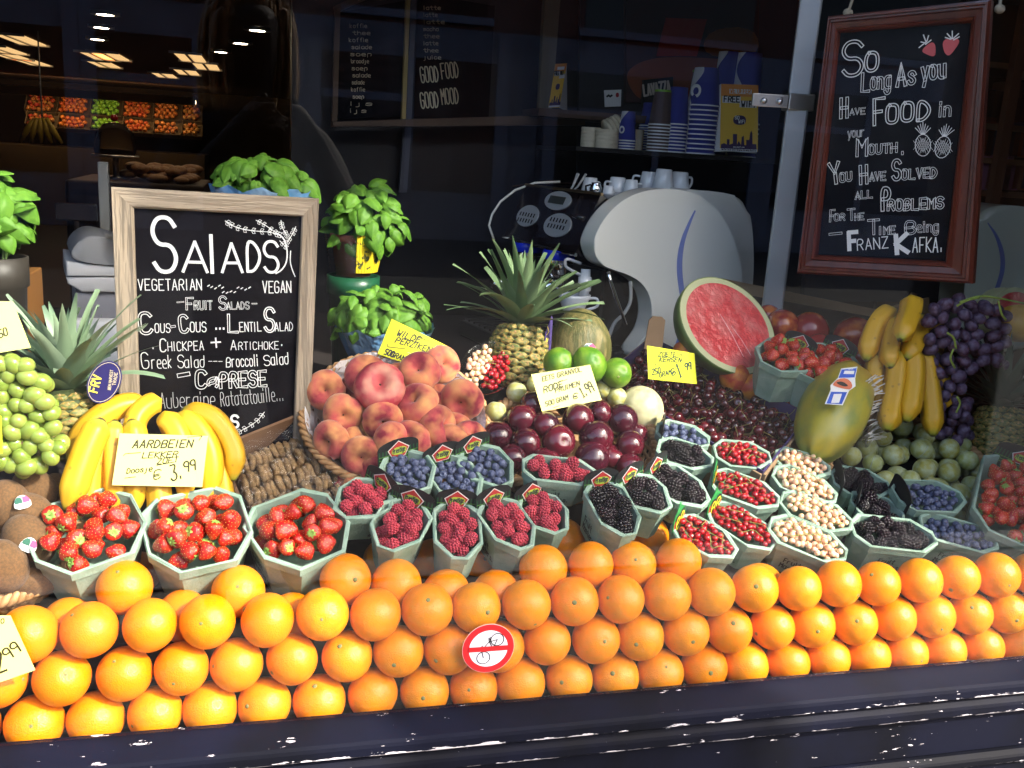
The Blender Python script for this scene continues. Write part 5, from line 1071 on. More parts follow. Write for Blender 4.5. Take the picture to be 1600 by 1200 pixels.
# flat peaches
pk = Rim(613, 652, .40, 38); a, b_ = pk.uv(472, 640), pk.uv(757, 640); rx = (b_-a).length/2; ry = (pk.uv(613, 548)-pk.uv(613, 752)).length/2
basket(pk, rx, ry, .085, 'round wicker basket lined with paper holding the flat peaches', rim_r=.007, lining=PAPERW, cx=(a.x+b_.x)/2)
PEACH = [(508, 610, 30), (573, 588, 33), (536, 646, 30), (655, 583, 33), (690, 569, 29), (722, 625, 34), (597, 655, 31), (652, 632, 35), (610, 690, 32), (565, 712, 31), (518, 688, 30), (640, 690, 34), (685, 665, 33), (735, 682, 27), (588, 735, 26), (705, 690, 28), (625, 575, 24), (548, 600, 26), (688, 605, 28), (560, 675, 27), (670, 712, 27), (545, 735, 24), (715, 655, 26)]
rng = random.Random(4)
def dome_pk(x, y): return .010+.036*max(0, 1-((x-(a.x+b_.x)/2)/rx)**2-(y/ry)**2)
for i, (x, y, rp) in enumerate(PEACH):
    big = i < 16; p = pk.dome(x, y, dome_pk) - (Vector((0, 0, 0)) if big else pk.n*.03); vd = (CAM-p).normalized()
    ax = vd+Vector((rng.gauss(0, .75), rng.gauss(0, .6), rng.gauss(.2, .7))); r = rp*mpp(p.y)*1.0
    o = thing('flat_peach', 'flat blushed peach in the lined wicker basket', 'peach', aim(p, ax, rng.uniform(0, 360)) @ S(r), 'flat peaches in the basket'); obj('flesh', PE[i % 4], o); obj('stem_scar', PEST, o)
p = pk.dome(592, 616, dome_pk)+pk.n*.02; vd = (CAM-p).normalized()
o = thing('flat_peach', 'flat peach split open with pale cream flesh at its stem', 'peach', aim(p, vd+Vector((0, 0, .55)), 10) @ S(36*mpp(p.y)*1.08)); 
PE2 = fruit_mat_gradient('split_peach', (.34, .03, .05), (.62, .36, .22), .6, z0=.44, z1=.72, noise_amt=1.4, col2=(.50, .09, .09), scale=1.4)
obj('flesh', mesh('split_flesh', flatpeach(6), PE2, True), o); obj('stem_scar', PEST, o)
# red plums
pp = Rim(885, 690, .37, 36); a2, b2_ = pp.uv(748, 690), pp.uv(1026, 690); rx2 = (b2_-a2).length/2; ry2 = (pp.uv(885, 612)-pp.uv(885, 765)).length/2; cx2 = (a2.x+b2_.x)/2
basket(pp, rx2, ry2, .08, 'round wicker basket holding the dark red plums', cx=cx2)
PLUMS = [(815, 655, 24), (853, 665, 22), (903, 655, 25), (937, 645, 20), (972, 656, 26), (873, 690, 27), (931, 683, 28), (983, 695, 24), (822, 692, 24), (925, 716, 28), (983, 730, 23), (778, 682, 24), (800, 718, 25), (833, 632, 21), (852, 722, 24), (880, 738, 22), (960, 705, 22), (1000, 668, 18), (770, 712, 20), (893, 625, 20)]
def dome_pp(x, y): return .012+.035*max(0, 1-((x-cx2)/rx2)**2-(y/ry2)**2)
for i, (x, y, rp) in enumerate(PLUMS):
    p = pp.dome(x, y, dome_pp) - (pp.n*.02 if i > 14 else Vector((0, 0, 0)))
    drop(PL, 'plum', 'dark red plum in the basket under the white card', 'plum', 'plums in the basket', p, rp*mpp(p.y), None, rng, mesh('stem_pit', lathe([(0, .86), (.05, .85), (.07, .8)], 6), STEMB), 'stem_pit')
for i, (x, y, rp) in enumerate(((774, 646, 16), (806, 616, 16), (940, 612, 15), (962, 623, 16), (835, 603, 13), (930, 598, 12))):
    p = pp.dome(x, y, dome_pp)+pp.n*.006; drop(GG, 'greengage', f'single greengage at the edge of the plum basket, {["beside the peach basket rim", "above the upper plums", "under the corner of the white card", "touching the pale melon", "behind the white card", "below the limes"][i]}', 'greengage', 'greengages around the plums', p, rp*mpp(p.y), aim((0, 0, 0), (rng.uniform(-.5, .5), .3, 1), rng.uniform(-120, -60)), rng, SEAM, 'seam')
# greengages
pg_ = Rim(1425, 735, .40, 30); a3, b3 = pg_.uv(1296, 735), pg_.uv(1546, 735); rx3 = (b3-a3).length/2; ry3 = (pg_.uv(1425, 655)-pg_.uv(1425, 812)).length/2; cx3 = (a3.x+b3.x)/2
basket(pg_, rx3, ry3, .08, 'wide wicker basket heaped with greengages', cx=cx3)
for (x, y, z, q) in heap(ell(rx3*.95, ry3*.95, 20, cx3), .0220, -.035, .014, rng, tries=90, maxn=120, keep=1.2, dome=.05):
    drop(GG, 'greengage', 'greengage in the wide basket, '+('on the papaya side' if x-cx3 < -rx3*.35 else 'on the pineapple side' if x-cx3 > rx3*.35 else 'right below the banana tips' if y > 0 else 'in the front near the blueberries'), 'greengage', 'greengages in the basket', pg_.M @ Vector((x, y, z)), q, aim((0, 0, 0), (rng.gauss(0, 1), rng.gauss(0, 1), 1), rng.uniform(0, 360)), rng, SEAM, 'seam')
# kiwis
pw = Rim(15, 850, .20, 30); rx4, ry4 = .115, .10
basket(pw, rx4, ry4, .07, 'small wicker basket of kiwis at the left edge', cx=-.02)
STK = mat('sticker_white', (.75, .75, .74), .4); STG = mat('sticker_green', (.03, .12, .08), .4); STP = mat('sticker_pink', (.6, .08, .2), .4); BARK = mat('print_grey', (.15, .15, .15), .6)
def sticker(par, loc, nrm, s_, roll=0, kind='kiwi', up_=(0, 0, 1)):
    loc, nrm = Vector(loc), Vector(nrm).normalized(); up_ = Vector(up_); z = (up_-nrm*up_.dot(nrm)).normalized(); x = z.cross(-nrm)*-1; x = (-nrm).cross(z)*-1
    Mx = Matrix.Identity(4); y = -nrm; x = y.cross(z)
    for i in range(3): Mx[i][0], Mx[i][1], Mx[i][2], Mx[i][3] = x[i], y[i], z[i], loc[i]
    Mx = par.matrix_world.inverted() @ Mx @ RY(roll)
    st_ = obj('sticker', mesh('sticker', prism(smoothpoly([(-s_, -s_*.9), (s_, -s_*.9), (s_*1.05, .2*s_), (.4*s_, s_), (-.5*s_, s_), (-s_*1.05, .2*s_)], 1), -.0004, .0008), STK), par, Mx)
    obj('green_print', mesh('green_print', prism([(-s_*.9, -.1*s_), (.05*s_, -.1*s_), (-.0*s_, .5*s_), (-.2*s_, .8*s_), (-s_*.6, .8*s_), (-s_*.95, .3*s_)], -.0008, -.0005), STG), st_)
    obj('pink_print', mesh('pink_print', prism([(.1*s_, -.1*s_), (.9*s_, -.1*s_), (.95*s_, .3*s_), (.6*s_, .8*s_), (.05*s_, .75*s_)], -.0008, -.0005), STP), st_)
    for i in range(5): obj('bar', mesh('bar', box((-.7*s_+i*.3*s_, -.0008, -.75*s_), (-.6*s_+i*.3*s_, -.0005, -.2*s_)), BARK), st_)
    return st_
KIW = [(55, 765, 36, .24, 25, 'with a white sticker, nearest the grapes'), (45, 800, 36, .19, 10, 'with a round sticker beside the strawberry punnet'), (12, 790, 40, .20, 80, 'half cut off by the picture edge, in the upper row'), (45, 845, 44, .16, 60, 'with a large barcode sticker in the middle of the basket'), (8, 885, 42, .12, 70, 'in the lower row at the picture edge'), (52, 905, 36, .14, 20, 'in the shade at the basket rim'), (-10, 835, 36, .2, 40, 'behind the others at the picture edge'), (88, 760, 24, .27, 10, 'deep in the shade behind the strawberry punnet')]
for i, (x, y, rp, Y, rz, lab) in enumerate(KIW):
    p = P(x, y, Y); o = thing('kiwi', 'brown kiwi '+lab, 'kiwi', T(p) @ RZ(rng.uniform(-40, 40)) @ RY(rz) @ S(rp*mpp(Y)*.76), 'kiwis in the small basket'); obj('skin', KI[i % 2], o)
    if i in (1, 3):
        sx_, sy_ = ((59, 768), (35, 785), (45, 852))[(0, 1, 3).index(i)]; d = ray(sx_, sy_).normalized(); c = p-CAM; t_ = c.dot(d); r_ = rp*mpp(Y)*.74; h2 = c.length_squared-t_*t_
        hp = CAM+d*(t_-math.sqrt(max(1e-6, r_*r_-min(h2, r_*r_*.6)))); bpy.context.view_layer.update(); sticker(o, hp-d*.004, (hp-p).normalized()*.7-d*.6, .0105, -35+i*22)

# ================================================================== bananas
def banana_mat():
    M = mat('banana_peel', (.62, .34, .015), .45, col2=(.54, .28, .012), scale=3, spots=(.16, .07, .02), spot_scale=40, spot_lo=.08, spot_hi=.14); t = M.node_tree; N, L = t.nodes, t.links; b = N['Principled BSDF']
    at = N.new('ShaderNodeAttribute'); at.attribute_name = 'along'; cr_ = N.new('ShaderNodeValToRGB'); e = cr_.color_ramp.elements
    e[0].position = 0; e[0].color = (.03, .02, .012, 1); e[1].position = .022; e[1].color = (.30, .30, .04, 1)
    for ps, c in ((.10, (.64, .36, .016, 1)), (.86, (.64, .36, .016, 1)), (.95, (.42, .42, .06, 1)), (.985, (.05, .035, .02, 1))): x = e.new(ps); x.color = c
    L.new(at.outputs['Fac'], cr_.inputs[0]); mx = N.new('ShaderNodeMix'); mx.data_type = 'RGBA'; mx.blend_type = 'MULTIPLY'; mx.inputs[0].default_value = 1
    src = b.inputs['Base Color'].links[0].from_socket; g = N.new('ShaderNodeMix'); g.data_type = 'RGBA'; g.inputs[0].default_value = .5
    L.new(src, g.inputs[6]); L.new(cr_.outputs[0], g.inputs[7])
    dk = N.new('ShaderNodeMix'); dk.data_type = 'RGBA'; dk.blend_type = 'DARKEN'; dk.inputs[0].default_value = 1; L.new(cr_.outputs[0], dk.inputs[6]); L.new(g.outputs[2], dk.inputs[7]); L.new(dk.outputs[2], b.inputs['Base Color']); return M
BANM = banana_mat()
def banana(par, pts, r, stem0=False):
    path = crom(pts, 7); n = len(path); rad = []
    for i in range(n):
        t_ = i/(n-1); s_ = min(1, (t_/.16)**.6 if t_ < .16 else 1, ((1-t_)/.2)**.55 if t_ > .8 else 1); rad.append(max(r*s_, r*.2))
    I = par.matrix_world.inverted(); v, f = tube([I @ p for p in path], rad, 15)
    for i in range(n):                                   # five soft edges
        c = sum((v[i*15+k] for k in range(15)), Vector())/15
        for k in range(15): v[i*15+k] = c+(v[i*15+k]-c)*(1+.13*math.cos(k*2*math.pi/15*5))
    me = mesh('banana', (v, f), BANM, True); at = me.attributes.new('along', 'FLOAT', 'POINT')
    for i in range(n):
        for k in range(15): at.data[i*15+k].value = 1-i/(n-1)
    return obj('banana', me, par)
bl = thing('banana_bunch', 'yellow bananas behind the price card for aardbeien', 'bananas', T(P(240, 760, .30)))
LB = [((160, 654), (141, 690), (122, 740), (104, 800), 19, .25, .19), ((235, 636), (190, 636), (140, 668), (108, 725), 18, .34, .28), ((172, 690), (153, 720), (143, 765), (140, 810), 17, .26, .22), ((180, 656), (176, 690), (178, 740), (180, 800), 17, .27, .22), ((205, 655), (212, 690), (213, 740), (212, 800), 17, .27, .22), ((250, 630), (232, 634), (212, 655), (205, 700), 16, .33, .27), ((248, 652), (272, 668), (287, 715), (288, 790), 18, .28, .22), ((275, 648), (306, 668), (328, 715), (325, 790), 18, .29, .23), ((283, 642), (330, 652), (362, 700), (364, 752), 18, .31, .26), ((322, 700), (340, 730), (348, 765), (350, 800), 15, .28, .24), ((236, 700), (245, 740), (250, 780), (250, 815), 17, .25, .21)]
bpy.context.view_layer.update()
for a_, b_2, c_, d_, rp, Y0, Y1 in LB: banana(bl, [P(*a_, Y0), P(*b_2, Y0*.7+Y1*.3), P(*c_, Y0*.35+Y1*.65), P(*d_, Y1)], rp*mpp(.26)*.93)
brn = thing('banana_bunch', 'hanging yellow bananas with dark tips beside the purple grapes', 'bananas', T(P(1410, 660, .45))); bpy.context.view_layer.update()
RB = [((1400, 484), (1374, 500), (1360, 530), (1353, 564), 15, .50, .44), ((1424, 462), (1424, 484), (1416, 508), (1406, 532), 15.5, .46, .38), ((1404, 495), (1394, 522), (1390, 550), (1391, 575), 14, .47, .41), ((1438, 490), (1436, 515), (1428, 540), (1415, 562), 15, .47, .41), ((1372, 545), (1366, 585), (1372, 615), (1384, 630), 14, .46, .42), ((1402, 545), (1400, 590), (1392, 640), (1386, 674), 17, .44, .36), ((1425, 540), (1428, 580), (1424, 620), (1416, 660), 16, .43, .36), ((1443, 540), (1450, 590), (1456, 640), (1458, 682), 15.5, .44, .36), ((1456, 545), (1470, 585), (1474, 620), (1468, 640), 13, .46, .42), ((1462, 480), (1462, 510), (1460, 540), (1462, 560), 13, .5, .46)]
obj('crown_stem', mesh('crown_stem', tube([brn.matrix_world.inverted() @ P(x, y, .49) for x, y in ((1428, 458), (1424, 468), (1416, 480))], [.007, .010, .012], 7), STEMB, True), brn); bpy.context.view_layer.update()
for a_, b_2, c_, d_, rp, Y0, Y1 in RB: banana(brn, [P(*a_, Y0), P(*b_2, Y0*.7+Y1*.3), P(*c_, Y0*.35+Y1*.65), P(*d_, Y1)], rp*mpp(.42, 1410, 560)*.90)

# ================================================================== grapes
GRG = mat('green_grape_skin', (.17, .24, .035), .16, rand=(.24, .30, .06), sss=.35, coat=.3); GRP = mat('purple_grape_skin', (.045, .022, .05), .55, col2=(.14, .105, .17), scale=1.6, lo=.35, hi=.7, rand=(.06, .012, .03))
def grapes(name, label, pts, r, m_, Y, depth, asp=1.25, n2=0.0, seed=1, px_r=14):
    rng = random.Random(seed); me = mesh('grape', xf(uvs(16, 12), S(1, 1, asp)), m_, True); p0 = P(*pts[0], Y); g = thing('grape_bunch', label, 'grapes', T(p0)); I = g.matrix_world.inverted()
    bpy.context.view_layer.update(); I = g.matrix_world.inverted(); done = []
    for (x, y) in pts:
        for k in range(2):
            Yk = Y-rng.uniform(0, depth*.35)+k*depth*.7; q = P(x+(k*rng.uniform(-9, 9)), y+(k*rng.uniform(-9, 9)), Yk); obj('grape', me, g, I @ T(q) @ aim((0, 0, 0), (rng.gauss(0, 1), rng.gauss(0, .6), rng.gauss(0, .8))) @ S(r*rng.uniform(.88, 1.08)))
    return g, I
def scatter_poly(poly, n, dmin, seed):
    rng = random.Random(seed); xs = [p[0] for p in poly]; ys = [p[1] for p in poly]; out = []
    def inp(x, y):
        c = False
        for (x0, y0), (x1, y1) in zip(poly, poly[1:]+poly[:1]):
            if (y0 > y) != (y1 > y) and x < (x1-x0)*(y-y0)/(y1-y0)+x0: c = not c
        return c
    for _ in range(4000):
        x, y = rng.uniform(min(xs), max(xs)), rng.uniform(min(ys), max(ys))
        if inp(x, y) and all((x-a)**2+(y-b)**2 > dmin*dmin for a, b in out): out.append((x, y))
        if len(out) >= n: break
    return out
gp = scatter_poly([(-25, 575), (30, 560), (70, 600), (85, 660), (92, 700), (60, 735), (25, 745), (-25, 720)], 44, 18, 2)
gg, I = grapes('grape_bunch', 'bunch of green grapes hanging at the left edge', gp, .0125, GRG, .20, .03, 1.2, seed=3)
obj('stem', mesh('stem', tube([I @ P(x, y, .19) for x, y in ((35, 690), (30, 700), (28, 712), (34, 722))], .0012, 5), STEMB, True), gg)
gq = scatter_poly([(1440, 500), (1470, 475), (1510, 470), (1560, 485), (1585, 505), (1578, 540), (1560, 565), (1520, 575), (1500, 600), (1510, 640), (1515, 675), (1495, 692), (1465, 680), (1458, 640), (1462, 600), (1450, 560)], 70, 15, 5)
gg, I = grapes('grape_bunch', 'big bunch of dusty purple grapes beside the hanging bananas', gq, .0128, GRP, .42, .04, 1.25, seed=8)
for pts in ([(1500, 472), (1530, 463), (1560, 466), (1600, 474)], [(1495, 478), (1510, 470), (1530, 465)], [(1490, 545), (1485, 560), (1492, 575)], [(1480, 520), (1490, 528), (1494, 545)], [(1560, 470), (1565, 490), (1572, 500)], [(1495, 620), (1500, 630), (1494, 645)]): obj('stem', mesh('stem', tube(crom([I @ P(x, y, .38) for x, y in pts], 4), .0022, 6), mat('grape_stem', (.26, .34, .06), .6), True), gg)

# ================================================================== pineapples
PEY = mat('pineapple_eye', (.30, .20, .05), .6, col2=(.08, .11, .025), scale=2.2, lo=.35, hi=.6, rand=(.40, .24, .06)); PBD = mat('pineapple_groove', (.04, .055, .016), .7); PTIP = mat('pineapple_bract', (.42, .25, .11), .7)
def leafm(name, c, c2): return mat(name, c, .45, col2=c2, scale=5, rand=(.20, .27, .16), rnd_amt=.5, stretch=(1, 1, .25))
LEAFA = leafm('crown_leaf_pale', (.24, .32, .22), (.14, .22, .12)); LEAFB = leafm('crown_leaf_green', (.15, .22, .10), (.08, .14, .06)); LEAFC = leafm('crown_leaf_dark', (.08, .13, .09), (.05, .08, .05))
def blade(L_, w_, curl, seed, m_, fold=.25):
    n = 9; V, F = [], []; rr = random.Random(seed); tw = rr.uniform(-.25, .25)
    for i in range(n+1):
        t_ = i/n; a = curl*t_; z = L_*(math.sin(a)/curl if abs(curl) > .01 else t_); x = L_*((1-math.cos(a))/curl if abs(curl) > .01 else 0)
        w2 = w_*(1-t_**2.2)*(.72+.28*math.sin(math.pi*min(1, t_*1.8)))+.0004; nx, nz = math.cos(a), -math.sin(a); s_ = tw*t_*w_
        for k, (sy, lift) in enumerate(((-1, fold), (-.5, fold*.3), (0, 0), (.5, fold*.3), (1, fold))): V.append((x+nx*(-lift*w2)*-1*-1+s_*sy, sy*w2, z+nz*(-lift*w2)))
    for i in range(n):
        for k in range(4): F.append((i*5+k, i*5+k+1, i*5+5+k+1, i*5+5+k))
    return mesh('leaf', (V, F), m_, True)
EYE = mesh('eye', lathe([(1.0, -.15), (.95, .1), (.75, .28), (.45, .36), (.2, .34), (0, .30)], 6), PEY, False); BRACT = mesh('bract', ([(-.18, 0, .32), (.18, 0, .32), (0, .5, .52), (0, .1, .42)], [(0, 1, 3), (1, 2, 3), (2, 0, 3)]), PTIP)
def pineapple(base, top_dir, Rb, H, label, lm, Lf, nl=34, seed=1, eyes=True, spread=1.0):
    rng = random.Random(seed); M = aim(base, top_dir, rng.uniform(0, 360)); p = thing('pineapple', label, 'pineapple', M)
    pr = [(0, 0), (Rb*.7, .004), (Rb*.93, H*.18), (Rb, H*.45), (Rb*.96, H*.7), (Rb*.78, H*.9), (Rb*.45, H*.99), (0, H)]
    body = obj('body', mesh('body', lathe([(r*.97, z) for r, z in pr], 28), PBD, True), p)
    def rad(z):
        for (r0, z0), (r1, z1) in zip(pr, pr[1:]):
            if z0 <= z <= z1: return r0+(r1-r0)*(z-z0)/(z1-z0+1e-9), (r1-r0)/(z1-z0+1e-9)
        return Rb*.4, 0
    rows = 9; na = 12
    for j in range(rows):
        z = H*(.08+.84*j/(rows-1)); r, sl_ = rad(z)
        for i in range(na):
            a = 2*math.pi*(i+.5*(j % 2))/na; c = Vector((math.cos(a)*r, math.sin(a)*r, z)); nn = Vector((math.cos(a), math.sin(a), -sl_)).normalized(); q = axes_m(c, Vector((0, 0, 1)).cross(nn), nn)
            s_ = 2*math.pi*r/na*.55; e = obj('eye', EYE, body, q @ S(s_, H/rows*.62, min(s_, .012)*.9)); obj('bract', BRACT, e)
    for i in range(nl):
        t_ = i/nl; a = i*2.39996; tilt = (72-66*t_)*spread; L_ = Lf*(.5+.5*math.sin(math.pi*(.22+.6*t_)))*rng.uniform(.85, 1.12); w_ = Lf*.092*rng.uniform(.8, 1.15)
        obj('leaf', blade(L_, w_, R(rng.uniform(15, 55))*(1.1-t_*.7), i+seed*100, lm), p, T((0, 0, H*.96)) @ RZ(math.degrees(a)) @ T((Rb*.22*(1-t_), 0, H*.10*t_)) @ RY(tilt) )
    return p
# left: lying under the grapes, crown up
pineapple(P(120, 715, .36), (-.08, .1, 1), .062, .115, 'pineapple with a pale grey green crown beside the salad board', LEAFA, .17, 50, 2, spread=.86)
pineapple(P(803, 610, .56), (.12, .25, 1), .060, .135, 'pineapple in the middle with long green leaves before the coffee machine', LEAFB, .175, 48, 5, spread=1.0)
pineapple(P(1556, 735, .44), (.12, .25, 1), .062, .145, 'pineapple with a dark crown at the far end of the display', LEAFC, .165, 46, 9)
# oval navy label leaning on the first pineapple
fo = Frame(163, 597, .315, lean=5); og = thing('oval_label', 'navy oval label with yellow letters in front of the salad board', 'label', fo.M)
def rotell(cx_, cy_, a_, b_3, th, n=30): return [(cx_+a_*math.cos(t_)*math.cos(th)-b_3*math.sin(t_)*math.sin(th), cy_+a_*math.cos(t_)*math.sin(th)+b_3*math.sin(t_)*math.cos(th)) for t_ in [2*math.pi*i/n for i in range(n)]]
NVY = mat('label_navy', (.02, .016, .10), .4); YLW = mat('label_yellow', (.75, .6, .08), .5); TANL = mat('label_tan', (.5, .42, .3), .5)
obj('disc', mesh('disc', prism(fo.poly(rotell(163, 597, 35, 25, R(-62)))[::-1], -.001, .001), NVY), og)
line(og, fo, rotell(163, 597, 32.5, 22.5, R(-62))+[rotell(163, 597, 32.5, 22.5, R(-62))[0]], .0009, TANL, .0012)
write(og, fo, 'FRV', (152, 613), (159, 588), 12, YLW, .2, lift=.0014); write(og, fo, 'BEN HARVEST', (173, 609), (177, 578), 4, TANL, .2, lift=.0014); write(og, fo, 'TRADE', (181, 602), (184, 582), 4.5, TANL, .2, lift=.0014)
# limes, melons
for i, (x, y, rp, sx, Y, lab) in enumerate(((873, 567, 24, 1.0, .46, 'round green lime nearest the pineapple'), (921, 570, 26, 1.12, .44, 'lime with a yellowish end in the middle of three'), (963, 583, 24, 1.05, .44, 'lime showing its stem end beside the cherries'))):
    p = P(x, y, Y); o = thing('lime', lab, 'lime', T(p) @ (aim((0, 0, 0), CAM-p+Vector((.3, 0, -.4))) if i == 2 else RY((20, -35, 0)[i])) @ S(rp*mpp(Y)), 'limes above the plums'); obj('skin', mesh('skin', wobble(xf(dimpled(24, 16, -.1 if i == 1 else .03, .25, 1.0), S(1, 1, sx)), .03, 1, i), LIM, True), o); obj('stem_scar', mesh('stem_scar', lathe([(0, sx+.02), (.06, sx+.0), (.08, sx-.06)], 8), mat('lime_scar', (.3, .3, .12), .7)), o)
MEL = mat('toad_melon_skin', (.085, .085, .022), .5, col2=(.19, .15, .05), scale=2.2, lo=.45, hi=.62, stretch=(4, 4, .8), spots=(.36, .2, .06), spot_scale=3.3, spot_lo=.02, spot_hi=.05, bump=.2, bscale=6)
p = P(905, 545, .60); mel = thing('green_melon', 'dark green ribbed melon standing behind the limes', 'melon', aim(p, (.05, .25, 1)) @ S(.066, .066, .083)); obj('skin', mesh('skin', wobble(uvs(32, 20), .04, 1.2, 3), MEL, True), mel); bpy.context.view_layer.update()
sticker(mel, P(921, 547, .535), (-.1, -1, .3), .014, -10)
fx = Frame(856, 540, .55, yaw=35, lean=10); ml = thing('melon_label', 'narrow purple label with yellow print beside the green melon', 'label', fx.M); obj('strip', mesh('strip', prism(fx.poly([(848, 600), (852, 520), (862, 493), (864, 497), (860, 560), (853, 600)]), 0, .001), mat('label_purple', (.05, .03, .14), .5)), ml); write(ml, fx, 'RRV', (853, 560), (858, 510), 5, YLW, .25, lift=.0006)
CAN = mat('pale_melon_skin', (.42, .38, .20), .6, col2=(.50, .46, .27), scale=3); pc = P(1000, 640, .43); cm = thing('pale_melon', 'pale cream melon beside the plum basket', 'melon', T(pc) @ RY(20) @ S(.046)); v, f = uvs(40, 20)
obj('skin', mesh('skin', ([Vector(q)*(1-.035*abs(math.sin(5*math.atan2(q[1], q[0])))**4) for q in v], f), CAN, True), cm)
# watermelon half
WMR = mat('watermelon_rind', (.055, .11, .02), .4, col2=(.20, .27, .06), scale=2.6, lo=.42, hi=.6, stretch=(1, 1, 3)); WMW = mat('watermelon_white', (.62, .62, .34), .5); WMF = mat('watermelon_flesh', (.70, .055, .06), .3, col2=(.76, .20, .18), scale=26, lo=.42, hi=.72, spec=.6, detail=10, bump=.25, bscale=60)
p = P(1138, 508, .64); nrm = ((CAM-p).normalized()+Vector((.42, 0, .55))).normalized(); wm = thing('watermelon_half', 'cut watermelon half showing wet red flesh', 'watermelon', axes_m(p, Vector((1, 0, -.38)), nrm))
k = mpp(.64, 1138, 508); ra, rb = 84*k, 74*k
def el(prof, m_, nm, par, smooth=True): return obj(nm, mesh(nm, xf(lathe(prof, 48), S(ra, rb, rb)), m_, smooth), par)
el([(0, -.85)]+[(math.sin(R(a_)), -.85*math.cos(R(a_))) for a_ in range(10, 91, 8)]+[(1, 0), (.985, .004)], WMR, 'rind', wm); el([(.985, .004), (.95, .008), (.86, .009)], WMW, 'white_rind', wm); el([(.87, .009), (.82, .012), (.5, .016), (0, .018)], WMF, 'flesh', wm)
for (u0, v0, u1, v1) in ((-.2, .15, .35, -.55), (.05, .0, .5, -.45)): obj('film_crease', mesh('film_crease', tube([(u0*ra, v0*rb, .0018), ((u0+u1)/2*ra, (v0+v1)/2*rb+.003, .0022), (u1*ra, v1*rb, .0016)], .0006, 4), mat('film', (.8, .6, .6), .1)), wm)
# piece of watermelon and yellow melon at the right edge
p = P(1585, 492, .60); o = thing('watermelon_slice', 'watermelon slice peeking out behind the purple grapes', 'watermelon', axes_m(p, Vector((1, 0, 0)), CAM-p)); k = mpp(.6, 1585, 490)
obj('rind', mesh('rind', prism([(40*k*math.cos(R(a_)), 36*k*math.sin(R(a_))) for a_ in range(0, 360, 12)], 0, .05), WMW), o, RX(90) @ T((0, 0, 0))); obj('flesh', mesh('flesh', prism([(33*k*math.cos(R(a_)), 30*k*math.sin(R(a_))) for a_ in range(0, 360, 12)], -.003, -.0005), WMF), o, RX(90))
for ch in o.children: ch.matrix_local = RX(-90)
p = P(1595, 505, .52); tag(obj('yellow_melon', mesh('yellow_melon', wobble(xf(uvs(24, 16), S(.06, .05, .042)), .04, 20, 2), mat('yellow_melon_skin', (.62, .34, .03), .45, col2=(.5, .24, .02), scale=20), True), None, T(p)), 'yellow melon at the far end behind the grapes', 'melon')

# ================================================================== cherries in a crate
pc_ = Rim(1090, 640, .50, 17); q = [pc_.uv(*s_) for s_ in ((1016, 534), (1262, 655), (1190, 745), (935, 600))]
CARD = mat('cardboard', (.30, .19, .105), .85, col2=(.25, .155, .085), scale=8); PURP = mat('purple_paper', (.045, .03, .12), .6)
ctr = sum((Vector(s_) for s_ in q), Vector())/4
crt = thing('fruit_crate', 'open cardboard crate lined with purple paper holding cherries', 'crate', pc_.M @ T((ctr.x, ctr.y, -.075)))
qq = [Vector((s_.x-ctr.x, s_.y-ctr.y, 0)) for s_ in q]
for i in range(4):
    a_, b_4 = qq[i], qq[(i+1) % 4]; d = (b_4-a_).normalized(); n_ = Vector((d.y, -d.x, 0)) if Vector((d.y, -d.x, 0)).dot(a_+b_4) > 0 else Vector((-d.y, d.x, 0))
    for nm, off, th, z1, m_ in (('wall', .0015, .005, .082, CARD), ('liner', -.0015, .002, .088, PURP)):
        V = [a_+n_*off, b_4+n_*off, b_4+n_*(off+th), a_+n_*(off+th)]; V = [v_.copy() for v_ in V]+[v_+Vector((0, 0, z1)) for v_ in V]; obj(nm, mesh(nm, (V, [(0, 1, 2, 3), (7, 6, 5, 4), (0, 4, 5, 1), (1, 5, 6, 2), (2, 6, 7, 3), (3, 7, 4, 0)]), m_), crt)
obj('floor', mesh('floor', (qq+[v_+Vector((0, 0, .003)) for v_ in qq], [(0, 1, 2, 3), (4, 5, 6, 7), (0, 1, 5, 4), (1, 2, 6, 5), (2, 3, 7, 6), (3, 0, 4, 7)]), CARD), crt)
ft = Frame(1030, 520, .60); tb = obj('corner_flap', mesh('corner_flap', prism(ft.poly([(1006, 545), (1014, 500), (1020, 494), (1034, 495), (1039, 500), (1034, 548)]), -.002, .002), CARD), crt); bpy.context.view_layer.update(); tb.matrix_world = ft.M
poly = [(s_.x, s_.y) for s_ in q]
area = sum(x0*y1-x1*y0 for (x0, y0), (x1, y1) in zip(poly, poly[1:]+poly[:1]))
if area < 0: poly = poly[::-1]
rng = random.Random(12)
def cherry_place(x, y):
    an = {'around the foot of the yellow card': (1050, 600), 'in the corner behind the limes': (985, 585), 'beside the pale melon': (1040, 650), 'next to the papaya': (1235, 690), 'along the edge below the watermelon': (1160, 620), 'right behind the red currants': (1140, 690)}
    return min(an, key=lambda k_: (pc_.uv(*an[k_]).x-x)**2+(pc_.uv(*an[k_]).y-y)**2)
for (x, y, z, r) in heap(poly, .0118, -.05, -.012, rng, tries=70, maxn=420, keep=1.0, dome=.02):
    d = Vector((rng.gauss(0, .8), rng.gauss(-.2, .8), rng.gauss(.3, .8))); drop([CHR_], 'cherry', 'dark glossy cherry in the purple lined crate, '+cherry_place(x, y), 'cherry', 'cherries in the crate', pc_.M @ Vector((x, y, z)), r, aim((0, 0, 0), d, rng.uniform(0, 360)), rng, CHS, 'stem')
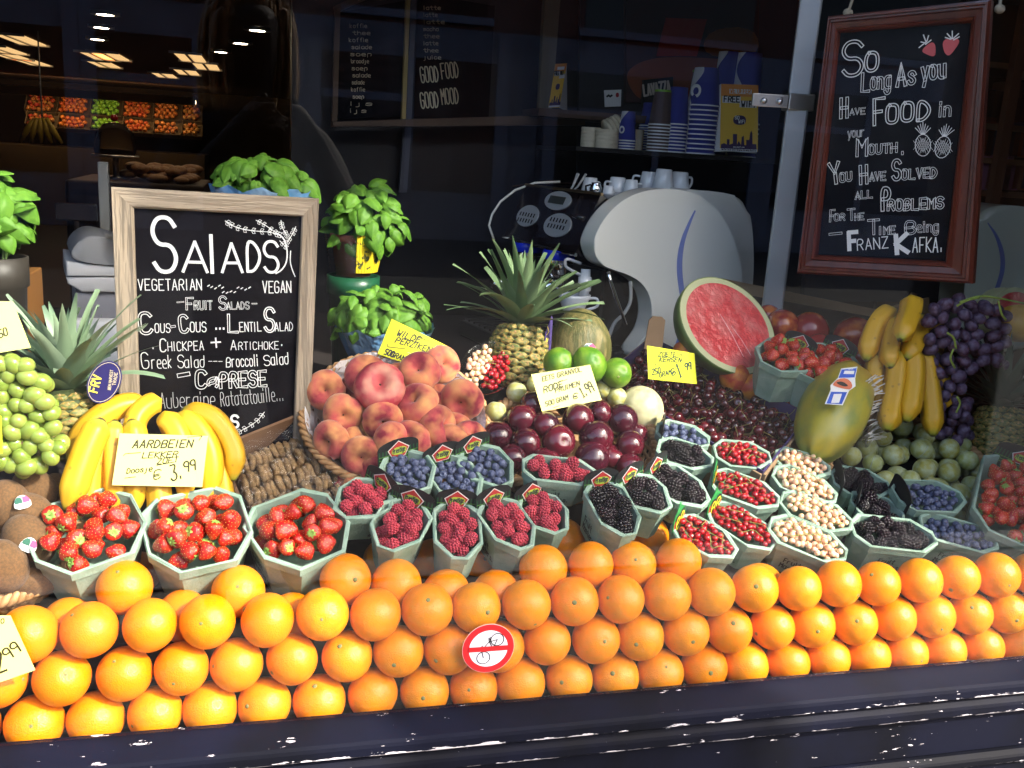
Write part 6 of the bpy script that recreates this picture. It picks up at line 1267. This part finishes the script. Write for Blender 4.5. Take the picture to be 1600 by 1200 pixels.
# nectarines in a crate at the back
NEC = mat('nectarine_skin', (.26, .012, .014), .22, col2=(.62, .16, .03), scale=1.2, lo=.5, hi=.72, coat=.4)
cb = thing('fruit_crate', 'torn cardboard crate with nectarines behind the strawberries', 'crate', T(P(1290, 600, .8))); bpy.context.view_layer.update(); I = cb.matrix_world.inverted()
def plank(par, nm, pts, Y0, Y1, th, m_, I):
    V = [I @ P(x, y, Y0 if i in (0, 3) else Y1) for i, (x, y) in enumerate(pts)]; V += [v_+Vector((0, th, 0)) for v_ in V]; return obj(nm, mesh(nm, (V, [(0, 1, 2, 3), (7, 6, 5, 4), (0, 4, 5, 1), (1, 5, 6, 2), (2, 6, 7, 3), (3, 7, 4, 0)]), m_), par)
plank(cb, 'back_wall', [(1128, 435), (1372, 484), (1372, 560), (1128, 520)], .95, .80, .006, CARD, I); plank(cb, 'side_wall', [(1370, 485), (1452, 465), (1452, 560), (1370, 560)], .80, .82, .006, CARD, I); plank(cb, 'liner', [(1140, 456), (1368, 496), (1368, 560), (1140, 520)], .945, .79, .004, mat('crate_liner', (.012, .012, .018), .25), I)
obj('base', mesh('base', xf(box((-.36, -.12, 0), (.2, .2, .006)), I @ T(Vector((P(1290, 600, .8).x, .8, .99)))), CARD), cb)
for i, (x, y, rp, Y, lab) in enumerate(((1222, 508, 24, .72, 'two toned red and yellow nectarine next to the watermelon'), (1265, 516, 27, .70, 'deep red nectarine in the middle of the back crate'), (1335, 528, 30, .66, 'red nectarine beside the bananas'), (1280, 545, 22, .62, 'orange red nectarine just behind the strawberry tags'), (1200, 495, 18, .76, 'nectarine half hidden by the watermelon'), (1345, 560, 20, .62, 'nectarine deep between bananas and strawberries'))):
    p = P(x, y, Y); tag(obj('nectarine', mesh('nectarine', wobble(dimpled(24, 16, .12, .3), .04, 1, i), NEC, True), None, T(p) @ rrot(rng) @ S(rp*mpp(Y, x, y)*.98)), lab, 'nectarine', 'nectarines in the back crate')
for i, (x, y, rp, Y) in enumerate(((1068, 548, 16, .64), (1148, 590, 22, .60), (1175, 605, 20, .58), (1205, 630, 24, .60), (1235, 625, 20, .6))):
    p = P(x, y, Y); tag(obj('apricot', mesh('apricot', wobble(dimpled(20, 14, .1, .3), .04, 1, i), mat('apricot_skin', (.70, .24, .02), .5, col2=(.5, .06, .03), scale=1.2), True), None, T(p) @ rrot(rng) @ S(rp*mpp(Y, x, y))), 'apricot '+('peeking out beside the yellow cherry card', 'under the watermelon, left of two', 'under the watermelon, right of two', 'under the strawberry punnet by the crate edge', 'half hidden under the rear strawberry punnets')[i], 'apricot', 'apricots behind the cherry crate')
# papaya
PAP = fruit_mat_gradient('papaya_skin', (.36, .31, .03), (.60, .30, .02), .35, z0=.1, z1=1.4, noise_amt=.6, col2=(.21, .24, .05), scale=2.0)
p = P(1302, 645, .40); k = mpp(.40, 1302, 645); pa_ = thing('papaya', 'large green papaya with a blue sticker leaning in front of the bananas', 'papaya', aim(p, (P(1338, 575, .47)-P(1272, 715, .33)), 20) @ S(47*k, 47*k, 90*k))
pr = [(0, -1), (.22, -.97), (.55, -.82), (.85, -.5), (1.0, -.1), (.98, .25), (.86, .6), (.6, .86), (.3, .97), (0, 1)]; pr = [(v_.x, v_.y) for v_ in chaikin([Vector(s_) for s_ in pr], 1)]; pr[0] = (0, -1); pr[-1] = (0, 1)
v, f = lathe(pr, 36); obj('skin', mesh('skin', ([Vector(s_)*(1+.018*math.cos(5*math.atan2(s_[1], s_[0]))) for s_ in v], f), PAP, True), pa_); bpy.context.view_layer.update()
fpz = Frame(1318, 606, .333, lean=14, yaw=-4); PBLU = mat('sticker_blue', (.01, .08, .5), .4)
stp = obj('sticker', mesh('sticker', prism(fpz.poly([(1308, 578), (1334, 581), (1334, 597), (1337, 608), (1328, 612), (1322, 630), (1293, 622), (1298, 604), (1296, 598), (1306, 590)][::-1]), -.0003, .0012), STK), pa_); stp.matrix_world = fpz.M
def spz(nm, pts, m_, z=-.0008, sm=0): 
    pl_ = fpz.poly(pts); pl_ = smoothpoly(pl_, sm) if sm else pl_; obj(nm, mesh(nm, prism(pl_[::-1], z, z+.0004), m_), stp)
spz('blue_top', [(1309, 579.5), (1333, 582.5), (1332.5, 595), (1306.5, 590)], PBLU); spz('blue_base', [(1299, 607), (1325, 613), (1320, 628), (1295, 621.5)], PBLU); spz('white_strip', [(1314, 582), (1330, 585.5), (1330, 590), (1313, 586)], STK, -.0013)
spz('papaya_slice', [(1298, 597), (1306, 591), (1320, 593), (1331, 603), (1331, 611), (1318, 607), (1304, 601)], mat('papaya_flesh', (.65, .16, .07), .5), -.0013, 1); spz('seed_mark', [(1303, 595), (1314, 596), (1326, 605), (1318, 604), (1308, 599)], WK, -.0018, 1); spz('plain_square', [(1304, 611), (1317, 613.5), (1315, 625), (1302, 622.5)], STK, -.0013)
write(stp, fpz, 'PAPAYA', (1319, 581.8), (1327, 583), 2, STK, .2, lift=.0012)
rf = []; rr = random.Random(2)
for i in range(46):
    a_ = Vector((rr.uniform(1352, 1366), rr.uniform(590, 690))); pts = [P(a_.x-8+rr.uniform(-3, 3), a_.y+10, .41), P(a_.x+rr.uniform(-2, 4), a_.y, .385), P(a_.x+14+rr.uniform(-4, 8), a_.y-6+rr.uniform(-8, 8), .40)]; rf.append(tube(crom(pts, 3), .0012, 4))
o = obj('paper_shred', mesh('paper_shred', join(*rf), mat('shred_white', (.62, .58, .5), .8))); o['kind'] = 'stuff'; o['label'] = 'white paper shred tucked between papaya and bananas'; o['category'] = 'paper shred'

# ================================================================== dried figs in a tray under film
FIG = mat('dried_fig', (.21, .12, .05), .75, col2=(.32, .20, .09), scale=3, bump=.4, bscale=8)
tf = Rim(470, 735, .33, 30); tcor = [tf.uv(*s_) for s_ in ((352, 708), (490, 652), (610, 770), (395, 830))]; ctr = sum((Vector(s_) for s_ in tcor), Vector())/4
ty = thing('fig_tray', 'brown tray of dried figs beside the strawberry punnets', 'tray', tf.M @ T((ctr.x, ctr.y, -.05)))
qq = [Vector((s_.x-ctr.x, s_.y-ctr.y, 0)) for s_ in tcor]
TRW = mat('tray_brown', (.20, .11, .06), .7, col2=(.15, .08, .045), scale=10)
for i in range(4):
    a_, b_4 = qq[i], qq[(i+1) % 4]; d = (b_4-a_).normalized(); n_ = Vector((-d.y, d.x, 0)); V = [a_, b_4, b_4+n_*.005, a_+n_*.005]; V = [v_.copy() for v_ in V]+[v_+Vector((0, 0, .07 if i == 0 else .05)) for v_ in V]; obj('wall', mesh('wall', (V, [(0, 1, 2, 3), (7, 6, 5, 4), (0, 4, 5, 1), (1, 5, 6, 2), (2, 6, 7, 3), (3, 7, 4, 0)]), TRW), ty)
obj('floor', mesh('floor', (qq+[v_+Vector((0, 0, .003)) for v_ in qq], [(0, 1, 2, 3), (4, 5, 6, 7), (0, 1, 5, 4), (1, 2, 6, 5), (2, 3, 7, 6), (3, 0, 4, 7)]), TRW), ty)
FGM = [mesh('dried_fig', wobble(xf(lathe([(.35, -.2), (.7, -.3), (1, -.12), (1, .12), (.7, .3), (.35, .2), (.35, -.2)], 16), S(1, 1, 1.2)), .16, 1.6, k_), FIG, True) for k_ in range(3)]
ax_u = (qq[1]-qq[0]).normalized(); ax_v = (qq[3]-qq[0]).normalized(); lu, lv = (qq[1]-qq[0]).length, (qq[3]-qq[0]).length
for j in range(6):
    for i in range(int(lu/.0115)):
        c = qq[0]+ax_u*(.015+i*.0115)+ax_v*(.03+j*.034)+Vector((0, 0, .032+rng.uniform(-.004, .006))); 
        if j > 0 and ((c-qq[0]).dot(ax_u) > lu-.02 or (c-qq[0]).dot(ax_v) > lv-.015): continue
        tag(obj('dried_fig', rng.choice(FGM), None, tf.M @ T((ctr.x, ctr.y, -.05)) @ T(c) @ axes_m(Vector((0, 0, 0)), ax_v, ax_u+Vector((rng.uniform(-.3, .3), rng.uniform(-.2, .2), rng.uniform(-.2, .4)))) @ S(.0165*rng.uniform(.9, 1.1))), 'brown dried fig under clear film, '+('row along the board side wall', 'second row from the board', 'third row from the board', 'fourth row from the board', 'fifth row from the board', 'row nearest the strawberries')[j], 'dried fig', 'dried figs in the tray')
FILM = bpy.data.materials.new('clear_film'); FILM.use_nodes = True; t = FILM.node_tree; N, L = t.nodes, t.links
for n_ in list(N): N.remove(n_)
om = N.new('ShaderNodeOutputMaterial'); tr = N.new('ShaderNodeBsdfTransparent'); gl = N.new('ShaderNodeBsdfGlossy'); gl.inputs['Roughness'].default_value = .06; mxs = N.new('ShaderNodeMixShader'); 
nz = N.new('ShaderNodeTexNoise'); nz.inputs['Scale'].default_value = 18; bp = N.new('ShaderNodeBump'); bp.inputs['Strength'].default_value = .5; bp.inputs['Distance'].default_value = .02; L.new(nz.outputs[0], bp.inputs['Height']); L.new(bp.outputs[0], gl.inputs['Normal']); L.new(schlick(N, L, .05), mxs.inputs[0]); L.new(tr.outputs[0], mxs.inputs[1]); L.new(gl.outputs[0], mxs.inputs[2]); L.new(mxs.outputs[0], om.inputs[0])
n_ = 20; V = []; F = []
for i in range(n_+1):
    for j in range(n_+1):
        u, w = i/n_, j/n_; b0_ = (qq[0]*(1-u)+qq[1]*u)*(1-w)+(qq[3]*(1-u)+qq[2]*u)*w; V.append(b0_+Vector((0, 0, .058+.006*noise.noise(b0_*30)+.003*noise.noise(b0_*80))))
for i in range(n_):
    for j in range(n_): F.append((i*(n_+1)+j, (i+1)*(n_+1)+j, (i+1)*(n_+1)+j+1, i*(n_+1)+j+1))
obj('film', mesh('film', (V, F), FILM, True), ty)

# ================================================================== clear tub of red and white currants
tb_ = Rim(762, 575, .50, 34); ct = thing('clear_tub', 'clear plastic tub of red and white currants beside the peaches', 'tub', tb_.M @ RZ(-28) @ T((0, 0, -.05))); k = mpp(.5)
obj('tub', mesh('tub', lathe([(0, 0), (.042, 0), (.056, .05), (.060, .052), (.060, .054)], 32), FILM, True), ct, S(.85, 1.25, 1))
Mt = tb_.M @ RZ(-28)
for kind, me, off, cx_ in (('red', CR, 1, .016), ('white', CWH, -1, -.018)):
    pts = heap(ell(.024, .058, 14, cx_), .0056, -.02, .002, rng, tries=50, maxn=90, keep=1.2, dome=.008)
    left = pts[:]
    while left:
        s_ = left.pop(); left.sort(key=lambda q_: (q_[0]-s_[0])**2+(q_[1]-s_[1])**2); grp = [s_]+left[:11]; left = left[11:]; cen = sum((Vector(q_[:3]) for q_ in grp), Vector())/len(grp)
        B_ = thing('currant_sprig', f'sprig of {kind} currants in the clear plastic tub', 'currants', Mt @ T(cen), f'{kind} currant sprigs in the tub')
        for q_ in grp: e_ = obj('berry', me, B_, T(Vector(q_[:3])-cen) @ rrot(rng) @ S(q_[3])); obj('tip', CTIP, e_)
        obj('stem', mesh('stem', tube(crom([Vector(q_[:3])-cen+Vector((0, 0, .006)) for q_ in grp[:4]], 3) if len(grp) > 2 else [(0, 0, 0), (0, .01, .008)], .0007, 4), GREENST, True), B_)

# ================================================================== basil
BAS = mat('basil_leaf', (.055, .15, .012), .55, col2=(.095, .215, .022), scale=3.5, rand=(.085, .20, .02), sss=.1, spec=.3); BASS = mat('basil_stem', (.22, .34, .10), .6)
def bleaf(k):
    V, F = [], []; n, m_ = 10, 6; rr = random.Random(k)
    for i in range(n+1):
        t_ = i/n; w_ = .62*math.sin(math.pi*t_**.8)**.75 if 0 < t_ < 1 else .01
        for j in range(m_+1):
            s_ = j/m_*2-1; puff = .22*(1-s_*s_)**.7*math.sin(math.pi*t_)-.10*math.exp(-(s_/.10)**2)*math.sin(math.pi*t_)+.025*math.sin(t_*22)*(abs(s_))*math.sin(math.pi*t_)
            V.append((s_*w_, t_*1.6, puff-.35*t_*t_-.10*abs(s_)**3))
    for i in range(n):
        for j in range(m_): F.append((i*(m_+1)+j, i*(m_+1)+j+1, (i+1)*(m_+1)+j+1, (i+1)*(m_+1)+j))
    return mesh('leaf', (V, F), BAS, True)
BL_ = [bleaf(k_) for k_ in range(3)]
def basil(label, c, rx_, rz_, n, r, Y, base, seed, dirbias=.0):
    rng = random.Random(seed); cp = P(*c, Y); b = thing('basil_plant', label, 'basil plant', T(base), None); I = T(base).inverted(); k = mpp(Y, *c)
    for i in range(n):
        a = i*2.39996+rng.uniform(-.5, .5); z = 1-1.7*(i+.5)/n; q_ = math.sqrt(max(.05, 1-z*z)); f_ = rng.uniform(.62, 1.05); loc = cp+Vector((rx_*k*q_*math.cos(a)*f_, rx_*k*.8*q_*math.sin(a)*f_, rz_*k*z*f_))
        out_ = Vector((math.cos(a)*q_, math.sin(a)*q_*.8, z*.9)); d = out_+Vector((rng.gauss(0, .55), rng.gauss(0, .55), rng.gauss(-.55, .5))); nrm = out_*.6+Vector((rng.gauss(0, .45), rng.gauss(-.3, .4), rng.gauss(.75, .35))); d = (d-nrm.normalized()*d.dot(nrm.normalized())).normalized()
        x_ = d.cross(nrm).normalized(); Mx = axes_m(loc, x_, nrm); s_ = r*rng.uniform(.6, 1.25); obj('leaf', rng.choice(BL_), b, I @ Mx @ S(s_*rng.uniform(.85, 1.1), s_, s_*rng.uniform(.7, 1.5)) @ T((0, -.5, 0)))
    for i in range(6): a = i; obj('stem', mesh('stem', tube([I @ (Vector(base)+Vector((.01*math.cos(a), .01*math.sin(a), 0))), I @ (cp+Vector((rx_*k*.5*math.cos(a), rx_*k*.5*math.sin(a), 0)))], .002, 5), BASS), b)
    return b
def pot(par_label, p, r, h, m_, extra=None):
    o = thing('plant_pot', par_label, 'pot', T(p)); obj('pot', mesh('pot', lathe([(0, 0), (r*.75, 0), (r*.97, h*.82), (r*1.06, h*.83), (r*1.06, h), (r*.96, h), (r*.9, h*.86), (0, h*.84)], 28), m_, True), o); return o
BLUW = mat('blue_wrap', (.10, .28, .55), .25, col2=(.30, .45, .62), scale=12, bump=.3, bscale=20); TERR = mat('terracotta', (.26, .085, .05), .7); GRNP = mat('green_plastic', (.008, .07, .03), .3); YELP = mat('yellow_wrap', (.65, .48, .02), .4, col2=(.06, .07, .03), scale=55, lo=.55, hi=.6)
def sleeve(par, r0, r1, z0, z1, m_, a0_=0, a1_=360, name='wrap'):
    V, F = [], []; n = 36
    for i in range(n+1):
        a = R(a0_+(a1_-a0_)*i/n); w = 1+.04*math.sin(i*2.1)
        V += [(r0*math.cos(a), r0*math.sin(a), z0), (r1*w*math.cos(a), r1*w*math.sin(a), z1+.006*math.sin(i*1.7))]
    for i in range(n): F.append((2*i, 2*i+2, 2*i+3, 2*i+1))
    return obj(name, mesh(name, (V, F), m_, True), par)
# front basil (blue wrap), second on a green pot, third behind the board, fourth at the edge
Yb = .72; p = P(600, 560, Yb); z0 = .985; pb_ = Vector((p.x, Yb, z0)); hh = P(600, 515, Yb).z-z0
o = pot('terracotta pot in a blue printed wrap behind the peaches', pb_, .05, hh*.9, TERR); sleeve(o, .056, .102, hh*.35, hh*1.05, BLUW); sleeve(o, .054, .057, .005, hh*.36, YELP, 200, 330, 'printed_band')
basil('low wide basil plant in a blue wrap behind the peach basket', (598, 492), 78, 46, 120, .028, Yb, pb_+Vector((0, 0, hh*.8)), 1)
Yb = .90; p = P(552, 440, Yb); pz = Vector((p.x, Yb, .985)); hg = P(552, 430, Yb).z-.985
o = pot('green plastic pot carrying the upper basil', pz, .055, hg, GRNP)
p2 = Vector((pz.x, Yb, .985+hg+.001)); hh = P(552, 365, Yb).z-p2.z
o = pot('terracotta pot with yellow printed sleeve stacked on the green pot', p2, .05, hh, TERR); sleeve(o, .053, .068, .01, hh*1.05, YELP, 270, 350); sleeve(o, .052, .064, .01, hh, FILM, 90, 270, 'clear_sleeve')
basil('tall basil plant in a terracotta pot right of the salad board', (570, 345), 62, 58, 110, .030, Yb, p2+Vector((0, 0, hh*.8)), 2)
Yb = .72; p = P(410, 300, Yb); pz = Vector((p.x, Yb, .985)); hh = P(410, 300, Yb).z-.985
o = pot('tall wrapped pot hidden behind the salad board', pz, .06, hh*.85, TERR); sleeve(o, .06, .098, hh*.7, hh*1.02, BLUW)
basil('basil plant in a blue wrap rising above the salad board', (412, 278), 74, 34, 96, .029, Yb, pz+Vector((0, 0, hh*.7)), 3)
Yb = .55; p = P(-10, 400, Yb); pz = Vector((p.x, Yb, .985)); hh = P(-10, 400, Yb).z-.985
o = pot('dark pot of the basil cut off at the left edge', pz, .05, hh, mat('dark_pot', (.03, .025, .02), .5)); basil('basil plant with hanging leaves cut off at the left edge', (-8, 330), 50, 70, 60, .036, Yb, pz+Vector((0, 0, hh*.8)), 4)

# ================================================================== price cards
CY = mat('neon_yellow_card', (.70, .70, .012), .6); CP = mat('pale_yellow_card', (.70, .67, .22), .6); MK = mat('marker_black', (.02, .02, .015), .6); MG = mat('marker_green', (.003, .03, .02), .6); MO = mat('marker_olive', (.025, .022, .004), .6)
def card(label, cor, Y, m_, texts, yaw=0, lean=15, ink=MK, lines=()):
    f = Frame(cor[3][0], cor[3][1], Y, yaw=yaw, lean=lean); o = thing('price_card', label, 'price card', f.M, 'handwritten price cards'); obj('card', mesh('card', prism(f.poly(cor[::-1]), 0, .0008), m_), o)
    for (s_, p0, p1, cap, w_) in texts: write(o, f, s_, p0, p1, cap, ink, w_*1.5, slant=.25, lift=.0002)
    for pts in lines: line(o, f, pts, .0011, ink, .0003)
    return o
card('pale yellow price card for aardbeien standing before the bananas', [(187, 677), (325, 681), (316, 761), (175, 758)], .205, CP, [('AARDBEIEN', (207, 700), (300, 699), 12, .12), ('LEKKER', (222, 716), (277, 714), 9, .12), ('ZOET', (245, 725), (278, 722), 8, .12), ('Doosje', (198, 740), (238, 736), 8, .12), ('€', (240, 750), (252, 747), 14, .08), ('3.', (268, 752), (286, 747), 24, .07), ('99', (287, 738), (306, 734), 16, .1)], lean=22, ink=MO, lines=[[(293, 683), (316, 681), (311, 688)], [(193, 712), (196, 709), (220, 707)], [(245, 727), (272, 722)], [(195, 747), (212, 745)]])
card('neon yellow card for wilde perziken stuck behind the peaches', [(612, 498), (700, 541), (685, 585), (590, 553)], .50, CY, [('WILDE', (619, 524), (655, 536), 10, .12), ('PERZIKEN', (617, 535), (672, 551), 9, .12), ('500', (600, 553), (613, 558), 9, .14), ('GRAM', (610, 557), (631, 564), 8, .14)], lean=18, lines=[[(647, 525), (662, 530), (685, 536), (681, 543)], [(605, 538), (606, 542), (633, 545)], [(645, 560), (649, 556)], [(662, 560), (664, 556)]])
card('pale card for the plums leaning over their basket', [(830, 585), (922, 570), (940, 625), (847, 643)], .36, CP, [('EETS', (848, 596), (866, 591), 7, .13), ('GRANVOL', (871, 590), (909, 580), 7, .13), ('RODE', (850, 614), (880, 604), 9, .13), ('PRUIMEN', (868, 614), (906, 602), 7, .13), ('500 GRAM', (853, 635), (888, 624), 7, .13), ('€', (896, 624), (903, 622), 8, .13), ('1.99', (911, 622), (929, 610), 16, .09)], lean=25, ink=MO, lines=[[(859, 602), (886, 593)], [(865, 637), (874, 634)]])
card('neon yellow card for zoete kersen standing in the cherries', [(1011, 540), (1085, 552), (1089, 600), (1013, 592)], .475, CY, [('ZOETE', (1028, 557), (1056, 557), 7, .13), ('KERSEN', (1030, 565), (1064, 566), 7, .13), ('250', (1019, 586), (1032, 583), 9, .12), ('GRAM', (1030, 590), (1049, 584), 7, .13), ('€', (1051, 588), (1057, 582), 9, .12), ('1', (1062, 590), (1066, 588), 22, .07), ('99', (1070, 579), (1080, 577), 11, .12)], lean=12, ink=MG, lines=[[(1060, 553), (1066, 554), (1064, 557)], [(1032, 567), (1024, 571), (1024, 567)], [(1034, 592.5), (1042, 592)]])
card('pale price card cut off at the lower left before the oranges', [(-40, 962), (16, 962), (55, 1047), (-40, 1080)], -.012, CP, [('2', (-2, 1052), (12, 1046), 34, .06), ('99', (12, 1032), (34, 1016), 17, .09), ('0', (2, 974), (7, 973), 7, .12)], lean=0, ink=MO)
card('pale price card cut off above the green grapes', [(-30, 470), (20, 471), (48, 543), (-30, 556)], .19, CP, [('50', (0, 528), (13, 523), 12, .1)], lean=15, ink=MO)
card('sliver of a neon card at the edge of the green grapes', [(-30, 640), (2, 650), (4, 708), (-30, 715)], .165, CY, [], lean=15)
# ================================================================== no bicycles sticker on the glass
fn = Frame(763, 1013, -.0068); ns = thing('no_cycling_sticker', 'round red and white no bicycles sticker on the glass', 'sticker', fn.M)
Rr = (fn.uv(804, 1005)-fn.uv(723, 1020)).length/2; SR = mat('sign_red', (.50, .012, .016), .45); SW = mat('sign_white2', (.72, .72, .78), .5)
def disc(r, n=48): return [(r*math.cos(2*math.pi*i/n), r*math.sin(2*math.pi*i/n)) for i in range(n)]
obj('edge', mesh('edge', prism(disc(Rr*1.0), -.0003, .0006), mat('sign_edge', (.7, .5, .45), .5)), ns); obj('red_disc', mesh('red_disc', prism(disc(Rr*.985), -.0006, -.0003), SR), ns); obj('white_disc', mesh('white_disc', prism(disc(Rr*.745), -.0009, -.0006), SW), ns)
SK = mat('sign_black', (.03, .03, .04), .5); s_ = Rr
def bk(pts, w_=.022): line(ns, None, [(x*s_, y*s_) for x, y in pts], w_*s_*1.6, SK, .001, 'bicycle_line')
def circ(cx_, cy_, r): return [(cx_+r*math.cos(R(a_)), cy_+r*math.sin(R(a_))) for a_ in range(0, 361, 15)]
ra_ = R(8)
bk(circ(-.18, -.36, .25)); bk(circ(.32, .36, .25)); bk([(-.18, -.36), (-.3, .08), (-.22, .14)]); bk([(-.26, -.05), (.02, .30), (.06, .40), (-.02, .36)]); bk([(.0, .28), (.32, .36)]); bk([(.02, .3), (.16, -.02), (.32, .36)]); bk([(-.26, -.05), (.16, -.02)]); bk([(-.02, .42), (.08, .46)])
obj('bar', mesh('bar', prism([(-Rr*.76, -Rr*.10), (Rr*.76, -Rr*.10), (Rr*.76, Rr*.10), (-Rr*.76, Rr*.10)], -.0018, -.0015), SR), ns)
